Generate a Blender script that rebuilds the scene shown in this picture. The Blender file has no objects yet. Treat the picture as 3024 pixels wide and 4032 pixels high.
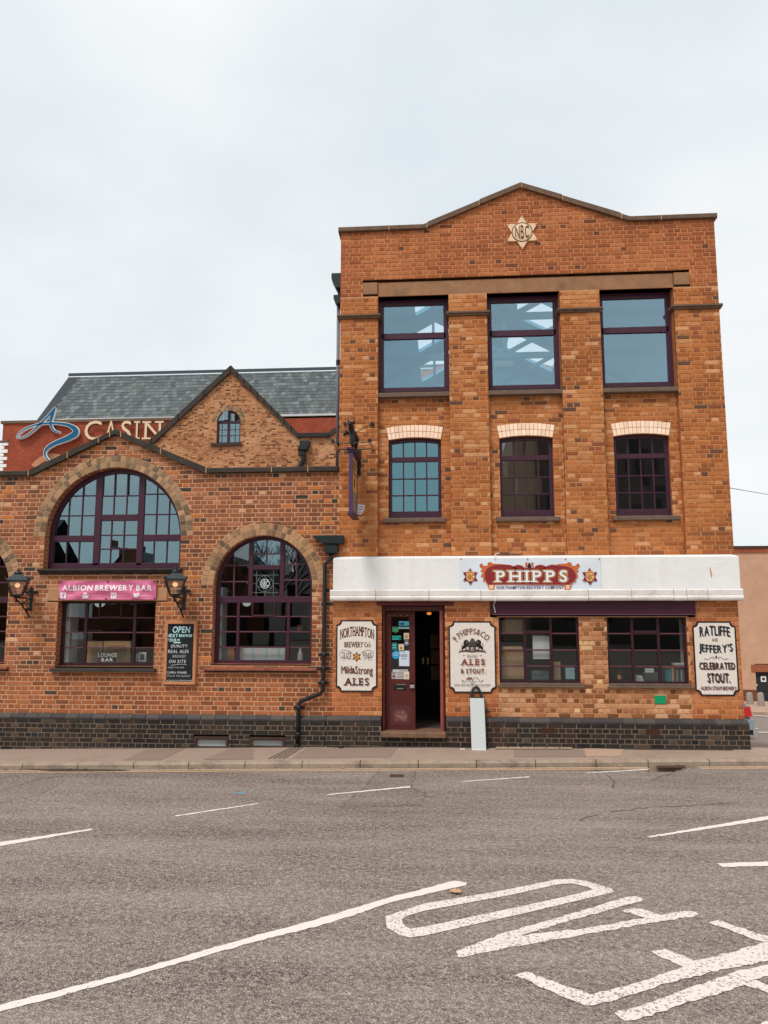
import bpy, bmesh, math, random
from mathutils import Vector, Matrix
random.seed(7)
scene = bpy.context.scene
COL = scene.collection
rad = math.radians

# ------------------------------------------------------------------ camera
F, CX, CY = 3028.0, 1512.0, 2016.0            # focal length and centre in photo pixels
CAM = Vector((0.0, -12.9, 2.11))
PITCH, YAW, ROLL = rad(7.577), rad(4.339), rad(-0.012)
fwd = Vector((-math.sin(YAW)*math.cos(PITCH), math.cos(YAW)*math.cos(PITCH), math.sin(PITCH)))
rgt = Vector((math.cos(YAW), math.sin(YAW), 0))
upv = rgt.cross(fwd)
rgt, upv = (math.cos(ROLL)*rgt + math.sin(ROLL)*upv), (math.cos(ROLL)*upv - math.sin(ROLL)*rgt)
cd = bpy.data.cameras.new('camera'); cam = bpy.data.objects.new('camera', cd); COL.objects.link(cam)
m = Matrix((rgt, upv, -fwd)).transposed().to_4x4(); m.translation = CAM
cam.matrix_world = m
cd.sensor_fit = 'VERTICAL'; cd.sensor_height = 36.0; cd.sensor_width = 27.0
cd.lens = F/4032*36.0
cd.clip_end = 1000; cd.clip_start = 0.05
scene.camera = cam

# ------------------------------------------------------------------ sky, sun, exposure
world = bpy.data.worlds.new('World'); scene.world = world; world.use_nodes = True
wn, wl = world.node_tree.nodes, world.node_tree.links
wn.clear()
wo = wn.new('ShaderNodeOutputWorld'); bg = wn.new('ShaderNodeBackground')
sky = wn.new('ShaderNodeTexSky'); sky.sky_type = 'NISHITA'; sky.sun_disc = False
SUN_EL, SUN_AZ = rad(58), rad(208)            # azimuth clockwise from +Y: behind the camera, to its left
sky.sun_elevation = SUN_EL; sky.sun_rotation = SUN_AZ
sky.dust_density = 3.0
tc = wn.new('ShaderNodeTexCoord')
mp = wn.new('ShaderNodeMapping'); mp.inputs['Scale'].default_value = (1.0, 1.0, 2.2)
nz = wn.new('ShaderNodeTexNoise'); nz.inputs['Scale'].default_value = 1.45; nz.inputs['Detail'].default_value = 5; nz.inputs['Roughness'].default_value = 0.5
cr = wn.new('ShaderNodeValToRGB')
cr.color_ramp.elements[0].position = 0.34; cr.color_ramp.elements[0].color = (6.35, 7.2, 7.75, 1)
cr.color_ramp.elements[1].position = 0.68; cr.color_ramp.elements[1].color = (9.0, 9.15, 9.2, 1)
mx = wn.new('ShaderNodeMixRGB'); mx.inputs[0].default_value = 0.93
wl.new(tc.outputs['Generated'], mp.inputs['Vector']); wl.new(mp.outputs[0], nz.inputs['Vector'])
wl.new(nz.outputs['Fac'], cr.inputs[0]); wl.new(sky.outputs[0], mx.inputs[1]); wl.new(cr.outputs[0], mx.inputs[2])
wl.new(mx.outputs[0], bg.inputs['Color']); bg.inputs['Strength'].default_value = 0.1
wl.new(bg.outputs[0], wo.inputs['Surface'])
sd = bpy.data.lights.new('sun', 'SUN'); sd.energy = 2.1; sd.angle = rad(15); sd.color = (1.0, 0.955, 0.9)
sun = bpy.data.objects.new('sun', sd); COL.objects.link(sun)
sdir = Vector((math.sin(SUN_AZ)*math.cos(SUN_EL), math.cos(SUN_AZ)*math.cos(SUN_EL), math.sin(SUN_EL)))
sun.rotation_euler = (-sdir).to_track_quat('-Z', 'Y').to_euler(); sun.location = (-8, -30, 40)
scene.view_settings.view_transform = 'Standard'; scene.view_settings.look = 'None'
scene.view_settings.exposure = 0.15; scene.view_settings.gamma = 1.0
scene.view_settings.use_curve_mapping = False
scene.render.engine = 'CYCLES'
scene.cycles.max_bounces = 8; scene.cycles.transparent_max_bounces = 12
scene.cycles.use_denoising = True

# ------------------------------------------------------------------ from measured photo points to planes of the place
def ray(px, py):
    return (px-CX)/F*rgt - (py-CY)/F*upv + fwd
def W(px, py, y=0.0):
    d = ray(px, py); t = (y-CAM.y)/d.y; p = CAM + d*t
    return p.x, p.z
REG = dict(A1=(1300,680), A2=(2100,680), A3=(1300,1100), A4=(2100,1100), A5=(1300,1620), A6=(2100,1620), A7=(1250,2150), A8=(2224,2150),
           B1=(0,1400), B2=(700,1400), B3=(0,1800), B4=(700,1950), B5=(0,2200), B6=(700,2300), B7=(1400,2350), B8=(2224,2400))
REG2 = dict(H=(1290,1630,2.82), C1=(1800,2180,1.6414), K1=(0,2750,1.659), K2=(1000,2750,1.659), K3=(2024,2750,1.659), R=(2850,2600,3.173),
            M1=(0,3250,1.508), M2=(1000,3300,1.580), M3=(1974,3200,0.9067), S1=(1300,2430,4.097), S2=(1760,2430,4.097), S3=(2730,2430,3.969),
            CB=(640,2430,4.705), D=(1500,2400,3.735), N=(1960,800,5.01), G6=(1850,2100,1.4131), LB=(380,2500,3.967), NW=(950,2230,5.289), PB=(220,2270,2.2667),
            AB=(1850,2700,3.808), LG=(0,1600,3.173))
def q(r, zx, zy):
    if r in REG:
        a = REG[r]; s = 2.07375
    else:
        a = REG2[r]; s = a[2]
    return a[0]+zx/s, a[1]+zy/s
def Q(r, zx, zy, y=0.0):
    return W(*q(r, zx, zy), y)
ROADZ = -0.09
FALL = [(-1e3,0.0),(0.6,0.0),(9.1,-1.2),(27.0,-2.9),(37.0,-3.32),(60.0,-3.5),(1e3,-3.5)]
def lerp_tab(t, v):
    for (a, fa), (b, fb) in zip(t, t[1:]):
        if v <= b:
            return fa + (fb-fa)*(v-a)/(b-a)
    return t[-1][1]
def groundz(x, y):
    return ROADZ + lerp_tab(FALL, y)
def G(px, py):
    d = ray(px, py)
    lo, hi = 0.5, 400.0
    for _ in range(60):
        mid = (lo+hi)/2; p = CAM + d*mid
        if p.z > groundz(p.x, p.y): lo = mid
        else: hi = mid
    p = CAM + d*lo
    return p.x, p.y, groundz(p.x, p.y)
def Gq(r, zx, zy):
    return G(*q(r, zx, zy))

# ------------------------------------------------------------------ colours and materials
def lin(r, g, b, k=1.0):
    def f(c):
        c /= 255.0
        return c/12.92 if c <= 0.04045 else ((c+0.055)/1.055)**2.4
    return (min(1, f(r)*k), min(1, f(g)*k), min(1, f(b)*k), 1.0)
MATS = {}
def mat(name, col, rough=0.8, metal=0.0, var=0.12, scale=6.0, bump=0.0, bscale=40.0, spec=0.3, emit=None, estr=0.0, attr=False, stain=0.0, staincol=None, sscale=0.8, streak=None):
    if name in MATS: return MATS[name]
    M = bpy.data.materials.new(name); M.use_nodes = True
    n, l = M.node_tree.nodes, M.node_tree.links
    b = n['Principled BSDF']
    b.inputs['Roughness'].default_value = rough; b.inputs['Metallic'].default_value = metal
    b.inputs['Specular IOR Level'].default_value = spec
    geo = n.new('ShaderNodeNewGeometry')
    if attr:
        a = n.new('ShaderNodeAttribute'); a.attribute_name = 'bcol'; src = a.outputs['Color']
    else:
        c = n.new('ShaderNodeRGB'); c.outputs[0].default_value = col; src = c.outputs[0]
    if var > 0:
        t = n.new('ShaderNodeTexNoise'); t.inputs['Scale'].default_value = scale; t.inputs['Detail'].default_value = 5; t.inputs['Roughness'].default_value = 0.65
        l.new(geo.outputs['Position'], t.inputs['Vector'])
        r = n.new('ShaderNodeMapRange'); r.inputs['From Min'].default_value = 0.25; r.inputs['From Max'].default_value = 0.75
        r.inputs['To Min'].default_value = 1-var; r.inputs['To Max'].default_value = 1+var
        l.new(t.outputs['Fac'], r.inputs['Value'])
        mu = n.new('ShaderNodeMixRGB'); mu.blend_type = 'MULTIPLY'; mu.inputs[0].default_value = 1
        l.new(src, mu.inputs[1]); l.new(r.outputs[0], mu.inputs[2]); src = mu.outputs[0]
    if stain > 0:
        t = n.new('ShaderNodeTexNoise'); t.inputs['Scale'].default_value = sscale; t.inputs['Detail'].default_value = 8; t.inputs['Roughness'].default_value = 0.7
        sm = n.new('ShaderNodeMapping'); sm.inputs['Scale'].default_value = streak or (1, 1, 1); l.new(geo.outputs['Position'], sm.inputs['Vector']); l.new(sm.outputs[0], t.inputs['Vector'])
        r = n.new('ShaderNodeMapRange'); r.inputs['From Min'].default_value = 0.5; r.inputs['From Max'].default_value = 0.72
        r.inputs['To Min'].default_value = 0; r.inputs['To Max'].default_value = stain
        l.new(t.outputs['Fac'], r.inputs['Value'])
        mu = n.new('ShaderNodeMixRGB'); l.new(r.outputs[0], mu.inputs[0]); l.new(src, mu.inputs[1]); mu.inputs[2].default_value = staincol or (0.03,0.025,0.02,1)
        src = mu.outputs[0]
    l.new(src, b.inputs['Base Color'])
    if bump > 0:
        t = n.new('ShaderNodeTexNoise'); t.inputs['Scale'].default_value = bscale; t.inputs['Detail'].default_value = 4
        l.new(geo.outputs['Position'], t.inputs['Vector'])
        bp = n.new('ShaderNodeBump'); bp.inputs['Strength'].default_value = bump; bp.inputs['Distance'].default_value = 0.01
        l.new(t.outputs['Fac'], bp.inputs['Height']); l.new(bp.outputs[0], b.inputs['Normal'])
    if emit:
        b.inputs['Emission Color'].default_value = emit; b.inputs['Emission Strength'].default_value = estr
    MATS[name] = M
    return M
def glass(name, refl, gcol, tcol, rough=0.0):
    M = bpy.data.materials.new(name); M.use_nodes = True
    n, l = M.node_tree.nodes, M.node_tree.links
    n.clear()
    o = n.new('ShaderNodeOutputMaterial'); mxs = n.new('ShaderNodeMixShader'); mxs.inputs[0].default_value = refl
    t = n.new('ShaderNodeBsdfTransparent'); t.inputs[0].default_value = tcol
    g = n.new('ShaderNodeBsdfGlossy'); g.inputs['Color'].default_value = gcol; g.inputs['Roughness'].default_value = rough
    l.new(t.outputs[0], mxs.inputs[1]); l.new(g.outputs[0], mxs.inputs[2]); l.new(mxs.outputs[0], o.inputs['Surface'])
    return M
def brick_tex(name, c1, c2, cm, scale=1.0, bw=0.225, rh=0.076):
    M = bpy.data.materials.new(name); M.use_nodes = True
    n, l = M.node_tree.nodes, M.node_tree.links
    b = n['Principled BSDF']; b.inputs['Roughness'].default_value = 0.9; b.inputs['Specular IOR Level'].default_value = 0.2
    geo = n.new('ShaderNodeNewGeometry'); sp = n.new('ShaderNodeSeparateXYZ'); cb = n.new('ShaderNodeCombineXYZ'); ad = n.new('ShaderNodeMath')
    l.new(geo.outputs['Position'], sp.inputs[0]); l.new(sp.outputs['X'], ad.inputs[0]); l.new(sp.outputs['Y'], ad.inputs[1])
    l.new(ad.outputs[0], cb.inputs['X']); l.new(sp.outputs['Z'], cb.inputs['Y'])
    t = n.new('ShaderNodeTexBrick'); t.inputs['Scale'].default_value = scale; t.inputs['Brick Width'].default_value = bw; t.inputs['Row Height'].default_value = rh
    t.inputs['Mortar Size'].default_value = 0.006; t.inputs['Color1'].default_value = c1; t.inputs['Color2'].default_value = c2; t.inputs['Mortar'].default_value = cm
    l.new(cb.outputs[0], t.inputs['Vector'])
    nz = n.new('ShaderNodeTexNoise'); nz.inputs['Scale'].default_value = 0.7; nz.inputs['Detail'].default_value = 8
    l.new(geo.outputs['Position'], nz.inputs['Vector'])
    r = n.new('ShaderNodeMapRange'); r.inputs['From Min'].default_value = 0.3; r.inputs['From Max'].default_value = 0.7; r.inputs['To Min'].default_value = 0.8; r.inputs['To Max'].default_value = 1.15
    l.new(nz.outputs['Fac'], r.inputs['Value'])
    mu = n.new('ShaderNodeMixRGB'); mu.blend_type = 'MULTIPLY'; mu.inputs[0].default_value = 1
    l.new(t.outputs['Color'], mu.inputs[1]); l.new(r.outputs[0], mu.inputs[2]); l.new(mu.outputs[0], b.inputs['Base Color'])
    bp = n.new('ShaderNodeBump'); bp.inputs['Strength'].default_value = 0.6; bp.inputs['Distance'].default_value = 0.006; bp.invert = True
    l.new(t.outputs['Fac'], bp.inputs['Height']); l.new(bp.outputs[0], b.inputs['Normal'])
    return M

# ------------------------------------------------------------------ object helpers
WO = {}
def tag(o, label=None, cat=None, group=None, kind=None):
    if label: o['label'] = label
    if cat: o['category'] = cat
    if group: o['group'] = group
    if kind: o['kind'] = kind
    return o
def thing(name, label, cat, loc, group=None, kind=None):
    o = bpy.data.objects.new(name, None); o.empty_display_size = 0.2
    o.location = loc; COL.objects.link(o); WO[o] = Vector(loc)
    return tag(o, label, cat, group, kind)
def link(name, me, parent=None, loc=None):
    o = bpy.data.objects.new(name, me); COL.objects.link(o)
    base = WO.get(parent, Vector((0,0,0))) if parent else Vector((0,0,0))
    if parent: o.parent = parent
    if loc is not None: o.location = Vector(loc) - base
    WO[o] = base if loc is None else Vector(loc)
    return o
class Geo:
    """collects polygons in world coordinates; build() links them as one mesh object"""
    def __init__(s): s.v = []; s.f = []; s.m = []; s.c = []; s.mi = 0; s.col = None
    def add(s, vs, fs):
        o = len(s.v); s.v += [tuple(v) for v in vs]; s.f += [tuple(i+o for i in f) for f in fs]; s.m += [s.mi]*len(fs)
        if s.col is not None: s.c += [s.col]*len(vs)
    def box(s, x0, x1, y0, y1, z0, z1):
        x0, x1 = min(x0,x1), max(x0,x1); y0, y1 = min(y0,y1), max(y0,y1); z0, z1 = min(z0,z1), max(z0,z1)
        s.add([(x0,y0,z0),(x1,y0,z0),(x1,y1,z0),(x0,y1,z0),(x0,y0,z1),(x1,y0,z1),(x1,y1,z1),(x0,y1,z1)],
              [(0,3,2,1),(4,5,6,7),(0,1,5,4),(1,2,6,5),(2,3,7,6),(3,0,4,7)]); return s
    def bbox(s, x0, x1, y0, y1, z0, z1, c=0.006):
        """box with a chamfered front (the side towards the camera)"""
        s.prism([(x0,z0),(x1,z0),(x1,z1),(x0,z1)], y0, y1, c); return s
    def refine(s, mx=.05):
        V = [tuple(v) for v in s.v]; out = []
        st = []
        for f in s.f:
            for k in range(1, len(f)-1): st.append((V[f[0]], V[f[k]], V[f[k+1]]))
        d2 = lambda a, b: sum((a[i]-b[i])**2 for i in range(3))
        mid = lambda a, b: tuple((a[i]+b[i])/2 for i in range(3))
        while st:
            a, b, c = st.pop(); L = [d2(a,b), d2(b,c), d2(c,a)]; k = L.index(max(L))
            if L[k] < mx*mx: out.append((a,b,c)); continue
            if k == 0: m_ = mid(a,b); st += [(a,m_,c),(m_,b,c)]
            elif k == 1: m_ = mid(b,c); st += [(a,b,m_),(a,m_,c)]
            else: m_ = mid(c,a); st += [(a,b,m_),(m_,b,c)]
        s.v = [v for t in out for v in t]; s.f = [(3*i,3*i+1,3*i+2) for i in range(len(out))]; s.m = [0]*len(out); return s
    def quad(s, a, b, c, d): s.add([a,b,c,d], [(0,1,2,3)]); return s
    def prism(s, poly, y0, y1, c=0.0, back=True):
        """poly in (x, z), front at y0, back at y1; chamfer c on the front edge"""
        n = len(poly)
        if area2(poly) < 0: poly = poly[::-1]
        cx = sum(p[0] for p in poly)/n; cz = sum(p[1] for p in poly)/n
        vs = []; fs = []
        if c > 0:
            def ins(p):
                dx = p[0]-cx; dz = p[1]-cz
                return (p[0]-math.copysign(min(c, abs(dx)*0.45), dx), p[1]-math.copysign(min(c, abs(dz)*0.45), dz))
            rings = [([ins(p) for p in poly], y0), (poly, y0+c), (poly, y1)]
        else:
            rings = [(poly, y0), (poly, y1)]
        for pl, y in rings: vs += [(p[0], y, p[1]) for p in pl]
        fs.append(tuple(range(n)))
        for k in range(len(rings)-1):
            for i in range(n):
                j = (i+1) % n
                fs.append((k*n+i, (k+1)*n+i, (k+1)*n+j, k*n+j))
        if back: fs.append(tuple(reversed(range((len(rings)-1)*n, len(rings)*n))))
        s.add(vs, fs); return s
    def flat(s, poly, y):
        if area2(poly) < 0: poly = poly[::-1]
        s.add([(p[0], y, p[1]) for p in poly], [tuple(range(len(poly)))]); return s
    def tube(s, pts, r, n=10, cap=True):
        pts = [Vector(p) for p in pts]; rs = r if isinstance(r, (list,tuple)) else [r]*len(pts)
        vs = []; up = None
        for i, p in enumerate(pts):
            d = (pts[min(i+1,len(pts)-1)] - pts[max(i-1,0)]).normalized()
            if up is None: up = Vector((0,0,1)) if abs(d.z) < 0.9 else Vector((1,0,0))
            a = d.cross(up).normalized(); b = a.cross(d).normalized(); up = b
            for k in range(n):
                t = 2*math.pi*k/n; vs.append(p + (a*math.cos(t) + b*math.sin(t))*rs[i])
        fs = []
        for i in range(len(pts)-1):
            for k in range(n): fs.append((i*n+k, i*n+(k+1)%n, (i+1)*n+(k+1)%n, (i+1)*n+k))
        if cap: fs.append(tuple(range(n))); fs.append(tuple(range((len(pts)-1)*n, len(pts)*n)))
        s.add(vs, fs); return s
    def lathe(s, c, prof, n=14, axis='z'):
        vs = []; fs = []
        for r, h in prof:
            for k in range(n):
                t = 2*math.pi*k/n + math.pi/n
                if axis == 'z': vs.append((c[0]+r*math.cos(t), c[1]+r*math.sin(t), c[2]+h))
                elif axis == 'y': vs.append((c[0]+r*math.cos(t), c[1]+h, c[2]+r*math.sin(t)))
                else: vs.append((c[0]+h, c[1]+r*math.cos(t), c[2]+r*math.sin(t)))
        m = len(prof)
        for i in range(m-1):
            for k in range(n): fs.append((i*n+k, i*n+(k+1)%n, (i+1)*n+(k+1)%n, (i+1)*n+k))
        fs.append(tuple(range(n))); fs.append(tuple(range((m-1)*n, m*n)))
        s.add(vs, fs); return s
    def mesh(s, name, mats, smooth=False):
        me = bpy.data.meshes.new(name); me.from_pydata(s.v, [], s.f)
        for mm in (mats if isinstance(mats, (list,tuple)) else [mats]): me.materials.append(mm)
        if any(s.m): me.polygons.foreach_set('material_index', s.m)
        if s.c:
            at = me.color_attributes.new('bcol', 'FLOAT_COLOR', 'POINT'); at.data.foreach_set('color', [x for c in s.c for x in c])
        bm = bmesh.new(); bm.from_mesh(me); bmesh.ops.recalc_face_normals(bm, faces=bm.faces); bm.to_mesh(me); bm.free()
        if smooth: me.polygons.foreach_set('use_smooth', [True]*len(me.polygons))
        me.update(); return me
    def build(s, name, mats, parent=None, smooth=False, label=None, kind=None):
        base = WO.get(parent, Vector((0,0,0))) if parent else Vector((0,0,0))
        if base.length > 0: s.v = [(v[0]-base.x, v[1]-base.y, v[2]-base.z) for v in s.v]
        o = link(name, s.mesh(name, mats, smooth), parent)
        return tag(o, label=label, kind=kind)
def solo(name, label, cat, g, mats, loc, group=None, smooth=False, kind=None):
    """a thing that is one mesh"""
    g.v = [(v[0]-loc[0], v[1]-loc[1], v[2]-loc[2]) for v in g.v]
    o = link(name, g.mesh(name, mats, smooth), None, loc)
    return tag(o, label, cat, group, kind)
def area2(p):
    return sum(p[i][0]*p[(i+1)%len(p)][1] - p[(i+1)%len(p)][0]*p[i][1] for i in range(len(p)))
def clip_half(poly, a, b):
    """keep the part of poly to the left of the line a -> b"""
    out = []
    def sd_(p): return (b[0]-a[0])*(p[1]-a[1]) - (b[1]-a[1])*(p[0]-a[0])
    for i in range(len(poly)):
        p, r = poly[i], poly[(i+1) % len(poly)]; sp, sr = sd_(p), sd_(r)
        if sp >= 0: out.append(p)
        if sp*sr < 0:
            t = sp/(sp-sr); out.append((p[0]+(r[0]-p[0])*t, p[1]+(r[1]-p[1])*t))
    return out
def clip_convex(poly, cv):
    if area2(cv) < 0: cv = cv[::-1]
    for i in range(len(cv)):
        if len(poly) < 3: return []
        poly = clip_half(poly, cv[i], cv[(i+1) % len(cv)])
    return poly if len(poly) >= 3 and abs(area2(poly)) > 1e-5 else []
def poly_z(line, x):
    for (a, za), (b, zb) in zip(line, line[1:]):
        if x <= b or (b, zb) == line[-1]:
            return za + (zb-za)*(x-a)/(b-a)
def strip(top, bot, xa, xb):
    """polygon between two polylines (x, z) over xa..xb"""
    xs = lambda L: [xa] + sorted(p[0] for p in L if xa+1e-4 < p[0] < xb-1e-4) + [xb]
    return [(x, poly_z(bot, x)) for x in xs(bot)] + [(x, poly_z(top, x)) for x in reversed(xs(top))]

# ------------------------------------------------------------------ brickwork: every brick is geometry
class Value:
    def __init__(s, seed):
        r = random.Random(seed); s.g = [[r.random() for _ in range(64)] for _ in range(64)]
    def __call__(s, x, z):
        i, j = math.floor(x), math.floor(z); u, v = x-i, z-j; u = u*u*(3-2*u); v = v*v*(3-2*v)
        g = lambda a, b: s.g[a % 64][b % 64]
        return (g(i,j)*(1-u)+g(i+1,j)*u)*(1-v) + (g(i,j+1)*(1-u)+g(i+1,j+1)*u)*v
VN = Value(3); VN2 = Value(11)
class Bricks:
    def __init__(s, parent, mortar_name='mortar'):
        s.parent = parent; s.list = []; s.mort = Geo(); s.bits = []; s.alb = (1, 1, 1)
    def wall(s, x0, x1, z0, z1, y, pal, holes=(), top=None, pitch=0.0762, joint=0.015, mcol=0, phase=0.0, L=0.2285, back=0.007, start=0, darkfn=None, bond='english'):
        """holes: ('r', x0, x1, z0, z1) or ('a', cx, cz, r, zbottom) a round-headed opening"""
        nrow = int(math.ceil((z1-z0)/pitch - 1e-6)); s.mort.mi = mcol
        for r in range(nrow):
            a = z0 + r*pitch; b = min(a+pitch, z1)
            if top and a > max(p[1] for p in top): break
            head = (r+start) % 2 == 1
            if bond == 'garden': head = (r+start) % 4 == 3
            spans = [(x0, x0, x1, x1)]                     # left edge at a and b, right edge at a and b
            for h in holes:
                if h[0] == 'r':
                    if h[4] <= a+0.02 or h[3] >= b-0.02: continue
                    cut = (h[1], h[1], h[2], h[2])
                else:
                    _, cx, cz, rr, zb = h
                    if zb >= b-0.02 or a >= cz+rr: continue
                    half = lambda z: rr if z <= cz else (math.sqrt(max(0.0, rr*rr-(z-cz)**2)) if z < cz+rr else 0.0)
                    wa, wb = half(a), half(b)
                    cut = (cx-wa, cx-wb, cx+wa, cx+wb)
                new = []
                for (la, lb, ra, rb) in spans:
                    if cut[2] <= min(la, lb) or cut[0] >= max(ra, rb): new.append((la,lb,ra,rb)); continue
                    if cut[0] > la or cut[1] > lb: new.append((la, lb, min(ra,cut[0]), min(rb,cut[1])))
                    if cut[2] < ra or cut[3] < rb: new.append((max(la,cut[2]), max(lb,cut[3]), ra, rb))
                spans = new
            for (la, lb, ra, rb) in spans:
                cuts = [None]+[p[0] for p in top if min(la,lb) < p[0] < max(ra,rb)]+[None] if top else [None, None]
                for c0, c1 in zip(cuts, cuts[1:]):
                    mp_ = [(la if c0 is None else c0,a),(ra if c1 is None else c1,a),(rb if c1 is None else c1,b),(lb if c0 is None else c0,b)]
                    if top: mp_ = s.under(mp_, top, 0.0)
                    if len(mp_) >= 3: s.mort.add([(p[0], y+back, p[1]) for p in mp_], [tuple(range(len(mp_)))])
            step = L*0.5 if head else L
            off = phase + (0.25*L if head else (0 if bond == 'english' else (r % 2)*0.5*L)) + random.uniform(-0.012, 0.012)
            k = math.floor((x0-off)/step); x = off + k*step
            ja = joint/2; jb = joint/2
            while x < x1:
                xe = x+step
                jit = random.uniform(-0.002, 0.002)
                for (la, lb, ra, rb) in spans:
                    ba0, ba1 = max(x+ja+jit, la+0.001), min(xe-ja+jit, ra-0.001)
                    bb0, bb1 = max(x+ja+jit, lb+0.001), min(xe-ja+jit, rb-0.001)
                    if ba1-ba0 < 0.02 and bb1-bb0 < 0.02: continue
                    ba1 = max(ba1, ba0+0.001); bb1 = max(bb1, bb0+0.001)
                    zz0, zz1 = a+ja+random.uniform(-.0012,.0012), b-jb+random.uniform(-.0012,.0012)
                    if zz1-zz0 < 0.012: continue
                    pl = [(ba0,zz0),(ba1,zz0),(bb1,zz1),(bb0,zz1)]
                    rect = abs(ba0-bb0) < 1e-6 and abs(ba1-bb1) < 1e-6
                    if top:
                        p2 = s.under(pl, top, 0.004)
                        if len(p2) < 3 or abs(area2(p2)) < 0.0006: continue
                        rect = rect and len(p2) == 4 and max(abs(p2[i][1]-pl[i][1]) for i in range(4)) < 1e-6
                        pl = p2
                    s.put(pl, y, pal, rect)
                x = xe
    @staticmethod
    def under(pl, top, e):
        x0 = min(p[0] for p in pl); x1 = max(p[0] for p in pl)
        for p, r in zip(top, top[1:]):
            if r[0] <= x0+1e-6 or p[0] >= x1-1e-6: continue
            if len(pl) < 3: return []
            pl = clip_half(pl, (r[0], r[1]-e), (p[0], p[1]-e))
        return pl
    def put(s, pl, y, pal, rect=True, kind='brick'):
        cx = sum(p[0] for p in pl)/len(pl); cz = sum(p[1] for p in pl)/len(pl)
        n = 0.6*VN(cx*1.3+7, cz*2.1) + 0.4*VN2(cx*4, cz*7)
        t = min(0.999, max(0, n + random.gauss(0, 0.17)))
        base, special = pal
        i = int(t*len(base)); rgb = base[i]
        for (pr, c) in special:
            if random.random() < pr*(0.35+1.5*VN2(cx*1.1+3, cz*1.7)): rgb = random.choice(c); i = 100 + c.index(rgb)
        s.list.append((pl, y + random.uniform(-.0018, .0022), rgb, rect, id(pal), i, kind))
    def finish(s, mortars, bmat, name='brick', limit=300, rest='brickwork'):
        s.mort.build('mortar', mortars, s.parent)
        def size(e):
            pl = e[0]; cx = sum(p[0] for p in pl)/len(pl); cz = sum(p[1] for p in pl)/len(pl)
            d = (Vector((cx, e[1], cz))-CAM)
            vis = abs(d.dot(rgt)/d.dot(fwd)) < CX/F and d.dot(upv)/d.dot(fwd) < CY/F
            return (abs(area2(pl))/d.length_squared if vis and not s.hidden(cx, cz) else 0) if e[3] else 0
        order = sorted(range(len(s.list)), key=lambda k: -size(s.list[k]))
        single = set(order[:limit]); protos = {}
        g = Geo()
        for k, (pl, y, rgb, rect, pid, i, kind) in enumerate(s.list):
            j = random.uniform(0.94, 1.07)
            col = lin(*rgb, 1.0); col = (col[0]*j*s.alb[0], col[1]*j*s.alb[1], col[2]*j*s.alb[2], 1)
            if k in single and rect:
                x0, z0 = pl[0]; x1, z1 = pl[2]
                w = 'h' if x1-x0 < 0.15 else 's'
                key = (pid, i, w, random.randrange(3))
                if key not in protos:
                    pg = Geo(); pg.col = col; W_ = 0.1 if w == 'h' else 0.217
                    pg.prism([(-W_/2,-.0325),(W_/2,-.0325),(W_/2,.0325),(-W_/2,.0325)], 0, 0.022, 0.004, back=False)
                    protos[key] = (pg.mesh('brick', bmat), W_)
                me, W_ = protos[key]
                o = link(name, me, s.parent, ((x0+x1)/2, y, (z0+z1)/2)); o.scale = ((x1-x0)/W_, 1, (z1-z0)/0.065)
            else:
                g.col = col; g.prism(pl, y, y+0.022, 0.004, back=False)
        if g.v: g.build(rest, bmat, s.parent, kind='stuff')
    def hidden(s, x, z): return any(b[0] < x < b[1] and b[2] < z < b[3] for b in s.bits)
ALB = 1.22
PAL = dict(
 fresh=([(150,80,52),(160,88,55),(168,94,58),(174,98,62),(182,106,68),(188,114,76)], [(0.014, [(118,66,50),(104,64,54)])]),
 mid=([(152,86,50),(166,94,54),(176,102,58),(184,110,64),(190,118,74),(200,134,92)], [(0.09, [(156,86,54),(138,80,54)]), (0.035, [(112,74,58),(100,70,60)]), (0.07, [(210,150,112)])]),
 ground=([(156,88,54),(170,96,60),(182,106,66),(190,114,74),(198,126,88)], [(0.06, [(146,80,52)]), (0.06, [(212,144,104)])]),
 buff=([(164,106,76),(182,124,92),(194,138,106),(202,148,116),(210,160,130),(174,114,84)], [(0.22, [(134,86,54),(120,76,50),(146,92,60)]), (0.07, [(220,176,138)])]),
 left=([(122,74,56),(136,80,58),(148,86,60),(158,92,64),(166,98,70),(176,108,80),(188,126,98)], [(0.06, [(116,72,58),(106,68,58)]), (0.035, [(78,62,58),(66,58,60)]), (0.06, [(198,116,66)]), (0.04, [(212,160,130)])]),
 low=([(136,78,54),(150,84,56),(162,92,60),(170,98,64),(178,106,72),(150,90,66)], [(0.08, [(134,76,52)]), (0.02, [(80,66,62)])]),
 blue=([(36,34,37),(42,39,42),(47,44,45),(52,48,48),(60,53,51)], [(0.08, [(86,70,60),(36,35,39)])]),
 gable=([(166,100,66),(182,116,80),(194,130,94),(204,142,106),(210,150,114),(214,158,124)], [(0.16, [(140,82,54),(122,74,50)]), (0.03,[(100,66,50)])]),
 arch=([(128,112,92),(148,126,100),(166,138,108),(178,148,116),(188,156,122),(196,162,128)], [(0.06, [(104,94,82)])]),
 arch2=([(150,124,98),(168,136,104),(184,148,112),(194,156,118),(202,162,124)], [(0.14, [(112,98,82),(126,108,88)])]),
 glaze=([(238,206,178),(242,212,186),(246,218,194)], []),
)
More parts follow.
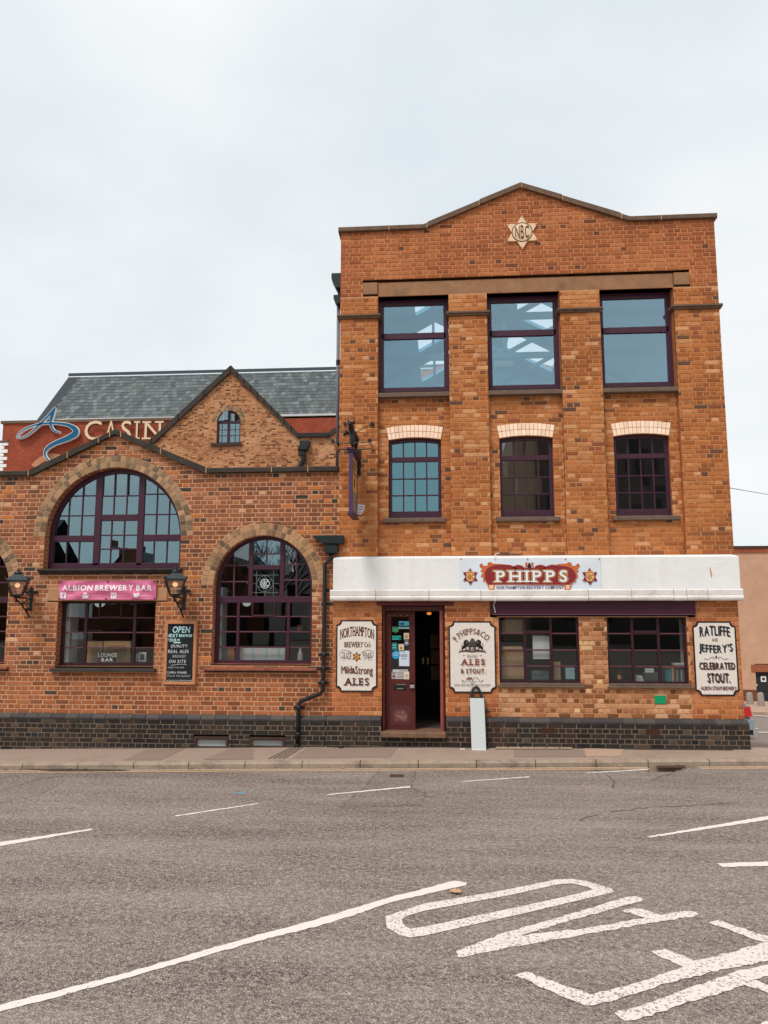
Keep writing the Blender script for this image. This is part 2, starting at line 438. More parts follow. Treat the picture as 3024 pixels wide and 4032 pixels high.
# ------------------------------------------------------------------ shared materials
M_brick = mat('brick', None, rough=0.92, attr=True, var=0.2, scale=38, bump=0.35, bscale=90, stain=0.36, staincol=lin(112,70,46), sscale=1.1, streak=(1.6,1.6,.5))
M_brick_l = mat('brick_weathered', None, rough=0.92, attr=True, var=0.2, scale=38, bump=0.35, bscale=90, stain=0.26, staincol=lin(112,74,54), sscale=1.2, streak=(1.5,1.5,.6))
M_blue = mat('blue_brick', None, rough=0.5, attr=True, var=0.25, scale=30, bump=0.25, bscale=80, stain=0.15, staincol=lin(70,58,50), sscale=1.6)
M_glaze = mat('glazed_brick', None, rough=0.35, attr=True, var=0.03, spec=0.5)
M_mo = [mat('mortar_a', lin(208,148,102,.95), var=0.2, bump=0.3), mat('mortar_b', lin(202,146,98,.95), var=0.2, scale=9, bump=0.3, stain=.3, staincol=lin(160,108,70)), mat('mortar_c', lin(204,148,104,.95), var=0.2, bump=0.3),
        mat('mortar_d', lin(210,164,128,.95), var=0.15, scale=8, bump=0.3), mat('mortar_e', lin(126,106,90), var=0.3, bump=0.3), mat('mortar_f', lin(212,164,122,.82), var=0.15, bump=0.2)]
M_soil = mat('sooty_stone', lin(64,56,50), var=0.35, scale=9, bump=0.4, bscale=30, stain=.6, staincol=lin(34,31,30), sscale=3)
M_cope = mat('weathered_coping', lin(112,88,70), var=0.3, scale=12, bump=0.4, bscale=30, stain=.5, staincol=lin(72,60,52), sscale=4)
M_conc = mat('stained_concrete', lin(156,114,82), var=0.22, scale=14, bump=0.3, bscale=60, stain=.8, staincol=lin(100,78,60), sscale=3.5)
M_stone = mat('sill_stone', lin(112,92,78), var=0.25, scale=14, bump=0.3, stain=.5, staincol=lin(70,60,54), sscale=5)
M_lintel = mat('sandstone', lin(186,138,100), var=0.12, scale=10, bump=0.2)
M_pur = mat('plum_paint', lin(68,32,50), rough=0.42, var=0.15, scale=12, spec=0.4, bump=0.1, bscale=60)
M_purd = mat('plum_paint_dark', lin(56,26,36), rough=0.42, var=0.15, scale=12, spec=0.4)
M_bar = mat('glazing_bar_highlit', lin(98,58,70), rough=.4, var=.1); M_steel = mat('plum_steel', lin(70,28,44), rough=0.5, var=0.12, scale=5, spec=0.35)  # bars paler than the frames: their highlights are put into the colour
M_white = mat('white_masonry_paint', lin(240,238,235), rough=0.7, var=0.05, scale=2.2, bump=0.5, bscale=9, stain=.3, staincol=lin(206,196,186), sscale=1.5, streak=(2.2,2.2,.35))
M_dark = mat('dark_interior', (0.025,0.023,0.022,1), rough=0.95, var=0)
M_jamb = brick_tex('jamb_brick', lin(160,94,56), lin(186,112,66), lin(190,126,74), 1.0, 0.11)
M_jambl = brick_tex('jamb_brick_left', lin(150,90,60), lin(176,108,76), lin(200,150,112), 1.0, 0.11)
M_side = brick_tex('side_brick', lin(158,90,56), lin(182,106,62), lin(196,134,88))
M_black = mat('black_iron', lin(30,32,34), rough=0.4, var=0.2, scale=20, spec=0.4)
M_green = mat('dark_green_iron', lin(24,36,36), rough=0.45, var=0.2, scale=20, spec=0.4)
GL_teal = glass('teal_glass', 0.40, (0.52,0.74,0.80,1), (0.6,0.7,0.7,1))
GL_sash = glass('deep_teal_glass', 0.40, (0.36,0.68,0.76,1), (0.5,0.7,0.7,1))
GL_blue = glass('blue_glass', 0.36, (0.54,0.80,0.94,1), (0.90,0.98,1.0,1))
GL_clear = glass('clear_glass', 0.22, (0.8,0.9,0.92,1), (0.85,0.9,0.9,1))
GL_mid = glass('grey_glass', 0.24, (0.86,0.9,0.9,1), (0.8,0.82,0.8,1))
GL_dark = glass('dull_glass', 0.10, (0.8,0.9,0.9,1), (0.8,0.82,0.8,1))

def archpoly(x0, x1, zb, cz=None, rise=None, n=24):
    """convex outline: flat bottom zb, springing cz; semicircle unless a rise is given"""
    h = (x1-x0)/2; cx = (x0+x1)/2
    if rise is None: R, c0 = h, cz
    else: R = (h*h+rise*rise)/(2*rise); c0 = cz+rise-R
    a0 = math.asin(min(1, h/R)); pts = [(x0, zb), (x1, zb)]
    for i in range(n+1):
        a = a0 - 2*a0*i/n; pts.append((cx+R*math.sin(a), c0+R*math.cos(a)))
    return pts
def inset(poly, d):
    """inset of a convex outline, same number of points"""
    if area2(poly) < 0: poly = poly[::-1]
    n = len(poly); out = []
    for i in range(n):
        p0, p, p1 = Vector(poly[i-1]), Vector(poly[i]), Vector(poly[(i+1) % n])
        e0 = (p-p0); e1 = (p1-p)
        n0 = Vector((-e0.y, e0.x)).normalized(); n1 = Vector((-e1.y, e1.x)).normalized()
        b = (n0+n1); k = d/max(0.25, (1+n0.dot(n1))); out.append((p.x+b.x*k, p.y+b.y*k))
    return out
def ring_geo(g, outer, inner, y0, y1):
    if area2(outer) < 0: outer = outer[::-1]
    n = len(outer)
    vs = [(p[0],y0,p[1]) for p in outer]+[(p[0],y0,p[1]) for p in inner]+[(p[0],y1,p[1]) for p in outer]+[(p[0],y1,p[1]) for p in inner]
    fs = []
    for i in range(n):
        j = (i+1) % n
        fs += [(i,j,n+j,n+i), (2*n+j,2*n+i,3*n+i,3*n+j), (n+i,n+j,3*n+j,3*n+i), (i,2*n+i,2*n+j,j)]
    g.add(vs, fs)
def reveal(parent, outer, y0, y1, m):
    g = Geo(); n = len(outer)
    for i in range(n):
        a, b = outer[i], outer[(i+1) % n]
        g.quad((a[0],y0,a[1]), (b[0],y0,b[1]), (b[0],y1,b[1]), (a[0],y1,a[1]))
    return g.build('reveal', m, parent)
def window(parent, outline, y, fw, members, lights, gl, fm, depth=0.07, name='window', bar=0.022, label=None, bm=None):
    """members: (name, x0,x1,z0,z1) solid rails; lights: (x0,x1,z0,z1, [bar xs], [bar zs], glass) all clipped to the outline"""
    inner = inset(outline, fw)
    g = Geo(); ring_geo(g, outline, inner, y, y+depth)
    w = g.build(name, fm, parent, label=label)
    big = inset(outline, fw*0.5)
    for nm, x0, x1, z0, z1 in members:
        p = clip_convex([(x0,z0),(x1,z0),(x1,z1),(x0,z1)], big)
        if p: Geo().prism(p, y+0.006, y+depth-0.006, 0.006).build(nm, fm, w)
    for L in lights:
        x0, x1, z0, z1, xs, zs = L[:6]; gm = L[6] if len(L) > 6 else gl
        xs = sorted(xs); zs = sorted(zs)
        for bx in xs:
            p = clip_convex([(bx-bar/2,z0),(bx+bar/2,z0),(bx+bar/2,z1),(bx-bar/2,z1)], big)
            if p: Geo().prism(p, y+0.016, y+0.05, 0.004).build('glazing_bar', bm or fm, w)
        for bz in zs:
            p = clip_convex([(x0,bz-bar/2),(x1,bz-bar/2),(x1,bz+bar/2),(x0,bz+bar/2)], big)
            if p: Geo().prism(p, y+0.0175, y+0.048, 0.004).build('glazing_bar', bm or fm, w)
        ex = [x0]+xs+[x1]; ez = [z0]+zs+[z1]
        for a, b in zip(ex, ex[1:]):
            for c, d in zip(ez, ez[1:]):
                p = clip_convex([(a,c),(b,c),(b,d),(a,d)], big)
                if not p: continue
                if area2(p) < 0: p = p[::-1]
                tx, tz = random.gauss(0, 0.006), random.gauss(0, 0.006); mx_ = (a+b)/2; mz_ = (c+d)/2
                pg = Geo(); pg.add([(v[0], y+0.034+tx*(v[0]-mx_)+tz*(v[1]-mz_), v[1]) for v in p], [tuple(range(len(p)))])
                pg.build('pane', gm, w)
    return w
def sill(parent, x0, x1, z0, z1, yf, yb, m, name='sill'):
    g = Geo(); g.prism([(x0,z0),(x1,z0),(x1,z1),(x0,z1)], yf, yb, 0.012); return g.build(name, m, parent)
def voussoirs(B, cx, cz, r0, r1, n, y, pal, a0=0.0, a1=math.pi, joint=0.010, name='arch_brick', m=None):
    """a ring of wedge bricks, each a part"""
    for i in range(n):
        t0 = a0+(a1-a0)*i/n; t1 = a0+(a1-a0)*(i+1)/n; dj = joint/2/((r0+r1)/2)
        t0 += dj; t1 -= dj; ra = r0+joint/2; rb = r1-joint/2
        pl = [(cx+ra*math.cos(t0), cz+ra*math.sin(t0)), (cx+rb*math.cos(t0), cz+rb*math.sin(t0)), (cx+rb*math.cos(t1), cz+rb*math.sin(t1)), (cx+ra*math.cos(t1), cz+ra*math.sin(t1))]
        base, sp = pal
        rgb = base[min(len(base)-1, int(random.random()*len(base)))]
        for pr, c in sp:
            if random.random() < pr: rgb = random.choice(c)
        g = Geo(); j = random.uniform(.93,1.07); c = lin(*rgb, 1.0); g.col = (c[0]*j*B.ring[0], c[1]*j*B.ring[1], c[2]*j*B.ring[2], 1)
        g.prism(pl, y+random.uniform(-.002,.002), y+0.03, 0.004, back=False)
        g.build(name, m or M_brick, B.parent)
def coping(parent, top, bot, xs, yf, yb, m, mj, gap=0.014):
    for a, b in zip(xs, xs[1:]):
        Geo().prism(strip(top, bot, a+gap/2, b-gap/2), yf, yb, 0.012).build('coping_stone', m, parent)
    for a in xs[1:-1]:
        Geo().prism(strip(top, bot, a-gap/2, a+gap/2), yf+0.006, yb, 0).build('coping_joint', mj, parent)

# ================================================================== THE TALL BREWERY BUILDING
xL = W(1338, 1500)[0]; xR = W(2862, 1700)[0]
zBand = W(2000, 2187)[1]; zLb = Q('A3', 390, 137)[1]; zLt = Q('A1', 390, 890)[1]
TALL = thing('brewery_building', 'tall orange brick brewery front with a shallow gable, three bays and a white painted band', 'building', (xL, 0, 0))
BT = Bricks(TALL); BT.alb = (1.02, 1.06, .92); BT.ring = (1.2, 1.2, 1.2)
SIDE = 0.0
# parapet outline
pts_t = [('A1',60,440),('A1',762,420),('A1',1555,75),('A2',790,355),('A2',1505,325)]
pts_b = [('A1',60,472),('A1',775,456),('A1',1562,108),('A2',775,392),('A2',1500,360)]
copT = [Q(*p, -0.05) for p in pts_t]; copB = [Q(*p, -0.05) for p in pts_b]
zl = (copT[0][1]+copT[1][1]+copT[3][1]+copT[4][1])/4; zb_ = zl-0.085
copT = [(xL-0.05, zl), (copT[1][0], zl), copT[2], (copT[3][0], zl), (xR+0.05, zl)]
copB = [(xL-0.05, zb_), (copT[1][0]+0.02, zb_), (copT[2][0], copT[2][1]-0.09), (copT[3][0]-0.02, zb_), (xR+0.05, zb_)]
jx = [xL-0.05, Q('A1',480,455,-.05)[0], Q('A1',790,415,-.05)[0], Q('A1',1215,235,-.05)[0], Q('A1',1565,95,-.05)[0], Q('A2',240,200,-.05)[0], Q('A2',720,350,-.05)[0], Q('A2',1045,360,-.05)[0], xR+0.05]
copTall = copT
coping(TALL, copT, copB, jx, -0.055, 0.32, M_cope, M_mo[5])
# parapet brickwork
lx0, lx1 = Q('A1',388,950)[0], Q('A2',1147,870)[0]
px0, px1 = Q('A1',266,950)[0], Q('A2',1278,870)[0]
pz0, pz1 = Q('A1',325,995)[1], Q('A1',325,895)[1]
BT.bits = []
BT.wall(xL, xR, zLb, zl+1.2, 0.0, PAL['fresh'], holes=[('r', lx0, lx1, zLb-1, zLt), ('r', px0, lx0+0.001, pz0, pz1), ('r', lx1-0.001, px1, pz0, pz1)], top=copB, mcol=0)
Geo().bbox(lx0, lx1, 0.035, 0.30, zLb, zLt-0.002, 0.008).build('concrete_lintel', M_conc, TALL)
for a, b in ((px0+.004, lx0-.003), (lx1+.003, px1-.004)):
    Geo().bbox(a, b, -0.004, 0.2, pz0+.004, pz1-.004, 0.008).build('padstone', M_conc, TALL)
# piers
def pedge(r, zx, zy): return Q(r, zx, zy)[0]
PIER = [(xL, (pedge('A3',389,600)+pedge('A5',388,600))/2), ((pedge('A3',974,600)+pedge('A5',982,600))/2, (pedge('A3',1289,600)+pedge('A5',1305,600))/2),
        ((pedge('A4',228,500)+pedge('A6',262,600))/2, (pedge('A4',556,500)+pedge('A6',598,600))/2), ((pedge('A4',1168,500)+pedge('A6',1225,600))/2, xR)]
for i, (a, b) in enumerate(PIER):
    BT.wall(a, b, zBand, zLb, 0.0, PAL['mid'], mcol=1, phase=a, bond='english')
# string course moulding on the piers
sz0, sz1 = Q('A3',240,322)[1], Q('A3',240,288)[1]
for i, (a, b) in enumerate(PIER):
    g = Geo(); e0 = 0.05; a_, b_ = a-e0, b+e0
    g.prism([(a_+.02,sz0),(b_-.02,sz0),(b_-.02,sz0+.03),(a_+.02,sz0+.03)], -0.03, 0.16, 0.004)
    g.prism([(a_,sz0+.031),(b_,sz0+.031),(b_,sz1),(a_,sz1)], -0.052, 0.16, 0.015)
    g.build('string_course', M_cope, TALL)
BAYS = [(PIER[0][1], PIER[1][0]), (PIER[1][1], PIER[2][0]), (PIER[2][1], PIER[3][0])]
YP = 0.11                                              # plane of the recessed panels
# heights of the window rows
tz = [Q('A3',680,y,0.2)[1] for y in (165, 212, 432, 490, 880, 917)]       # frame top .. frame bottom, first bay
tsill = (Q('A3',680,957,0.0)[1], Q('A3',680,920,0.0)[1])
mz = dict(crown=Q('A5',690,215,YP)[1], spring=Q('A5',480,238,YP)[1], top=Q('A5',690,238,.19)[1], t0=Q('A5',690,372,.19)[1], t1=Q('A5',690,412,.19)[1],
          b1=Q('A5',690,549,.19)[1], b2=Q('A5',690,685,.19)[1], g0=Q('A5',690,815,.19)[1], bot=Q('A5',690,862,.19)[1])
msill = (Q('A5',690,905,.05)[1], Q('A5',690,868,.05)[1])
gap = tsill[0]
midx = [(Q('A5',477,560,YP)[0], Q('A5',908,560,YP)[0]), (Q('A5',1388,560,YP)[0], Q('A6',168,560,YP)[0]), (Q('A6',668,560,YP)[0], Q('A6',1126,560,YP)[0])]
sillx = [(Q('A5',433,885,.05)[0], Q('A5',943,885,.05)[0]), (Q('A5',1355,880,.05)[0], Q('A6',222,880,.05)[0]), (Q('A6',652,870,.05)[0], Q('A6',1203,870,.05)[0])]
topx = [(Q('A3',403,540,.2)[0], Q('A3',972,540,.2)[0]), (Q('A3',1296,540,.2)[0], Q('A4',220,500,.2)[0]), (Q('A4',560,500,.2)[0], Q('A4',1150,500,.2)[0])]
for bi, (a, b) in enumerate(BAYS):
    wx0, wx1 = midx[bi]; cx = (wx0+wx1)/2; h = (wx1-wx0)/2; rise = mz['crown']-mz['spring']
    # springing line of the arch and its two glazed rings
    R = (h*h+rise*rise)/(2*rise); cz = mz['crown']-R; a0 = math.asin(h/R); t = 0.112
    # the glazed arch sits 3 mm proud, so courses run behind it; only the window itself is left open
    BT.wall(a-0.0, b+0.0, zBand, tsill[0], YP, PAL['mid'], holes=[('r', wx0, wx1, msill[1]-.01, mz['spring']+.0)] +
            [('r', cx-h*math.sqrt(max(0,1-(k/4)**2)), cx+h*math.sqrt(max(0,1-(k/4)**2)), mz['spring']+rise*k/4-.001, mz['spring']+rise*(k+1)/4) for k in range(4)], mcol=1)
    for rr0, rr1, nn in ((R+.002, R+t, 14), (R+t, R+2*t, 14)):
        voussoirs(BT, cx, cz, rr0, rr1, nn, YP-0.014, PAL['glaze'], math.pi/2-a0, math.pi/2+a0, 0.008, 'glazed_brick', M_glaze)
    bk = Geo()
    for k in range(12):
        t0 = math.pi/2-a0+2*a0*k/12; t1 = math.pi/2-a0+2*a0*(k+1)/12
        bk.prism([(cx+r_*math.cos(t_), cz+r_*math.sin(t_)) for r_, t_ in ((R,t0),(R+2*t,t0),(R+2*t,t1),(R,t1))], YP-0.006, YP+0.05, back=False)
    bk.build('arch_mortar', M_mo[2], TALL)
    # middle window
    ol = archpoly(wx0, wx1, msill[1], mz['spring'], rise, 12)
    reveal(TALL, ol, YP+.004, 0.26, M_jamb)
    x0i, x1i = wx0+.05, wx1-.05
    xs = [x0i+(x1i-x0i)*k/4 for k in (1,2,3)]
    gm = [GL_sash, GL_mid, GL_mid][bi]
    window(TALL, ol, 0.19, 0.055, [('transom', wx0, wx1, mz['t1'], mz['t0']), ('bottom_rail', wx0, wx1, msill[1], mz['g0'])],
           [(x0i, x1i, mz['t0'], mz['crown'], xs, []), (x0i, x1i, mz['g0'], mz['t1'], xs, [mz['b1'], mz['b2']])], gm, M_pur, 0.08)
    sill(TALL, sillx[bi][0], sillx[bi][1], msill[0], msill[1], YP-.06, 0.2, M_stone)
    # top window
    x0, x1 = topx[bi]; x0 = a+0.005; x1 = b-0.005
    ol = [(x0, tsill[1]), (x1, tsill[1]), (x1, zLb), (x0, zLb)]
    reveal(TALL, ol, 0.03, 0.28, M_jamb)
    fw = 0.085
    window(TALL, [(x0,tz[5]),(x1,tz[5]),(x1,tz[0]+0.03),(x0,tz[0]+0.03)], 0.20, 0.05,
           [('transom', x0, x1, tz[3]+.01, tz[2]-.01), ('bottom_rail', x0, x1, tz[5], tz[4]), ('head', x0, x1, tz[1], tz[0]), ('stile', x0, x0+fw, tz[4]+.001, tz[1]-.001), ('stile', x1-fw, x1, tz[4]+.001, tz[1]-.001)],
           [(x0+fw, x1-fw, tz[2], tz[1], [], []), (x0+fw, x1-fw, tz[4], tz[3], [], [])], GL_blue, M_pur, 0.08)
    Geo().box(x0, x1, 0.2, 0.27, tz[0]+.03, zLb-.002).build('head_board', M_purd, TALL)
    Geo().prism([(a-.0, tsill[0]), (b+.0, tsill[0]), (b, tsill[1]), (a, tsill[1])], 0.0, 0.24, 0.01).build('sill', M_stone, TALL)
# pier returns
for (a, b) in BAYS:
    g = Geo()
    for x in (a-.003, b+.003):
        g.quad((x,0.012,zBand),(x,YP+.03,zBand),(x,YP+.03,zLb),(x,0.012,zLb))
    g.build('pier_return', M_jamb, TALL)
# white band
bxL, bxR = Q('A7',128,230,-.15)[0], Q('A8',1428,230,-.15)[0]
bz_top = zBand-.005; bz_f = Q('A7',600,101,-.15)[1]; bz_m = Q('A7',600,355,-.2)[1]; bz_b = Q('A7',600,449,-.2)[1]
g = Geo()
g.add([(bxL,-.15,bz_m),(bxR,-.15,bz_m),(bxR,-.15,bz_f),(bxL,-.15,bz_f),(bxL+.05,0.0,bz_top),(bxR-.05,0.0,bz_top),(bxL,.3,bz_m),(bxR,.3,bz_m),(bxL,.3,bz_f),(bxR,.3,bz_f),(bxL+.05,.3,bz_top),(bxR-.05,.3,bz_top)],
      [(0,1,2,3),(3,2,5,4),(0,3,8,6),(1,7,9,2),(3,4,10,8),(2,9,11,5),(4,5,11,10)])
BAND = g.build('white_band', M_white, TALL)
mj = [bxL-.05] + [Q(r, x, 400, -.2)[0] for r, x in (('A7',475),('A7',910),('A7',1335),('A8',195),('A8',548),('A8',893),('A8',1000),('A8',1172))] + [bxR+.03]
mh = bz_m-bz_b; M_whm = mat('flaking_white_stone', lin(232,226,220), rough=.75, var=.08, scale=8, bump=.7, bscale=20, stain=.6, staincol=lin(172,158,146), sscale=4)
rx_, rz_s = Q('A8',1190,220,-.15); Geo().prism([(rx_-.012,rz_s+.09),(rx_+.006,rz_s+.09),(rx_+.02,rz_s-.02),(rx_+.016,rz_s-.09),(rx_,rz_s-.05)], -.1515, -.149).build('rust_stain', mat('rust_run', lin(206,140,84), var=.3, scale=40), TALL)
rx_, rz_s = Q('A8',1215,180,-.15); Geo().prism([(rx_-.07,rz_s+.11),(rx_+.10,rz_s+.10),(rx_+.10,rz_s-.10),(rx_+.02,rz_s-.14),(rx_-.04,rz_s-.05)], -.153, -.149, .002).build('plaster_patch', M_white, TALL)
Geo().bbox(bxL+.002, Q('A7',505,230,-.15)[0], -.1535, -.149, bz_m+.001, bz_f-.004, .003).build('plaster_patch', M_white, TALL)
for a, b in zip(mj, mj[1:]):
    g = Geo(); a += .004; b -= .004
    prof = [(-.16, bz_m), (-.172, bz_m-.006), (-.18, bz_m-.022), (-.178, bz_b+mh*.5), (-.17, bz_b+mh*.45), (-.192, bz_b+mh*.36), (-.196, bz_b+mh*.22), (-.188, bz_b+mh*.08), (-.172, bz_b), (-.02, bz_b)]
    n = len(prof); dz = random.uniform(-.003,.003); dy = random.uniform(-.004,.004)
    g.add([(a, p[0]+dy, p[1]+dz) for p in prof]+[(b, p[0]+dy, p[1]+dz) for p in prof], [(i,i+1,n+i+1,n+i) for i in range(n-1)]+[tuple(range(n)), tuple(range(2*n-1,n-1,-1))])
    g.build('moulding_block', M_whm, TALL)
Geo().box(bxL-.045, bxR+.025, -.166, -.03, bz_b+.006, bz_m-.01).build('moulding_core', mat('dirty_joint', lin(120,108,98), var=.2), TALL)
# ground floor
YG = -0.05; YPL = -0.115
gxL, gxR = (Q('A7',132,450,YG)[0]+Q('B6',1255,1080,YG)[0])/2, (Q('A8',1420,455,YG)[0]+Q('A8',1450,1200,YG)[0])/2
zPT = Q('B6',1440,1080,YPL)[1]
dx0, dx1 = Q('B7',214,600,YG)[0], Q('B7',733,600,YG)[0]
dz0 = Q('B7',460,1100,0)[1]; dzt = Q('A7',780,485,YG)[1]
g1 = (Q('G6',163,650,YG)[0], Q('G6',611,650,YG)[0]); g2 = (Q('G6',767,650,YG)[0], Q('G6',1213,650,YG)[0])
gz0, gz1 = Q('G6',400,838,YG)[1], Q('G6',400,462,YG)[1]
stx0, stx1 = Q('B7',1100,100,-.08)[0], Q('A8',1066,500,-.08)[0]
stz0, stz1 = Q('A8',600,562,-.08)[1], bz_b+.01
SIGNS_BITS = []
holes_g = [('r', dx0, dx1, -1, dzt), ('r', g1[0], g1[1], gz0, gz1), ('r', g2[0], g2[1], gz0, gz1), ('r', stx0, stx1, stz0, stz1+.1)]
lim = g1[0]-.02; lim2 = g2[1]+.03
BT.wall(gxL, lim, zPT+.001, bz_b+.03, YG, PAL['ground'], holes=holes_g, mcol=2, phase=gxL)
BT.wall(lim, lim2, zPT+.001, gz1, YG, PAL['buff'], holes=holes_g, mcol=2, phase=lim, L=.19)
BT.wall(lim, lim2, gz1, bz_b+.03, YG, PAL['ground'], holes=holes_g, mcol=2, phase=lim)
BT.wall(lim2, gxR, zPT+.001, bz_b+.03, YG, PAL['ground'], holes=holes_g, mcol=2, phase=lim2)
# steel lintel over the two windows
g = Geo(); g.bbox(stx0, stx1, -.085, .1, stz0+.012, stz1, .004); g.build('steel_lintel', M_steel, TALL)
Geo().box(stx0+.03, stx1, -.10, .1, stz0, stz0+.0115).build('lintel_flange', mat('pale_plum_edge', lin(112,82,92), var=.3, scale=30), TALL)  # flange in a paler plum than the lintel
# ground floor windows
M_gfr = M_purd
for (a, b), mull, lab in ((g1, (310, 455), None), (g2, (902, 1052), None)):
    ol = [(a,gz0),(b,gz0),(b,stz0),(a,stz0)]
    reveal(TALL, ol, YG+.004, 0.10, M_jamb)
    yw = 0.0; m0 = a+(b-a)*.327; m1 = a+(b-a)*.655
    zr = [Q('G6',500,v,yw)[1] for v in (740,650,558)]
    zt = stz0-.01; zb3 = gz0+.01; zi0 = zb3+.05; zi1 = Q('G6',400,475,yw)[1]; f2 = .022
    window(TALL, [(a,zb3),(b,zb3),(b,zt),(a,zt)], yw, .035, [('mullion', m0-f2, m0+f2, zb3, zt), ('mullion', m1-f2, m1+f2, zb3, zt), ('hopper_rail', m0+f2, m1-f2, zr[2]-.0, zr[2]+.05)],
           [(a+.03, m0-f2, zi0-.02, zi1+.02, [], zr), (m0+f2, m1-f2, zi0-.02, zi1+.02, [], zr), (m1+f2, b-.03, zi0-.02, zi1+.02, [], zr)], GL_dark, M_gfr, .06, bar=.024, bm=M_bar)
    g = Geo(); g.prism([(a-.03,gz0-.055),(b+.06,gz0-.055),(b+.06,gz0-.02),(a-.03,gz0-.02)], YG-.05, .03, .006); g.prism([(a,gz0-.019),(b+.03,gz0-.019),(b+.03,gz0+.012),(a,gz0+.012)], YG-.03, .05, .006)
    g.build('window_sill', M_stone, TALL)
# plinth of blue bricks with sloping coping bricks
zP = lambda x: -0.003+lerp_tab([(-12,-.27),(-7.5,-.157),(-.4,0.0),(4.9,.022),(30,.05)], x)
pxL, pxR = Q('K2',478,200,YPL)[0], Q('B8',1515,1040,YPL)[0]
PH = 0.066
def plinth(B, x0, x1, ztop, y, yback, holes=()):
    zc = ztop-PH-.012
    n = int((ztop-.0-(-.30))/.0765)
    B.wall(x0, x1, zc-n*.0765, zc, y, PAL['blue'], holes=holes, mcol=4, pitch=.0765, phase=x0, bond='english')
    x = x0
    while x < x1-.03:
        xe = min(x+.235, x1)
        if not any(h[0] == 'r' and h[4] > zc+.03 and h[1] < (x+xe)/2 < h[2] for h in holes):
            rgb = random.choice([(62,58,60),(68,64,64),(76,70,68),(58,56,60),(80,74,70)])
            g = Geo(); g.col = lin(*rgb)
            a, b = x+.005, xe-.005
            g.add([(a,y-.004,zc+.004),(b,y-.004,zc+.004),(b,yback,ztop),(a,yback,ztop),(a,y-.004,zc-.0),(b,y-.004,zc-.0),(b,yback,zc),(a,yback,zc)],
                  [(0,1,2,3),(4,5,1,0),(0,3,7,4),(1,5,6,2),(4,7,6,5)])
            g.v[0] = (a,y-.004,zc+.026); g.v[1] = (b,y-.004,zc+.026)
            g.build('coping_brick', M_blue, B.parent)
        x = xe
    B.mort.mi = 4; B.mort.add([(x0,y+.004,zc),(x1,y+.004,zc),(x1,yback,ztop-.01),(x0,yback,ztop-.01)], [(0,1,2,3)])
air = [(Q('B8',668,1000,YPL)[0], Q('B8',770,1000,YPL)[0], Q('B8',720,1018,YPL)[1], Q('B8',720,984,YPL)[1]), (Q('B7',1518,1090,YPL)[0], Q('B7',1622,1090,YPL)[0], Q('B7',1570,1107,YPL)[1], Q('B7',1570,1074,YPL)[1])]
hs = [('r', a, b, c, d) for a, b, c, d in air]
sz_ = Q('B7',460,1158,-.2)[1]
plinth(BT, pxL, dx0-.01, zPT, YPL, YG, hs)
plinth(BT, dx1+.01, pxR, zPT, YPL, YG, hs)
BT.wall(dx0-.01, dx1+.01, -.24, sz_+.01, YPL, PAL['blue'], mcol=4, pitch=.0765)
for a, b, c, d in air:
    g = Geo(); n = 9
    g.box(a, b, YPL+.02, YPL+.04, c, d)
    for k in range(n+1):
        x = a+(b-a)*k/n; g.box(x-.0035, x+.0035, YPL-.003, YPL+.019, c, d)
    for z in (c, (c+d)/2, d): g.box(a, b, YPL-.001, YPL+.0195, z-.004, z+.004)
    g.build('air_brick', mat('terracotta', lin(96,60,46), var=.2), TALL)
# shell: sides, back, roof, floors
zTop = zl-.12; DEP = 9.0
for x in (xL+.001, xR-.001):
    g = Geo(); g.quad((x,.02,-.3),(x,DEP,-.3),(x,DEP,zTop+.1),(x,.02,zTop+.1)); g.build('side_wall', M_side, TALL)
g = Geo(); g.quad((gxL+.001,-.04,-.3),(gxL+.001,.02,-.3),(gxL+.001,.02,bz_b),(gxL+.001,-.04,bz_b)); g.quad((gxR-.001,-.04,-.3),(gxR-.001,.02,-.3),(gxR-.001,.02,bz_b),(gxR-.001,-.04,bz_b)); g.build('side_return', M_side, TALL)
Geo().box(xL, xR, DEP, DEP+.2, -5, zTop+.1).build('rear_wall', M_side, TALL)
for z in (bz_b+.35, tsill[0]-.1): Geo().box(xL+.01, xR-.01, .3, DEP, z-.15, z).build('floor_slab', mat('dull_ceiling', lin(120,112,104), var=.1), TALL)
Geo().box(xL+.01, xR-.01, .25, DEP, -.4, -.02).build('ground_slab', M_dark, TALL)
# linings of the dark rooms
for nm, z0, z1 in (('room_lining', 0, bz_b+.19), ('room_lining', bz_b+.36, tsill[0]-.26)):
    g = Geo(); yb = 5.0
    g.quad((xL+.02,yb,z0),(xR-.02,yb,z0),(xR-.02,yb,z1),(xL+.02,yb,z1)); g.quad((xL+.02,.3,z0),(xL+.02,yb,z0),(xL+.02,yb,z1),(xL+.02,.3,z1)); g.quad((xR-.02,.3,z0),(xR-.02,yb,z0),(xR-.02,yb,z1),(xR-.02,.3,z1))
    g.build(nm, mat('room_wall', lin(64,60,56), var=.1), TALL)
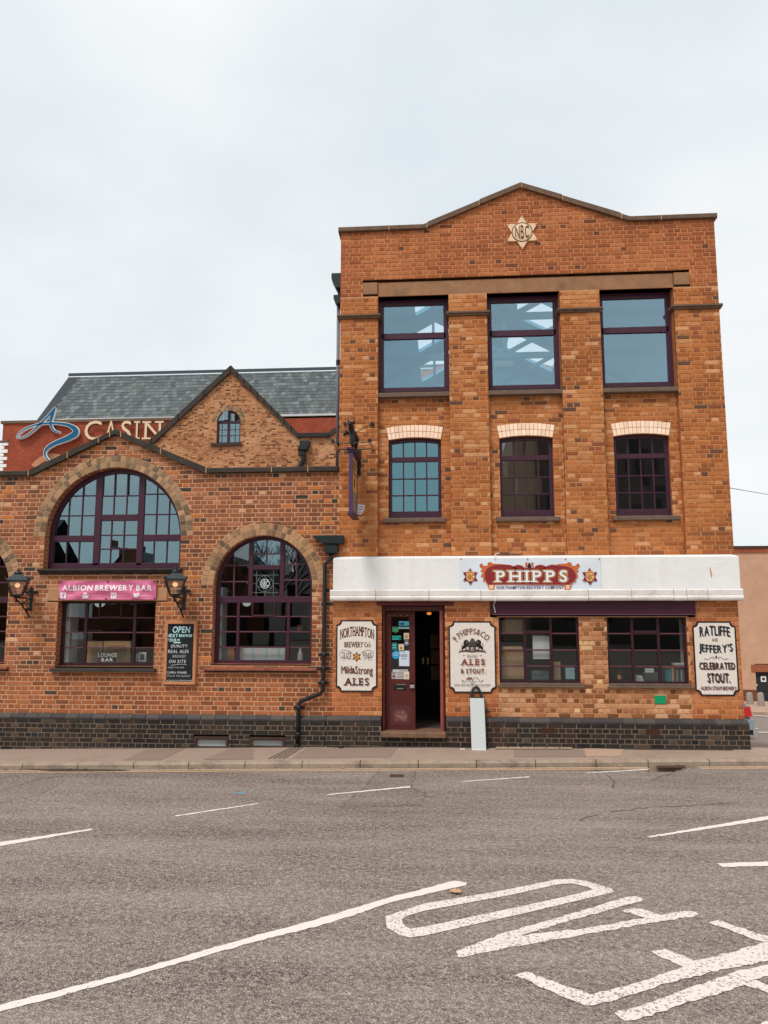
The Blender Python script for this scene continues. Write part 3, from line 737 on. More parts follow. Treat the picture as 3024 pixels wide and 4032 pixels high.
# roof of the top room: two glazed slopes on trusses
rf = tsill[0]; ev = zLb+.25; ry, rz = 4.4, zl+.75
M_ceil = mat('pale_ceiling', lin(122,180,206), var=.05, rough=.8)
M_truss = mat('blue_grey_timber', lin(66,112,134), var=.1)
SKYG = glass('skylight_glass', 0.08, (.9,.95,1,1), (.97,.98,1,1))
xm = copTall[2][0]; BANDS = [(1.9,3.3),(4.3,5.7),(6.8,8.2)]
def slope(xa, xb, t0, t1, name):
    P = lambda y, t, o=0: (xa+(xb-xa)*t, y, ev+(rz-ev)*t+o)
    g = Geo(); ys_e = [.3] + [v for b_ in BANDS for v in b_] + [DEP]
    def pan(y0, y1, ta, tb):
        g.add([P(y0,ta),P(y1,ta),P(y1,tb),P(y0,tb),P(y0,ta,.09),P(y1,ta,.09),P(y1,tb,.09),P(y0,tb,.09)], [(0,1,2,3),(7,6,5,4),(0,4,5,1),(1,5,6,2),(2,6,7,3),(3,7,4,0)])
    pan(.3, DEP, 0, t0); pan(.3, DEP, t1, 1)
    for k in range(0, len(ys_e), 2): pan(ys_e[k], ys_e[k+1], t0, t1)
    for y0, y1 in BANDS:
        p = Geo(); p.add([P(y0,t0,.1),P(y1,t0,.1),P(y1,t1,.1),P(y0,t1,.1)], [(0,1,2,3)]); p.build('skylight_pane', SKYG, TALL)
    g.build(name, M_ceil, TALL)
slope(xL, xm, .38, .90, 'roof_slope'); slope(xR, xm, .50, .88, 'roof_slope')
for y in (1.5, 3.8, 6.2):
    g = Geo(); g.box(xL, xR, y-.05, y+.05, ev-.16, ev-.04)
    def bar_(x0_, z0_, x1_, z1_, t=.045):
        d = Vector((x1_-x0_, 0, z1_-z0_)).normalized(); n_ = Vector((-d.z, 0, d.x))*t
        v = [(x0_-n_.x,y-t,z0_-n_.z),(x0_-n_.x,y+t,z0_-n_.z),(x0_+n_.x,y+t,z0_+n_.z),(x0_+n_.x,y-t,z0_+n_.z),(x1_-n_.x,y-t,z1_-n_.z),(x1_-n_.x,y+t,z1_-n_.z),(x1_+n_.x,y+t,z1_+n_.z),(x1_+n_.x,y-t,z1_+n_.z)]
        g.add(v, [(0,1,2,3),(7,6,5,4),(0,4,5,1),(1,5,6,2),(2,6,7,3),(3,7,4,0)])
    bar_(xm, ev-.1, xm, rz-.06); bar_(xL, ev-.03, xm, rz-.08, .06); bar_(xR, ev-.03, xm, rz-.08, .06)
    for sx_ in (xL, xR): bar_(xm, ev-.06, (xm+sx_)/2, (ev+rz)/2-.08); bar_((xm+sx_)/2, (ev+rz)/2-.08, (xm+sx_)/2, ev-.06, .03)
    g.build('roof_truss', M_truss, TALL)
g = Geo()
g.add([(xL+.03,DEP-.02,rf),(xR-.03,DEP-.02,rf),(xR-.03,DEP-.02,ev+.03),(xm,DEP-.02,rz-.02),(xL+.03,DEP-.02,ev+.03)], [(0,1,2,3,4)])
for x in (xL+.03, xR-.03): g.quad((x,.3,rf),(x,DEP,rf),(x,DEP,ev),(x,.3,ev))
g.build('pale_lining', M_ceil, TALL)
g = Geo(); g.add([(xL,DEP+.1,zTop),(xR,DEP+.1,zTop),(xm,DEP+.1,rz+.1)], [(0,1,2)]); g.build('rear_gable', M_side, TALL)
Geo().quad((xL,.31,zLt-.2),(xR,.31,zLt-.2),(xR,.31,zl),(xL,.31,zl)).build('parapet_back', M_side, TALL)

# ================================================================== THE LOW PUB WING
YL = 0.03; YLP = -0.03
LEFT = thing('pub_wing', 'low brown brick pub wing with round arched plum windows and a dark coped parapet gable', 'building', (-4.5, YL, 0))
BL = Bricks(LEFT); BL.alb = (.98, 1.03, .90); BL.ring = (.88, .82, .76)
zc0 = (Q('B1',100,940,-.03)[1]+Q('B2',800,912,-.03)[1])/2; zc1 = zc0-.09
ct = [Q('B1',232,945,-.03), Q('B1',940,600,-.03), Q('B2',240,916,-.03)]
cb = [Q('B1',262,975,-.03), Q('B1',940,655,-.03), Q('B2',215,952,-.03)]
XW0 = -12.5; XW1 = xL-.002
copT = [(XW0, zc0), (ct[0][0], zc0), ct[1], (ct[2][0], zc0), (XW1, zc0)]
th = (ct[1][1]-cb[1][1])*.78
copB = [(XW0, zc1), (ct[0][0]+.05, zc1), (ct[1][0], ct[1][1]-th), (ct[2][0]-.05, zc1), (XW1, zc1)]
xa = ct[1][0]
jx = [XW0, -10.2, ct[0][0], (ct[0][0]*.55+xa*.45), Q('B1',805,680,-.03)[0], Q('B1',895,635,-.03)[0], Q('B1',987,635,-.03)[0], xa*.5+ct[2][0]*.5, ct[2][0]-.02, Q('B2',765,930,-.03)[0], Q('B2',1062,930,-.03)[0], XW1]
coping(LEFT, copT, copB, jx, -.045, .38, M_soil, M_mo[5], .016)
# arches
YW = 0.19
acx = (Q('B3',367,630,YL)[0]+Q('B3',1477,620,YL)[0])/2; ar = (Q('B3',1477,620,YL)[0]-Q('B3',367,630,YL)[0])/2
acz = Q('B3',922,85,YL)[1]-ar
azs = Q('B3',900,912,YL)[1]                                 # top of sill A
aring = (Q('B3',1577,620,YL)[0]-Q('B3',1477,620,YL)[0])
bcx = (Q('B4',293,700,YL)[0]+Q('B4',1098,690,YL)[0])/2; br = (Q('B4',1098,690,YL)[0]-Q('B4',293,700,YL)[0])/2
bcz = Q('B4',695,328,YL)[1]-br; bzs = Q('B6',650,655,YL)[1]; bring = aring
ccx = 2*acx-bcx
lgx0, lgx1 = Q('B5',462,600,YL)[0], Q('B5',1262,600,YL)[0]
lgz0, lgz1 = Q('B5',860,880,YL)[1], Q('B5',860,345,YL)[1]
lsx0, lsx1, lsz1 = Q('B5',390,290,YL)[0], Q('B5',1368,290,YL)[0], Q('B5',860,236,YL)[1]
zLPT = Q('K1',700,104,YLP)[1]
base = [('K1',1282,300),('K1',1476,300)]
cel = [(Q('K1',1282,300,YLP)[0], Q('K1',1476,300,YLP)[0]), (Q('K1',1645,300,YLP)[0], Q('K2',186,300,YLP)[0])]
cz1 = Q('K1',1380,266,YLP)[1]
holesL = [('a', acx, acz, ar+aring, acz), ('r', acx-ar, acx+ar, azs, acz+.001), ('a', bcx, bcz, br+bring, bcz), ('r', bcx-br, bcx+br, bzs, bcz+.001),
          ('a', ccx, bcz, br+bring, bcz), ('r', ccx-br, ccx+br, bzs, bcz+.001), ('r', lgx0, lgx1, lgz0, lgz1), ('r', lsx0, lsx1, lgz1, lsz1)]
zmix = lgz0-.05
BL.wall(XW0, XW1, zLPT+.001, zmix, YL, PAL['low'], holes=holesL, mcol=3, joint=.0175, phase=.05)
BL.wall(XW0, XW1, zmix, zc1+1.2, YL, PAL['left'], holes=holesL, top=copB, mcol=3, joint=.0175, phase=.0)
for cx, cz, r, rg, n1, n2, pal in ((acx, acz, ar, aring, 44, 48, PAL['arch']), (bcx, bcz, br, bring, 33, 38, PAL['arch2']), (ccx, bcz, br, bring, 33, 38, PAL['arch'])):
    voussoirs(BL, cx, cz, r, r+rg/2, n1, YL-.003, pal, m=M_brick_l); voussoirs(BL, cx, cz, r+rg/2, r+rg, n2, YL-.003, pal, m=M_brick_l)
    g = Geo(); N = 48
    for k in range(N):
        t0, t1 = math.pi*k/N, math.pi*(k+1)/N
        g.add([(cx+q_*math.cos(t_), YL+.004, cz+q_*math.sin(t_)) for q_, t_ in ((r,t0),(r+rg,t0),(r+rg,t1),(r,t1))], [(0,1,2,3)])
    g.build('arch_mortar', M_mo[3], LEFT)
    za_ = zmix+math.floor((cz-zmix)/.0762)*.0762
    for sg in (-1, 1):
        x0_, x1_ = sorted((cx+sg*r, cx+sg*(r+rg))); BL.mort.mi = 3; BL.mort.add([(x0_,YL+.0065,za_),(x1_,YL+.0065,za_),(x1_,YL+.0065,cz),(x0_,YL+.0065,cz)], [(0,1,2,3)])
        if cz-za_ > .025:
            for k in (0, 1): BL.put([(x0_+rg*k/2+.005,za_+.005),(x0_+rg*(k+1)/2-.005,za_+.005),(x0_+rg*(k+1)/2-.005,cz-.004),(x0_+rg*k/2+.005,cz-.004)], YL, PAL['left'], False)
Geo().bbox(lsx0+.003, lsx1-.003, YL-.008, .2, lgz1, lsz1-.004, .01).build('stone_lintel', M_lintel, LEFT)
# arched window A, over the banner
olA = archpoly(acx-ar, acx+ar, azs, acz, None, 40)
reveal(LEFT, olA, YL+.004, .27, M_jambl)
X = lambda zx, zz: Q('B3', zx, zz, YW)[0]
Z = lambda zz, zx=900: Q('B3', zx, zz, YW)[1]
mlx = (X(770,500), X(824,500)); mrx = (X(1122,500), X(1172,500)); zb4 = azs+.02
window(LEFT, olA, YW, .075, [('mullion', mlx[0], mlx[1], azs, 9), ('mullion', mrx[0], mrx[1], azs, 9), ('transom', mlx[1], mrx[0], Z(520), Z(468)), ('transom', -20, mlx[0], Z(690), Z(637)), ('transom', mrx[1], 5, Z(688), Z(634)), ('bottom_rail', -20, 5, azs, Z(864))],
       [(mlx[1], mrx[0], Z(468), 9, [X(925,400), X(1030,400)], [Z(316)]), (mlx[1], mrx[0], Z(864), Z(520), [X(902,690), X(1006,690)], [Z(637), Z(750)]),
        (acx-ar, mlx[0], Z(637), 9, [X(557,480), X(665,480)], [Z(475), Z(312)]), (acx-ar, mlx[0], Z(864), Z(690), [X(537,780), X(640,780)], []),
        (mrx[1], acx+ar, Z(634), 9, [X(1275,480), X(1378,480)], [Z(470), Z(305)]), (mrx[1], acx+ar, Z(864), Z(688), [X(1252,780), X(1358,780)], [])], GL_teal, M_pur, .09)
g = Geo(); z1 = azs+.0; sx0, sx1 = Q('B3',300,930,-.03)[0], Q('B3',1482,930,-.03)[0]
for k, (yf, h0, h1) in enumerate(((-.05, -.035, .0), (-.03, -.065, -.036), (-.005, -.09, -.066))): g.prism([(sx0+.02*k, z1+h0),(sx1-.02*k, z1+h0),(sx1-.02*k, z1+h1),(sx0+.02*k, z1+h1)], yf, .2, .006)
g.build('moulded_sill', M_soil, LEFT)
# arched windows B and its mirror image
X4 = lambda zx, zz: Q('B4', zx, zz, YW)[0]-bcx
Z4 = lambda zz: Q('B4', 695, zz, YW)[1]
X6 = lambda zx, zz: Q('B6', zx, zz, YW)[0]-bcx
Z6 = lambda zz: Q('B6', 695, zz, YW)[1]
GL_lead = glass('leaded_glass', 0.10, (.8,.9,.85,1), (.55,.62,.58,1))
def arch_b(cx, s):
    def R_(a, b): a, b = cx+s*a, cx+s*b; return (min(a,b), max(a,b))
    ol = archpoly(cx-br, cx+br, bzs, bcz, None, 32)
    reveal(LEFT, ol, YL+.004, .27, M_jambl)
    m1 = R_(X4(576,650), X4(612,650)); m2 = R_(X4(832,650), X4(868,650)); c0 = R_(X4(612,650), X4(832,650))
    l1 = R_(X6(476,400), X6(500,400)); l2 = R_(X6(888,400), X6(912,400)); lc = R_(X6(500,400), X6(888,400)); hp = R_(X6(602,200), X6(796,200))
    lo = R_(-br, X4(576,650)); ro = R_(X4(868,650), br); ll = R_(-br, X6(476,400)); lr = R_(X6(912,400), br)
    zT0, zT1 = Z4(878), Z4(826); rows = [Z6(265), Z6(390), Z6(518)]
    w = window(LEFT, ol, YW, .06, [('mullion',)+m1+(zT1, 9), ('mullion',)+m2+(zT1, 9), ('transom', cx-br, cx+br, zT0, zT1), ('transom',)+c0+(Z4(608), Z4(570)), ('mullion',)+l1+(bzs, zT0), ('mullion',)+l2+(bzs, zT0),
               ('hopper_stile', hp[0], hp[0]+.025, rows[0]+.012, zT0), ('hopper_stile', hp[1]-.025, hp[1], rows[0]+.012, zT0), ('hopper_rail', hp[0]+.025, hp[1]-.025, rows[0], rows[0]+.03), ('bottom_rail', cx-br, cx+br, bzs, Z6(634))],
           [c0+(Z4(570), 9, [cx+s*X4(724,480)], [Z4(478)], GL_teal), c0+(zT1, Z4(608), [], [], GL_lead), lo+(zT1, 9, [cx+s*X4(458,600)], [Z4(572), Z4(705)], GL_clear), ro+(zT1, 9, [cx+s*X4(968,600)], [Z4(564), Z4(693)], GL_clear),
            ll+(Z6(634), zT0, [], rows), lc+(Z6(634), zT0, [], rows), lr+(Z6(634), zT0, [], rows)], GL_dark, M_pur, .08, bar=.022, bm=M_bar)
    # tiled sill
    x = cx-br-.12; xe = cx+br+.1; n = 9
    for k in range(n):
        a, b = x+(xe-x)*k/n+.003, x+(xe-x)*(k+1)/n-.003
        tl = Geo(); tl.add([(a,-.05,bzs-.075),(b,-.05,bzs-.075),(b,.2,bzs-.0),(a,.2,bzs-.0),(a,-.05,bzs-.1),(b,-.05,bzs-.1),(b,.2,bzs-.1),(a,.2,bzs-.1)], [(0,1,2,3),(4,5,1,0),(0,3,7,4),(1,5,6,2),(4,7,6,5)])
        tl.build('sill_tile', mat('red_tile', lin(140,82,60), var=.25, scale=9, stain=.5, staincol=lin(90,66,54), sscale=5), LEFT)
    Geo().box(x+.01, xe-.01, .0, .2, bzs-.13, bzs-.101).build('sill_bed', M_soil, LEFT)
    return w, c0, zT1
wB, cB, zTB = arch_b(bcx, 1)
arch_b(ccx, -1)
# lounge window
X5 = lambda zx, zz: Q('B5', zx, zz, YW)[0]
Z5 = lambda zz: Q('B5', 860, zz, YW)[1]
reveal(LEFT, [(lgx0,lgz0),(lgx1,lgz0),(lgx1,lgz1),(lgx0,lgz1)], YL+.004, .27, M_jambl)
m1 = (X5(682,600), X5(706,600)); m2 = (X5(1082,600), X5(1106,600)); hp = (X5(803,420), X5(992,420)); zb5 = lgz0+.01; rows = [Z5(482), Z5(603), Z5(727)]
window(LEFT, [(lgx0,zb5),(lgx1,zb5),(lgx1,lgz1),(lgx0,lgz1)], YW, .04, [('mullion',)+m1+(zb5,lgz1), ('mullion',)+m2+(zb5,lgz1), ('hopper_stile', hp[0], hp[0]+.024, rows[0]+.03, lgz1), ('hopper_stile', hp[1]-.024, hp[1], rows[0]+.03, lgz1), ('hopper_rail', hp[0], hp[1], rows[0], rows[0]+.0295)],
       [(lgx0+.03, m1[0], zb5, lgz1, [], rows), (m1[1], m2[0], zb5, lgz1, [], rows), (m2[1], lgx1-.03, zb5, lgz1, [], rows)], GL_dark, M_purd, .07, bar=.022, bm=M_bar)
g = Geo(); sx0, sx1 = Q('B5',402,895,-.05)[0], Q('B5',1262,895,-.05)[0]
g.add([(sx0,-.06,lgz0-.05),(sx1,-.06,lgz0-.05),(sx1,.2,lgz0+.008),(sx0,.2,lgz0+.008),(sx0,-.06,lgz0-.085),(sx1,-.06,lgz0-.085),(sx1,.2,lgz0-.085),(sx0,.2,lgz0-.085)], [(0,1,2,3),(4,5,1,0),(0,3,7,4),(1,5,6,2),(4,7,6,5)])
g.build('window_sill', M_soil, LEFT)
# plinth and cellar lights
hsL = [('r', a-.045, b+.045, -1, cz1+.05) for a, b in cel]
plinth(BL, XW0, pxL+.03, zLPT, YLP, YL, hsL)
for a, b in cel:
    z0 = zP((a+b)/2)-.02; g = Geo()
    ring_geo(g, [(a-.04,z0),(b+.04,z0),(b+.04,cz1+.04),(a-.04,cz1+.04)], inset([(a-.04,z0),(b+.04,z0),(b+.04,cz1+.04),(a-.04,cz1+.04)], .04), YLP-.004, YLP+.1)
    w = g.build('cellar_light', mat('rusty_frame', lin(72,52,44), var=.3, scale=20), LEFT)
    Geo().box(a-.02, b+.02, YLP+.05, YLP+.06, z0+.02, cz1-.015).build('frosted_pane', mat('frosted_glass', lin(176,182,182), rough=.3, var=.06), w)
# shell of the wing
g = Geo(); g.quad((XW0,YL+.02,-.4),(XW0,8,-.4),(XW0,8,zc0),(XW0,YL+.02,zc0)); g.build('side_wall', M_side, LEFT)
Geo().box(XW0, XW1-.01, 8, 8.2, -5, zc0).build('rear_wall', M_side, LEFT)
Geo().box(XW0, XW1-.01, .39, 8, zc1-.25, zc1-.1).build('flat_roof', mat('roofing_felt', lin(70,70,72), var=.2), LEFT)
Geo().prism(strip([(p[0], p[1]-.02) for p in copB], [(XW0, zc1-.12), (XW1, zc1-.12)], XW0, XW1), .3, .37).build('parapet_back', M_side, LEFT)
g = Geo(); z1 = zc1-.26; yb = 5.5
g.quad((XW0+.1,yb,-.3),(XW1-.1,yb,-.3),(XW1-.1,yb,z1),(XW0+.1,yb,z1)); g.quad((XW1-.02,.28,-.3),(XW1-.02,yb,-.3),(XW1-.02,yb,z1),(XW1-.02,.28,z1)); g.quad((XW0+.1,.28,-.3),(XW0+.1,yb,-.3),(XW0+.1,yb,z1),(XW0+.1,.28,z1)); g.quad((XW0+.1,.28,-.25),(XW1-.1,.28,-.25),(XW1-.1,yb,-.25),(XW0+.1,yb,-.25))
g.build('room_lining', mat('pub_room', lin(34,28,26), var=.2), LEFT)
# ================================================================== BUILDINGS BEHIND
YB = 18.7
GAB = thing('gable_house', 'pale orange brick gable with a small arched window behind the pub wing', 'building', (-7, YB, 0))
BG = Bricks(GAB); BG.alb = (.90, .96, .84); BG.ring = (.8, .76, .7)
apx = Q('B2',433,78,YB-.1); lA = Q('B1',1212,700,YB-.1); rV = Q('B2',985,632,YB-.1); gR = Q('B2',1230,628,YB-.1); rE = Q('B2',1305,572,YB-.1)
sl = (apx[1]-lA[1])/(apx[0]-lA[0]); lx = apx[0]-(apx[1]+2)/sl
xr_end = -1.0; slr = (rE[1]-gR[1])/(rE[0]-gR[0])
tG = [(lx, -2.0), apx, rV, gR, (xr_end, gR[1]+slr*(xr_end-gR[0]))]
tBt = [(p[0], p[1]-.22 if i in (0,) else p[1]-(.27 if i == 1 else .22 if i != 3 else .2)) for i, p in enumerate(tG)]
wcx = (Q('B2',318,600,YB)[0]+Q('B2',511,600,YB)[0])/2; wr = (Q('B2',511,600,YB)[0]-Q('B2',318,600,YB)[0])/2
wcz = Q('B2',415,448,YB)[1]-wr; wzb = Q('B2',415,716,YB)[1]; wro = (Q('B2',546,540,YB)[0]-Q('B2',272,540,YB)[0])/2
zg0 = Q('B2',600,960,YB)[1]-.2
BG.bits = [(-99, Q('B1',1300,900,YB)[0]-4, -9, 99)]
BG.wall(lx, xr_end, zg0, apx[1]+.2, YB, PAL['gable'], holes=[('a', wcx, wcz, wro, wcz), ('r', wcx-wr, wcx+wr, wzb, wcz+.001)], top=tBt, mcol=5, phase=.1)
for r0, r1, n in ((wr, (wr+wro)/2, 26), ((wr+wro)/2, wro, 32)): voussoirs(BG, wcx, wcz, r0, r1, n, YB-.003, PAL['arch'], m=M_brick_l)
g = Geo()
for k in range(30):
    t0, t1 = math.pi*k/30, math.pi*(k+1)/30
    g.add([(wcx+q_*math.cos(t_), YB+.005, wcz+q_*math.sin(t_)) for q_, t_ in ((wr,t0),(wro,t0),(wro,t1),(wr,t1))], [(0,1,2,3)])
g.build('arch_mortar', M_mo[5], GAB)
olG = archpoly(wcx-wr, wcx+wr, wzb, wcz, None, 20); reveal(GAB, olG, YB+.004, YB+.2, M_jambl)
Xg = lambda a: Q('B2', a, 600, YB+.12)[0]
Zg = lambda a: Q('B2', 415, a, YB+.12)[1]
window(GAB, olG, YB+.12, .07, [('transom', -20, 9, Zg(556), Zg(534)), ('mullion', Xg(404), Xg(426), wzb, Zg(556))],
       [(wcx-wr, wcx+wr, Zg(534), 99, [Xg(377), Xg(418), Xg(463)], []), (wcx-wr, Xg(404), wzb+.08, Zg(556), [Xg(361)], [Zg(605), Zg(653)]), (Xg(426), wcx+wr, wzb+.08, Zg(556), [Xg(468)], [Zg(605), Zg(653)])], GL_teal, M_pur, .08, bar=.03)
Geo().box(Q('B2',276,724,YB)[0], Q('B2',520,724,YB)[0], YB-.1, YB+.2, wzb-.12, wzb).build('sill', M_soil, GAB)
# copings: sloping stones, ridge cap, gutter
def along(p, r, n): return [(p[0]+(r[0]-p[0])*k/n) for k in range(n+1)]
tG0 = [(a, b-.03 if i != 3 else b) for i, (a, b) in enumerate(tBt)]
ridge = [(p[0], p[1]) for p in tG]
for p, r_, n in ((0,1,14),(1,2,10),(3,4,3)):
    xs = along(ridge[p], ridge[r_], n)
    for a, b in zip(xs, xs[1:]): Geo().prism(strip(ridge, tG0, a+.008, b-.008), YB-.12, YB+.4, .02).build('coping_stone', M_soil, GAB)
gx0, gx1 = rV[0], gR[0]
Geo().box(gx0, gx1, YB-.16, YB+.1, rV[1]-.18, rV[1]-.02).build('gutter', M_black, GAB)
hx0, hx1 = Q('B2',1002,700,YB-.2)[0], Q('B2',1078,700,YB-.2)[0]; hz = Q('B2',1040,700,YB-.2)[1]; hc = Q('B2',1020,760,YB-.2)[0]
g = Geo(); g.prism([(hx0,hz),(hx1,hz),(hx1,hz-.16),(hc+.2,hz-.4),(hc-.2,hz-.4),(hx0,hz-.16)], YB-.4, YB-.02, .02)
g.tube([(hc,YB-.2,hz-.35),(hc+.05,YB-.2,hz-.75),(hc-.1,YB-.2,hz-1.1),(hc-.12,YB-.2,hz-3.5)], .11, 8)
for dz in (.55, 1.15): g.lathe((hc-.03-.05*(dz>1),YB-.2,hz-dz), [(.16,-.08),(.16,.08)], 10)
g.build('downpipe', M_black, GAB)
# roof behind the gable
g = Geo(); d = 9
g.quad((apx[0],YB+.2,apx[1]-.15),(apx[0],YB+d,apx[1]-.15),(lx,YB+d,-2.15),(lx,YB+.2,-2.15)); g.quad((apx[0],YB+.2,apx[1]-.15),(apx[0],YB+d,apx[1]-.15),(rV[0],YB+d,rV[1]-.2),(rV[0],YB+.2,rV[1]-.2))
g.quad((rV[0],YB+.1,rV[1]-.2),(rV[0],YB+d,rV[1]-.2),(xr_end,YB+d,rV[1]-.2),(xr_end,YB+.1,rV[1]-.2))
g.build('roof', mat('slate_plain', lin(84,88,92), var=.2), GAB)
xs0 = apx[0]-(apx[1]-zg0)/sl+.4
Geo().quad((xs0,YB+.5,-4),(xr_end,YB+.5,-4),(xr_end,YB+.5,zg0+.3),(xs0,YB+.5,zg0+.3)).build('lower_wall', M_side, GAB)

YC = 42.0
CAS = thing('casino_building', 'large red brick building with a long grey slate roof and white corner quoins', 'building', (-20, YC, 0))
cxl = Q('B1',22,620,YC)[0]; ctop = Q('B1',150,540,YC)[1]; cxr = 6.0
ez0 = Q('B1',900,516,YC)[1]
M_cas = brick_tex('casino_brick', lin(142,62,42), lin(168,78,52), lin(150,96,76), 1.0, .225, .075)
Geo().box(cxl, cxr, YC, YC+16, -6, ctop-.15).build('wall', M_cas, CAS)
Geo().box(cxl-.15, Q('B1',1395,515,YC)[0]+3, YC-.12, YC+.4, ctop-.148, ctop+.06).build('parapet_coping', M_cope, CAS)
# white quoins
qh = None
for k, (zx1, y0, y1) in enumerate(((104,456,497),(55,500,542),(97,543,588),(48,592,632),(90,635,678),(42,682,722),(82,725,768),(40,770,812),(75,815,858))):
    a = Q('LG',-8,y0,YC); b = Q('LG',zx1-4*0,y1,YC)
    Geo().bbox(cxl-.06, b[0], YC-.06, YC+.2, b[1]+.03, a[1], .02).build('quoin', M_white, CAS)
Geo().box(cxl-.2, Q('LG',104,440,YC)[0], YC-.1, YC+.2, Q('LG',50,452,YC)[1], Q('LG',50,430,YC)[1]).build('string_course', M_cope, CAS)
# pale brick arch peeping over the pub coping
ax, az = Q('LG',640,900,YC)
for k in range(20):
    t0 = math.pi*(.18+.64*k/20); t1 = math.pi*(.18+.64*(k+1)/20)-.01
    Geo().prism([(ax+r_*math.cos(t_), az+r_*math.sin(t_)) for r_, t_ in ((1.45,t0),(1.9,t0),(1.9,t1),(1.45,t1))], YC-.02, YC+.05).build('arch_brick', mat('buff_brick', lin(196,140,100), var=.15), CAS)
# slate roof: every slate a tilted piece
RUN = 5.0
e0 = Q('B1',300,522,YC+.1); e1x = 7.0; ez = Q('B1',900,516,YC+.1)[1]; r0 = Q('B1',565,176,YC+.1+RUN); rz_ = (Q('B1',900,150,YC+.1+RUN)[1]+Q('B2',900,135,YC+.1+RUN)[1])/2
M_slate = mat('slate', None, attr=True, rough=.65, var=.12, scale=14, stain=.3, staincol=lin(96,100,92), sscale=.6)
SLC = [(84,90,96),(92,98,104),(100,106,110),(112,118,122),(96,100,100),(124,130,134),(106,112,112)]
rows = 14; cnt = 0; slist = []
for r in range(rows):
    t0, t1 = r/rows, (r+1)/rows
    w = .36; x = -30 + (r % 2)*w/2
    while x < e1x:
        xa_ = x+.006; xb_ = x+w-.006
        le = lambda t: e0[0]+(r0[0]-e0[0])*t
        if xb_ > le(t0)+.05: slist.append((max(xa_, le(t0)), max(xa_, le(t1)), xb_, t0, t1))
        x += w
Pn = lambda x, t, o: (x, YC+.1+RUN*t-o*.72, ez+(rz_-ez)*t+o*.72)
gR_ = Geo(); single = []
for (xa_, xb2, xb_, t0, t1) in slist:
    px_ = (Vector(Pn((xa_+xb_)/2, t0, 0))-CAM); u = CX+F*px_.dot(rgt)/px_.dot(fwd)
    vis = 0 < u < 1330
    single.append((0 if vis else 1, px_.length))
order = sorted(range(len(slist)), key=lambda k: single[k]); S300 = set(order[:300])
for k, (xa_, xb2, xb_, t0, t1) in enumerate(slist):
    g = Geo() if k in S300 else gR_
    c = lin(*random.choice(SLC)); j = random.uniform(.9,1.1)*.72; g.col = (c[0]*j,c[1]*j*1.02,c[2]*j*.97,1)
    t1o = t1+.012
    vs = [Pn(xa_,t0,.035),Pn(xb_,t0,.035),Pn(xb_,t1o,.012),Pn(xb2,t1o,.012),Pn(xa_,t0,.008),Pn(xb_,t0,.008)]
    g.add(vs, [(0,1,2,3),(4,5,1,0)])
    if k in S300: g.build('slate', M_slate, CAS)
gR_.build('slates', M_slate, CAS, kind='stuff')
g = Geo(); g.quad(Pn(e0[0],0,0),Pn(e1x,0,0),Pn(e1x,1,0),Pn(r0[0],1,0)); g.quad(Pn(r0[0],1,0),Pn(e1x,1,0),(e1x,YC+.1+2*RUN,ez),(r0[0],YC+.1+2*RUN,ez)); g.add([Pn(e0[0],0,0),Pn(r0[0],1,0),(e0[0],YC+.1+2*RUN,ez)],[(0,1,2)])
g.build('roof_deck', mat('slate_dark', lin(58,62,66), var=.1), CAS)
g = Geo(); g.box(r0[0], e1x, YC+.1+RUN-.15, YC+.1+RUN+.15, rz_-.05, rz_+.2); g.build('ridge', mat('lead_dark', lin(70,78,84), var=.1), CAS)
g = Geo(); g.add([Pn(r0[0]-.25,.955,.05),Pn(e1x,.955,.05),Pn(e1x,1.0,.05),Pn(r0[0],1.0,.05)],[(0,1,2,3)]); g.build('lead_flashing', mat('lead_pale', lin(196,204,208), var=.15), CAS)
Geo().box(e0[0]+1.5, e1x, YC-.1, YC+.15, ez-.12, ez+.02).build('gutter', mat('pale_gutter', lin(200,200,200), var=.05), CAS)
# raised casino logo and letters
YLg = YC-.35
def ribbon2(pts, ws, n=6):
    """smooth variable-width ribbon outline as quads from control points (Catmull-Rom)"""
    P, Wd = [], []
    for i in range(len(pts)-1):
        p0 = pts[max(i-1,0)]; p1 = pts[i]; p2 = pts[i+1]; p3 = pts[min(i+2,len(pts)-1)]
        for k in range(n):
            t = k/n
            f = lambda a,b,c,d: .5*((2*b)+(-a+c)*t+(2*a-5*b+4*c-d)*t*t+(-a+3*b-3*c+d)*t**3)
            P.append((f(p0[0],p1[0],p2[0],p3[0]), f(p0[1],p1[1],p2[1],p3[1]))); Wd.append(ws[i]+(ws[i+1]-ws[i])*t)
    P.append(pts[-1]); Wd.append(ws[-1]); L, R_ = [], []
    for i, p in enumerate(P):
        a = P[max(i-1,0)]; b = P[min(i+1,len(P)-1)]; dx, dz = b[0]-a[0], b[1]-a[1]; l = math.hypot(dx,dz) or 1
        L.append((p[0]-dz/l*Wd[i]/2, p[1]+dx/l*Wd[i]/2)); R_.append((p[0]+dz/l*Wd[i]/2, p[1]-dx/l*Wd[i]/2))
    return L, R_
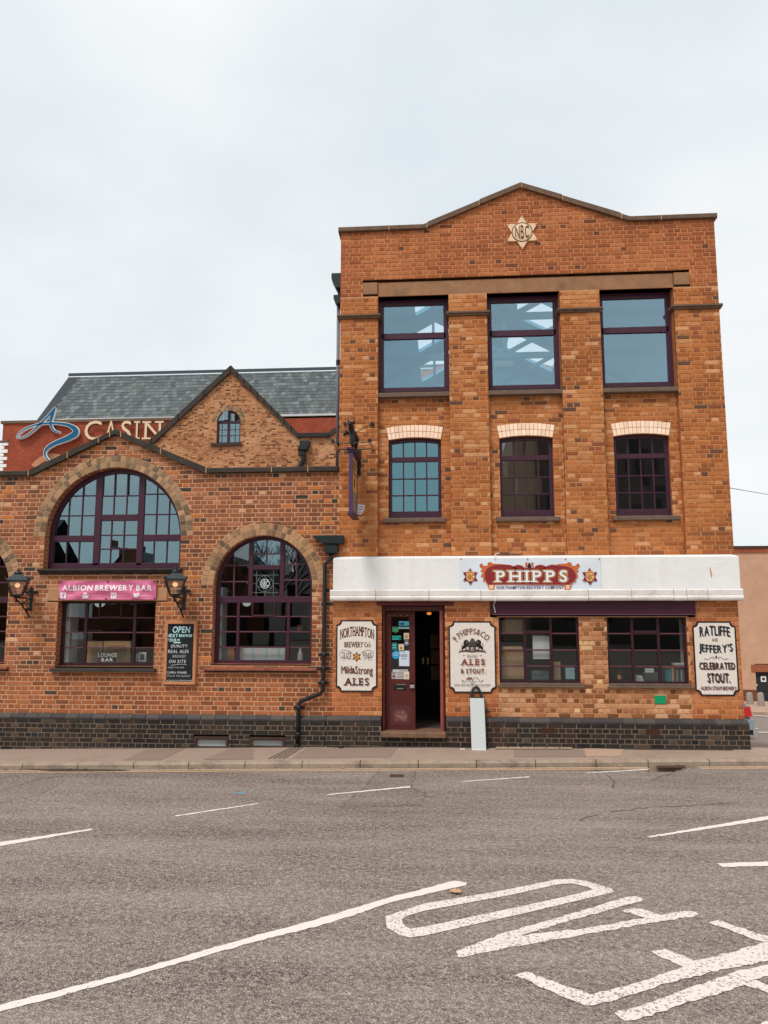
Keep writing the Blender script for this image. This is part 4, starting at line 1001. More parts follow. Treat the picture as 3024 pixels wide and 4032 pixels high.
def ribbon_geo(g, pts, ws, y0, y1=None, n=6):
    L, R_ = ribbon2(pts, ws, n)
    m = len(L); y1 = y0 if y1 is None else y1
    if y1 == y0:
        g.add([(p[0],y0,p[1]) for p in L]+[(p[0],y0,p[1]) for p in R_], [(i,i+1,m+i+1,m+i) for i in range(m-1)])
    else:
        v = [(p[0],y0,p[1]) for p in L]+[(p[0],y0,p[1]) for p in R_]+[(p[0],y1,p[1]) for p in L]+[(p[0],y1,p[1]) for p in R_]
        f = []
        for i in range(m-1): f += [(i,i+1,m+i+1,m+i),(2*m+i,3*m+i,3*m+i+1,2*m+i+1),(i,2*m+i,2*m+i+1,i+1),(m+i,m+i+1,3*m+i+1,3*m+i)]
        f += [(0,m,3*m,2*m),(m-1,3*m-1,4*m-1,2*m-1)]
        g.add(v, f)
LGO = thing('casino_logo', 'teal looping swoosh emblem edged in white on the red brick wall', 'sign', (Q('LG',600,400,YLg)[0], YLg, Q('LG',600,400,YLg)[1]))
sc = 1/(3.173*52.0)
A1_ = [(690,10),(600,120),(480,240),(380,330),(300,380),(235,395),(215,375),(260,315),(350,265),(470,225),(620,210),(760,215),(870,240),(940,290),(935,345),(830,405),(700,455),(610,505),(565,560),(565,620),(610,680),(680,760)]
W1_ = [14,24,22,15,12,11,11,13,16,18,24,28,40,64,80,62,50,42,30,22,17,10]
A2_ = [(690,12),(655,90),(632,190),(640,250),(680,305),(750,325)]
W2_ = [10,46,30,24,18,11]
gw, gt = Geo(), Geo()
for pts, ws in ((A1_, W1_), (A2_, W2_)):
    pp = [Q('LG', a, b, YLg) for a, b in pts]
    ribbon_geo(gw, pp, [(w+13)*sc for w in ws], YLg+.03*(pts is A2_), YLg+.2, 6); ribbon_geo(gt, pp, [w*sc for w in ws], YLg-.02+.012*(pts is A2_), YLg-.001, 6)
gw.build('white_edge', mat('sign_white', lin(240,240,240), rough=.4, var=.02), LGO); gt.build('teal_face', mat('sign_teal', lin(14,92,128), rough=.35, var=.05), LGO)

# ------------------------------------------------------------------ lettering toolkit
GLY = {}
def glyph(ch, bold):
    k = (ch, bold)
    if k in GLY: return GLY[k]
    cu = bpy.data.curves.new('glyph', 'FONT'); cu.body = ch; cu.size = 1; cu.offset = bold; cu.resolution_u = 3; cu.fill_mode = 'FRONT' if hasattr(cu, 'fill_mode') else cu.fill_mode
    o = bpy.data.objects.new('glyph', cu); COL.objects.link(o)
    dg = bpy.context.evaluated_depsgraph_get(); me = bpy.data.meshes.new_from_object(o.evaluated_get(dg))
    v = [(p.co.x, p.co.y) for p in me.vertices]; f = [tuple(p.vertices) for p in me.polygons]
    bpy.data.objects.remove(o); bpy.data.meshes.remove(me); bpy.data.curves.remove(cu)
    GLY[k] = (v, f); return GLY[k]
SER = {'A':[(.04,'b'),(.96,'b')],'L':[(.14,'b'),(.14,'t')],'E':[(.14,'b'),(.14,'t')],'H':[(.13,'b'),(.13,'t'),(.87,'b'),(.87,'t')],'I':[(.5,'b'),(.5,'t')],'P':[(.14,'b'),(.14,'t')],'N':[(.12,'b'),(.12,'t'),(.88,'t')],
       'T':[(.5,'b')],'M':[(.1,'b'),(.1,'t'),(.9,'b'),(.9,'t')],'R':[(.14,'b'),(.14,'t'),(.95,'b')],'D':[(.14,'b'),(.14,'t')],'B':[(.14,'b'),(.14,'t')],'W':[(.08,'t'),(.92,'t')],'Y':[(.5,'b'),(.06,'t'),(.94,'t')],'F':[(.14,'b'),(.14,'t')],'l':[(.5,'b')],'i':[(.5,'b')]}
def layout(s, bold=0.0, serif=False, gap=0.1, sw=.3):
    """one flat outline for a line of text: vertices (x, y, lift) and faces, letter boxes set side by side"""
    V, Fc = [], []; x = 0.0
    for ch in s:
        if ch == ' ': x += .32; continue
        v, f = glyph(ch, bold)
        if not v: continue
        x0 = min(p[0] for p in v); x1 = max(p[0] for p in v); o = len(V)
        V += [(p[0]-x0+x, p[1], 0) for p in v]; Fc += [tuple(i+o for i in q_) for q_ in f]
        if serif and ch in SER:
            y0 = min(p[1] for p in v); y1 = max(p[1] for p in v); w = x1-x0
            for fx, e in SER[ch]:
                cx = x+fx*w; a = .065+2*bold*.3; yy = (y0, y0+a) if e == 'b' else (y1-a, y1); o = len(V); hw = sw/2+bold
                V += [(cx-hw,yy[0],1),(cx+hw,yy[0],1),(cx+hw,yy[1],1),(cx-hw,yy[1],1)]; Fc.append((o,o+1,o+2,o+3))
        x += x1-x0+gap
    return V, Fc
def text(g, s, x0, x1, z0, z1, y, bold=0.0, serif=False, gap=.1, warp=None, shear=0.0, dx=0.0, dz=0.0, rb=None, sw=.3, lift=.0003, word=None):
    """fills the box x0..x1, z0..z1 with the line; rb is the weight that fixes the fit so outline layers register"""
    V, Fc = layout(s, bold, serif, gap, sw)
    if rb is None: bx0, bx1, by0, by1 = (min(p[0] for p in V), max(p[0] for p in V), min(p[1] for p in V), max(p[1] for p in V)); off = 0
    else:
        R_, _ = layout(s, rb, serif, gap + 2*0, sw); bx0, bx1, by0, by1 = (min(p[0] for p in R_), max(p[0] for p in R_), min(p[1] for p in R_), max(p[1] for p in R_))
    out = []
    if word is not None:                            # one word of the line: the others only hold its place
        ws = s.split(' '); n0 = sum(len(layout(w_, bold, serif, gap, sw)[0]) for w_ in ws[:word]); n1 = n0+len(layout(ws[word], bold, serif, gap, sw)[0])
    if rb is not None and rb != bold:               # letters keep their own centres when only the weight differs
        V2 = []; V = list(layout_reg(s, bold, rb, serif, gap, sw)); Fc = V[1]; V = V[0]
    for (a, b, e) in V:
        u = (a-bx0)/(bx1-bx0); v = (b-by0)/(by1-by0)
        X_ = x0+(x1-x0)*u; Z_ = z0+(z1-z0)*v
        if shear: X_ += shear*(v-.5)*(z1-z0)
        if warp: X_, Z_ = warp(u, v, X_, Z_)
        out.append((X_+dx, y-e*lift, Z_+dz))
    if word is not None: out = out[n0:n1]; Fc = [tuple(i-n0 for i in f) for f in Fc if min(f) >= n0 and max(f) < n1]
    g.add(out, Fc)
def layout_reg(s, bold, rb, serif, gap, sw):
    V, Fc = [], []; x = 0.0
    for ch in s:
        if ch == ' ': x += .32; continue
        v, f = glyph(ch, bold); vr, _ = glyph(ch, rb)
        rx0 = min(p[0] for p in vr); rx1 = max(p[0] for p in vr); o = len(V)
        V += [(p[0]-rx0+x, p[1], 0) for p in v]; Fc += [tuple(i+o for i in q_) for q_ in f]
        if serif and ch in SER:
            y0 = min(p[1] for p in v); y1 = max(p[1] for p in v); w = rx1-rx0
            for fx, e in SER[ch]:
                cx = x+fx*w; a = .065+2*bold*.3; yy = (y0, y0+a) if e == 'b' else (y1-a, y1); o = len(V); hw = sw/2+bold
                V += [(cx-hw,yy[0],1),(cx+hw,yy[0],1),(cx+hw,yy[1],1),(cx-hw,yy[1],1)]; Fc.append((o,o+1,o+2,o+3))
        x += rx1-rx0+gap
    return V, Fc
def tbox(r, a, b, c, d, y):
    """photo box (left, top, right, bottom) -> x0, x1, z0, z1 on plane y"""
    mx_, mz_ = (a+c)/2, (b+d)/2
    return Q(r,a,mz_,y)[0], Q(r,c,mz_,y)[0], Q(r,mx_,d,y)[1], Q(r,mx_,b,y)[1]
def star6(cx, cz, r, rz=None):
    rz = rz or r
    return [[(cx+r*math.sin(math.pi*2*(k/3)+o), cz+rz*math.cos(math.pi*2*(k/3)+o)) for k in range(3)] for o in (0, math.pi)]
def hexagram(cx, cz, r, s=1.0):
    return [(cx+(r if k % 2 == 0 else r*.577)*math.sin(math.pi*k/6)*s, cz+(r if k % 2 == 0 else r*.577)*math.cos(math.pi*k/6)) for k in range(12)]
def disc(cx, cz, rx, rz, n=28): return [(cx+rx*math.cos(2*math.pi*k/n), cz+rz*math.sin(2*math.pi*k/n)) for k in range(n)]
def ringflat(g, cx, cz, r0, r1, y, n=32, rs=1.0):
    g.add([(cx+r*math.cos(2*math.pi*k/n)*rs, y, cz+r*math.sin(2*math.pi*k/n)) for r in (r0, r1) for k in range(n)], [(k,(k+1)%n,n+(k+1)%n,n+k) for k in range(n)])
def arcw(amp): return lambda u, v, X_, Z_: (X_, Z_+amp*(1-(2*u-1)**2))
def star_flat(g, cx, cz, r, y, s=1.0):
    pts = hexagram(cx, cz, r, s); g.add([(cx,y,cz)]+[(p[0],y,p[1]) for p in pts], [(0,1+k,1+(k+1)%12) for k in range(12)])

# casino letters, each a raised part; dark offset copy paints its shadow
CL = thing('casino_lettering', 'cream raised serif letters spelling CASINO, partly hidden by the coping', 'sign', (Q('B1',1000,620,YLg)[0], YLg, Q('B1',1000,620,YLg)[1]))
M_cream = mat('cream_letter', lin(226,196,160), rough=.5, var=.05); M_shadow = mat('letter_shadow', lin(92,62,48), rough=.6, var=.05)
for ch, a, b in (('C',690,828),('A',842,968),('S',988,1072),('I',1092,1142),('N',1160,1334),('O',1350,1500)):
    x0, x1, z0, z1 = tbox('B1', a, 532 if ch in 'CASO' else 536, b, 692 if ch in 'CSO' else 682, YLg)
    if ch == 'O': z0 += .3
    g = Geo()
    V, Fc = layout(ch, .004 if ch in 'CSO' else 0, True, .1, .34)
    bx0, bx1, by0, by1 = min(p[0] for p in V), max(p[0] for p in V), min(p[1] for p in V), max(p[1] for p in V)
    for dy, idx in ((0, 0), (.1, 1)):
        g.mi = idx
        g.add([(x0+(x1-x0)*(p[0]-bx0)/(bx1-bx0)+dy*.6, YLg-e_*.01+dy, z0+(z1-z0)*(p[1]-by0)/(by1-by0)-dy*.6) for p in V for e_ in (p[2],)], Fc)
    g.build('letter', [M_cream, M_shadow], CL)

# ------------------------------------------------------------------ rendered building down the side street
YR = 37.2
RB = thing('rendered_building', 'tall beige rendered building with a brick cornice across the side street', 'building', (20, YR, -3.3))
rx0 = 12.0; rx1 = 46.0; rzt = W(2960, 2176, YR)[1]; rzc = W(2960, 2150, YR)[1]; rzb = -3.6; rpl = W(2960, 2716, YR)[1]
M_rend = mat('beige_render', lin(198,156,128), var=.12, scale=1.2, stain=.3, staincol=lin(158,116,90), sscale=.5, bump=.1)
ddx0, ddx1, ddz0, ddz1 = W(2978, 2700, YR)[0], W(3052, 2700, YR)[0], -3.45, W(2995, 2646, YR)[1]
g = Geo(); g.box(rx0, ddx0, YR, YR+.3, rpl, rzt); g.box(ddx0+.001, ddx1, YR+.001, YR+.3, ddz1+.5, rzt-.001); g.box(ddx1+.001, rx1, YR, YR+.3, rpl, rzt); g.box(rx0, rx1, YR+.31, YR+12, rzb, rzt-.01); g.build('wall', M_rend, RB)
M_rbr = brick_tex('rendered_plinth_brick', lin(112,66,48), lin(132,80,58), lin(120,90,74))
g = Geo(); g.box(rx0, ddx0, YR-.02, YR+.3, rzb, rpl-.002); g.box(ddx1, rx1, YR-.02, YR+.3, rzb, rpl-.002); g.build('plinth', M_rbr, RB)
Geo().box(ddx0-.25, ddx1+.25, YR-.04, YR+.3, ddz1, ddz1+.45).build('door_lintel', brick_tex('lintel_brick', lin(150,84,56), lin(165,94,64), lin(150,110,90)), RB)
g = Geo(); g.box(rx0-.1, rx1, YR-.06, YR+.3, rzt, rzc-.12); g.build('brick_cornice', brick_tex('cornice_brick', lin(150,78,54), lin(170,90,60), lin(170,120,96)), RB)
Geo().box(rx0-.2, rx1, YR-.14, YR+.4, rzc-.119, rzc).build('coping', M_soil, RB)
dr = Geo().box(ddx0, ddx1, YR+.14, YR+.2, ddz0, ddz1).build('door', mat('charcoal_door', lin(44,46,50), var=.15), RB)
sgx, sgz = Q('R',506,236,YR); g = Geo(); g.box(sgx-.16, sgx+.16, YR+.12, YR+.139, sgz-.17, sgz+.17); g.build('door_notice', mat('notice_white', lin(225,225,222), var=.02), dr)
g = Geo(); g.lathe((sgx,YR+.118,sgz), [(.09,-.0),(.09,.002)], 16, 'y'); g.build('notice_symbol', mat('symbol_dark', lin(40,40,44), var=0), dr)
lx_, lz_ = Q('R',416,312,YR); Geo().box(lx_-.05, lx_+.07, YR+.12, YR+.139, lz_-.05, lz_+.05).build('lock_plate', mat('notice_white', None), dr)
# ------------------------------------------------------------------ ground
M_asph = bpy.data.materials.new('asphalt'); M_asph.use_nodes = True
def asphalt(M, base, dark):
    n, l = M.node_tree.nodes, M.node_tree.links; b = n['Principled BSDF']; b.inputs['Roughness'].default_value = .88; b.inputs['Specular IOR Level'].default_value = .25
    geo = n.new('ShaderNodeNewGeometry')
    def noise(sc, det, rg=.6):
        t = n.new('ShaderNodeTexNoise'); t.inputs['Scale'].default_value = sc; t.inputs['Detail'].default_value = det; t.inputs['Roughness'].default_value = rg; l.new(geo.outputs['Position'], t.inputs['Vector']); return t.outputs['Fac']
    def mr(src, a, c, d, e):
        r = n.new('ShaderNodeMapRange'); r.inputs['From Min'].default_value = a; r.inputs['From Max'].default_value = c; r.inputs['To Min'].default_value = d; r.inputs['To Max'].default_value = e; l.new(src, r.inputs['Value']); return r.outputs[0]
    def mix(f, a, c, mode='MIX'):
        m_ = n.new('ShaderNodeMixRGB'); m_.blend_type = mode
        if isinstance(f, float): m_.inputs[0].default_value = f
        else: l.new(f, m_.inputs[0])
        for k, v in ((1, a), (2, c)):
            if isinstance(v, tuple): m_.inputs[k].default_value = v
            else: l.new(v, m_.inputs[k])
        return m_.outputs[0]
    vo = n.new('ShaderNodeTexVoronoi'); vo.inputs['Scale'].default_value = 60; l.new(geo.outputs['Position'], vo.inputs['Vector'])
    sep = n.new('ShaderNodeSeparateColor'); l.new(vo.outputs['Color'], sep.inputs[0])
    c1 = mix(mr(sep.outputs[0], 0, 1, 0, 1), tuple(x*.78 for x in base[:3])+(1,), tuple(min(1,x*1.22) for x in base[:3])+(1,))
    mpw = n.new('ShaderNodeMapping'); mpw.inputs['Rotation'].default_value = (0,0,rad(-28)); mpw.inputs['Scale'].default_value = (.35,1.5,1); l.new(geo.outputs['Position'], mpw.inputs['Vector'])
    tw = n.new('ShaderNodeTexNoise'); tw.inputs['Scale'].default_value = 1.1; tw.inputs['Detail'].default_value = 8; tw.inputs['Roughness'].default_value = .75; l.new(mpw.outputs[0], tw.inputs['Vector'])
    wear = mr(tw.outputs['Fac'], .40, .66, 0.0, 1.0)
    ve = n.new('ShaderNodeTexVoronoi'); ve.feature = 'DISTANCE_TO_EDGE'; ve.inputs['Scale'].default_value = 62
    dn = n.new('ShaderNodeTexNoise'); dn.inputs['Scale'].default_value = 30; l.new(geo.outputs['Position'], dn.inputs['Vector']); da = n.new('ShaderNodeMixRGB'); da.blend_type = 'ADD'; da.inputs[0].default_value = .03; l.new(geo.outputs['Position'], da.inputs[1]); l.new(dn.outputs['Color'], da.inputs[2]); l.new(da.outputs[0], ve.inputs['Vector'])
    en = n.new('ShaderNodeMath'); en.operation = 'MULTIPLY'; l.new(mr(ve.outputs['Distance'], .03, .22, 1, 0), en.inputs[0]); l.new(mr(noise(22, 3, .6), .3, .62, .25, 1), en.inputs[1]); edge = en.outputs[0]
    pmx = n.new('ShaderNodeMath'); pmx.operation = 'MAXIMUM'; l.new(mr(noise(52, 2, .55), .53, .66, 0, 1), pmx.inputs[0]); l.new(edge, pmx.inputs[1]); pit = pmx.outputs[0]
    pm = n.new('ShaderNodeMath'); pm.operation = 'MULTIPLY'; l.new(pit, pm.inputs[0]); l.new(mr(wear, 0, 1, .55, 1.0), pm.inputs[1])
    c2 = mix(pm.outputs[0], c1, dark)  # dark pits and stone gaps paint the shade between grains
    c3 = mix(mr(noise(.22, 5, .6), .42, .66, 0, .06), c2, tuple(min(1,x*1.28) for x in base[:3])+(1,))
    c4 = mix(mr(noise(5.5, 4), .4, .7, 0, .07), c3, tuple(x*.66 for x in base[:3])+(1,))
    l.new(c4, b.inputs['Base Color'])
    bp = n.new('ShaderNodeBump'); bp.inputs['Strength'].default_value = .9; bp.inputs['Distance'].default_value = .012
    hh = n.new('ShaderNodeMath'); hh.operation = 'SUBTRACT'; l.new(mr(vo.outputs['Distance'], 0, .6, 1, 0), hh.inputs[0]); l.new(pm.outputs[0], hh.inputs[1])
    l.new(hh.outputs[0], bp.inputs['Height']); l.new(bp.outputs[0], b.inputs['Normal'])
asphalt(M_asph, lin(182,165,154), lin(62,51,45))
g = Geo()
xs = [-90,-40,-20,-10,-5,0,5,7,10,14,20,30,60,120]; ys = [-90,-40,-20,-12,-6,-3,-1.45,-1.4,0,.6,3,6,9.1,13,18,22.5,27,32,37,48,60,140]
xs_, ys_ = len(xs), len(ys)
g.add([(x,y,groundz(x,y)-(.4 if x <= 0 and -1.42 < y < .5 else 0)) for y in ys for x in xs], [(j*xs_+i, j*xs_+i+1, (j+1)*xs_+i+1, (j+1)*xs_+i) for j in range(ys_-1) for i in range(xs_-1)])
ROAD = g.build('road', M_asph, None, kind='structure')
# kerb line, from the photo
k0 = G(0, 3030); k1 = G(1640, 3013.5); k2 = G(3000, 3013.5)
def kerb_y(x):
    return k0[1] + (k2[1]-k0[1])*(x-k0[0])/(k2[0]-k0[0])
PAVE_Z = -.012
M_pave = mat('pavement_tarmac', lin(162,140,125), var=.16, scale=30, bump=.35, bscale=120, stain=.45, staincol=lin(128,106,92), sscale=.9, rough=.93)
M_pdk = mat('pavement_patch_grey', lin(144,124,110), var=.16, scale=30, bump=.3, bscale=120, rough=.93)
M_ppk = mat('pavement_patch_pale', lin(182,150,128), var=.12, scale=30, bump=.3, bscale=120, rough=.93)
M_kerb = mat('kerb_stone', lin(164,144,126), var=.2, scale=12, bump=.35, bscale=60, stain=.65, staincol=lin(66,56,48), sscale=2.2)
def pz(x, y):
    t = min(1, max(0, (y-kerb_y(x)-.13)/(0-kerb_y(x)-.13)))
    return PAVE_Z*(1-t) + zP(x)*t
g = Geo(); N = 60; x0, x1 = -26.0, 26.0
for j in range(N):
    a, b = x0+(x1-x0)*j/N, x0+(x1-x0)*(j+1)/N
    for k in range(4):
        f = lambda x, t: (x, kerb_y(x)+.125+(0.25-kerb_y(x)-.125)*t if x < pxR+.1 else kerb_y(x)+.125+(0.02-kerb_y(x)-.125)*t)
        pa = [f(a,k/4), f(b,k/4), f(b,(k+1)/4), f(a,(k+1)/4)]
        g.add([(p[0],p[1],pz(*p)) for p in pa], [(0,1,2,3)])
for j in range(N):                                       # back edge beyond the building
    a, b = x0+(x1-x0)*j/N, x0+(x1-x0)*(j+1)/N
    if a > pxR-.6: g.add([(a,.021,pz(a,.02)),(b,.021,pz(b,.02)),(b,.021,-1),(a,.021,-1)], [(0,1,2,3)])
PAVE = g.build('pavement', M_pave, None, kind='structure')
KERB = thing('kerb', None, None, (0,0,0), kind='structure')
kj = [G(px, 2994)[0] for px in (183,386,591,794,1003,1216,1433,1651,1871,2095,2324,2523,2758,2997)]
st = .87; kx = [kj[0]-st*k for k in range(22, 0, -1)] + kj + [kj[-1]+st*k for k in range(1, 24)]
for a, b in zip(kx, kx[1:]):
    a_, b_ = a+.006, b-.006; dz = random.uniform(-.004,.004); dy = random.uniform(-.004,.004)
    g = Geo(); pr = [(0,-.2),(0,-.03),(.018,-.004),(.13,0),(.13,-.2)]
    g.add([(x, kerb_y(x)+p[0]+dy, PAVE_Z+p[1]+dz+.004) for x in (a_, b_) for p in pr], [(i,i+1,6+i,5+i) for i in range(4)]+[(0,1,2,3,4),(9,8,7,6,5)])
    g.build('kerbstone', M_kerb, KERB)
Geo().add([], []) if False else None
g = Geo(); g.add([(-24,kerb_y(-24)+.02,PAVE_Z-.02),(24,kerb_y(24)+.02,PAVE_Z-.02),(24,kerb_y(24)+.02,-.3),(-24,kerb_y(-24)+.02,-.3)],[(0,1,2,3)]); g.add([(-24,kerb_y(-24)+.02,PAVE_Z-.02),(24,kerb_y(24)+.02,PAVE_Z-.02),(24,kerb_y(24)+.125,PAVE_Z-.02),(-24,kerb_y(-24)+.125,PAVE_Z-.02)],[(0,1,2,3)])
g.build('kerb_bed', mat('kerb_joint', lin(70,60,54), var=.2), KERB)
def pavepatch(name, pts, m, off=.004):
    vs = []
    for r, a, b in pts:
        px, py = q(r, a, b); d = ray(px, py); lo, hi = 1, 60
        for _ in range(50):
            mid = (lo+hi)/2; p = CAM+d*mid
            if p.z > pz(p.x, p.y): lo = mid
            else: hi = mid
        p = CAM+d*lo; vs.append((p.x, p.y))
    n = 8; A_, B_, C_, D_ = vs; g = Geo(); gr = []
    for i in range(n+1):
        for j in range(n+1):
            u, v = i/n, j/n
            x = (A_[0]*(1-u)+B_[0]*u)*(1-v)+(D_[0]*(1-u)+C_[0]*u)*v; y = (A_[1]*(1-u)+B_[1]*u)*(1-v)+(D_[1]*(1-u)+C_[1]*u)*v
            gr.append((x, y, pz(x,y)+off))
    g.add(gr, [(i*(n+1)+j,(i+1)*(n+1)+j,(i+1)*(n+1)+j+1,i*(n+1)+j+1) for i in range(n) for j in range(n)])
    return g.build(name, m, PAVE)
pavepatch('pavement_patch', [('K1',805,404),('K1',1050,404),('K1',1215,326),('K1',960,334)], M_pdk)
pavepatch('pavement_patch', [('K1',1330,402),('K1',1655,398),('K1',1655,330),('K1',1500,330)], M_pdk, .005)
pavepatch('pavement_patch', [('K2',250,392),('K2',890,386),('K2',945,312),('K2',350,318)], M_pdk)
pavepatch('pavement_patch', [('K3',470,381),('K3',690,380),('K3',740,303),('K3',455,296)], M_ppk)
pavepatch('pavement_patch', [('K3',0,384),('K3',470,381),('K3',445,335),('K3',0,336)], M_pdk)
g = Geo(); xx = [XW0+.5+k*.16 for k in range(int((pxR-XW0-.6)/.16))]     # grime gathered along the foot of the wall
wy = lambda x: YPL if x > pxL else YLP
gi = [(x, wy(x)+.01, pz(x,wy(x))+.006) for x in xx]; go = []
for x in xx:
    y = wy(x)-.03-.12*VN(x*1.7, 2.2)*VN2(x*.6, 5); go.append((x, y, pz(x,y)+.006))
g.add(gi+go, [(k,k+1,len(xx)+k+1,len(xx)+k) for k in range(len(xx)-1)]); g.build('wall_foot_grime', mat('grime', lin(74,60,50), var=.3, scale=16), PAVE)
for k in range(4):                                      # drain channel slots
    pavepatch('drain_slot', [('K2',92+k*32,396),('K2',100+k*32,396),('K2',262+k*22,316),('K2',256+k*22,316)], mat('drain_dark', lin(52,42,38), var=.1), .006)
gr_ = pavepatch('cellar_grating', [('K3',-120,318),('K3',372,318),('K3',372,294),('K3',-110,294)], mat('iron_grating', lin(74,64,58), var=.4, scale=90, bump=.5, bscale=120), .008)
for k in range(6):
    pavepatch('kerbing_brick', [('K3',-118+k*84,334),('K3',-40+k*84,334),('K3',-40+k*84,321),('K3',-118+k*84,321)], mat('pale_edging', lin(176,150,128), var=.3, scale=14), .012)
# markings and other marks on the road, each a sheet a few mm up
def marking_mat(name, c, wear, dark):
    M = bpy.data.materials.new(name); M.use_nodes = True; n, l = M.node_tree.nodes, M.node_tree.links; b = n['Principled BSDF']; b.inputs['Roughness'].default_value = .8
    geo = n.new('ShaderNodeNewGeometry'); mp_ = n.new('ShaderNodeTexVoronoi'); mp_.inputs['Scale'].default_value = 78; l.new(geo.outputs['Position'], mp_.inputs['Vector'])
    t = n.new('ShaderNodeTexNoise'); t.inputs['Scale'].default_value = 3.0; t.inputs['Detail'].default_value = 4; l.new(geo.outputs['Position'], t.inputs['Vector'])
    sp = n.new('ShaderNodeSeparateColor'); l.new(mp_.outputs['Color'], sp.inputs[0])
    ad = n.new('ShaderNodeMath'); ad.operation = 'MULTIPLY_ADD'; l.new(t.outputs['Fac'], ad.inputs[0]); ad.inputs[1].default_value = .45; l.new(sp.outputs[0], ad.inputs[2])
    r = n.new('ShaderNodeMapRange'); r.inputs['From Min'].default_value = wear; r.inputs['From Max'].default_value = wear+.06; l.new(ad.outputs[0], r.inputs['Value'])
    m_ = n.new('ShaderNodeMixRGB'); m_.inputs[1].default_value = c; m_.inputs[2].default_value = dark; l.new(r.outputs[0], m_.inputs[0]); l.new(m_.outputs[0], b.inputs['Base Color'])
    bp = n.new('ShaderNodeBump'); bp.inputs['Strength'].default_value = .5; bp.inputs['Distance'].default_value = .008; l.new(mp_.outputs['Distance'], bp.inputs['Height']); l.new(bp.outputs[0], b.inputs['Normal'])
    return M
MK = marking_mat('road_paint', lin(226,214,206), 1.2, lin(164,148,138)); MKW = marking_mat('road_paint_worn', lin(224,210,202), 1.02, lin(158,142,132)); MKY = marking_mat('yellow_line_paint', lin(216,174,132), .92, lin(170,152,140))
def gpoly(name, pts, m, off=.004, parent=None, rough=0.0):
    P3 = []
    for r, a, b in pts:
        x, y, z = Gq(r, a, b); P3.append((x, y))
    if rough:
        out = []
        for i in range(len(P3)):
            a, b = P3[i], P3[(i+1) % len(P3)]; L = math.hypot(b[0]-a[0], b[1]-a[1]); n = max(1, int(L/.035)); nx, ny = -(b[1]-a[1])/max(L,1e-6), (b[0]-a[0])/max(L,1e-6)
            for k in range(n):
                t = k/n; j = random.uniform(-rough, rough) if k else 0
                out.append((a[0]+(b[0]-a[0])*t+nx*j, a[1]+(b[1]-a[1])*t+ny*j))
        P3 = out
    g = Geo(); g.add([(p[0], p[1], groundz(*p)+off) for p in P3], [tuple(range(len(P3)))])
    return g.build(name, m, parent or ROAD)
for pts in ([('K1',-60,978),('K1',-60,950),('K1',598,853),('K1',602,861)], [('K1',1143,767),('K1',1150,773),('K2',34,691),('K2',20,687)], [('K2',462,635),('K2',505,625),('K2',1022,574),('K2',1022,583)],
            [('K2',1352,548),('K2',1380,541),('K3',104,511),('K3',100,517)], [('K3',474,491),('K3',480,486),('K3',880,462),('K3',878,468)], [('K3',865,905),('K3',890,911),('K3',1760,780),('K3',1760,752)],
            [('M3',770,182),('M3',790,195),('M3',1080,190),('M3',1080,172)]):
    gpoly('lane_dash', pts, MK, .004, None, .008)
gpoly('lane_line', [('M1',-60,1085),('M1',-60,1128),('M1',700,925),('M2',0,650),('M2',480,530),('M2',860,400),('M2',1320,295),('M2',1325,278),('M2',1245,268),('M2',840,372),('M2',400,505),('M2',0,612),('M1',700,893)], MK, .004, None, .008)
# the word AHEAD, read by drivers coming the other way: letters as painted on the road
LTR = dict(road_letter_d=[[('M2',820,490),('M2',830,560),('M2',905,605),('M2',975,618),('M3',110,340),('M3',330,293),('M3',400,283),('M3',402,274),('M3',300,245),('M3',255,237),('M3',200,240),('M3',0,282),('M2',1060,410),('M2',900,462)]],)
def gring(name, outer, inner, m):
    """outline with a hole: joined by one seam so it stays a single sheet"""
    o = [Gq(*p) for p in outer]; i = [Gq(*p) for p in inner]; g = Geo(); n = len(o)
    vs = [(p[0],p[1],ROADZ+.004) for p in o]+[(p[0],p[1],ROADZ+.004) for p in i]
    g.add(vs, [(k,(k+1)%n,n+(k+1)%n,n+k) for k in range(n)]); return g.build(name, m, ROAD)
gring('road_letter', [('M2',818,490),('M2',826,560),('M2',905,605),('M2',970,622),('M2',1060,610),('M3',120,352),('M3',330,302),('M3',402,285),('M3',395,273),('M3',300,245),('M3',250,237),('M3',195,240),('M3',0,280),('M2',1060,410),('M2',900,462)],
      [('M2',922,505),('M2',924,530),('M2',945,555),('M2',975,566),('M2',1060,555),('M3',120,325),('M3',280,289),('M3',325,276),('M3',318,270),('M3',265,256),('M3',245,254),('M3',200,258),('M3',40,294),('M2',1060,455),('M2',960,485)], MKW)
gpoly('road_letter', [('M2',1255,705),('M2',1268,745),('M2',1300,745),('M3',20,484),('M3',280,440),('M3',540,394),('M3',690,372),('M3',706,365),('M3',690,354),('M3',655,353),('M3',570,367),('M3',500,345),('M3',470,343),('M3',445,347),('M3',430,352),('M3',515,377),('M3',280,417),('M3',70,441),('M3',240,388),('M3',400,345),('M3',450,330),('M3',500,318),('M3',506,309),('M3',480,300),('M3',445,303),('M3',300,348),('M3',100,405),('M2',1560,590),('M2',1420,645)], MKW, .004, None, .010)
gpoly('road_letter', [('M3',48,584),('M3',90,570),('M3',320,652),('M3',480,610),('M3',650,553),('M3',535,499),('M3',585,488),('M3',690,530),('M3',740,522),('M3',940,466),('M3',740,395),('M3',775,386),('M3',965,448),('M3',1075,492),('M3',1075,506),('M3',800,560),('M3',560,620),('M3',410,672),('M3',310,692),('M3',280,685)], MKW, .0045, None, .010)
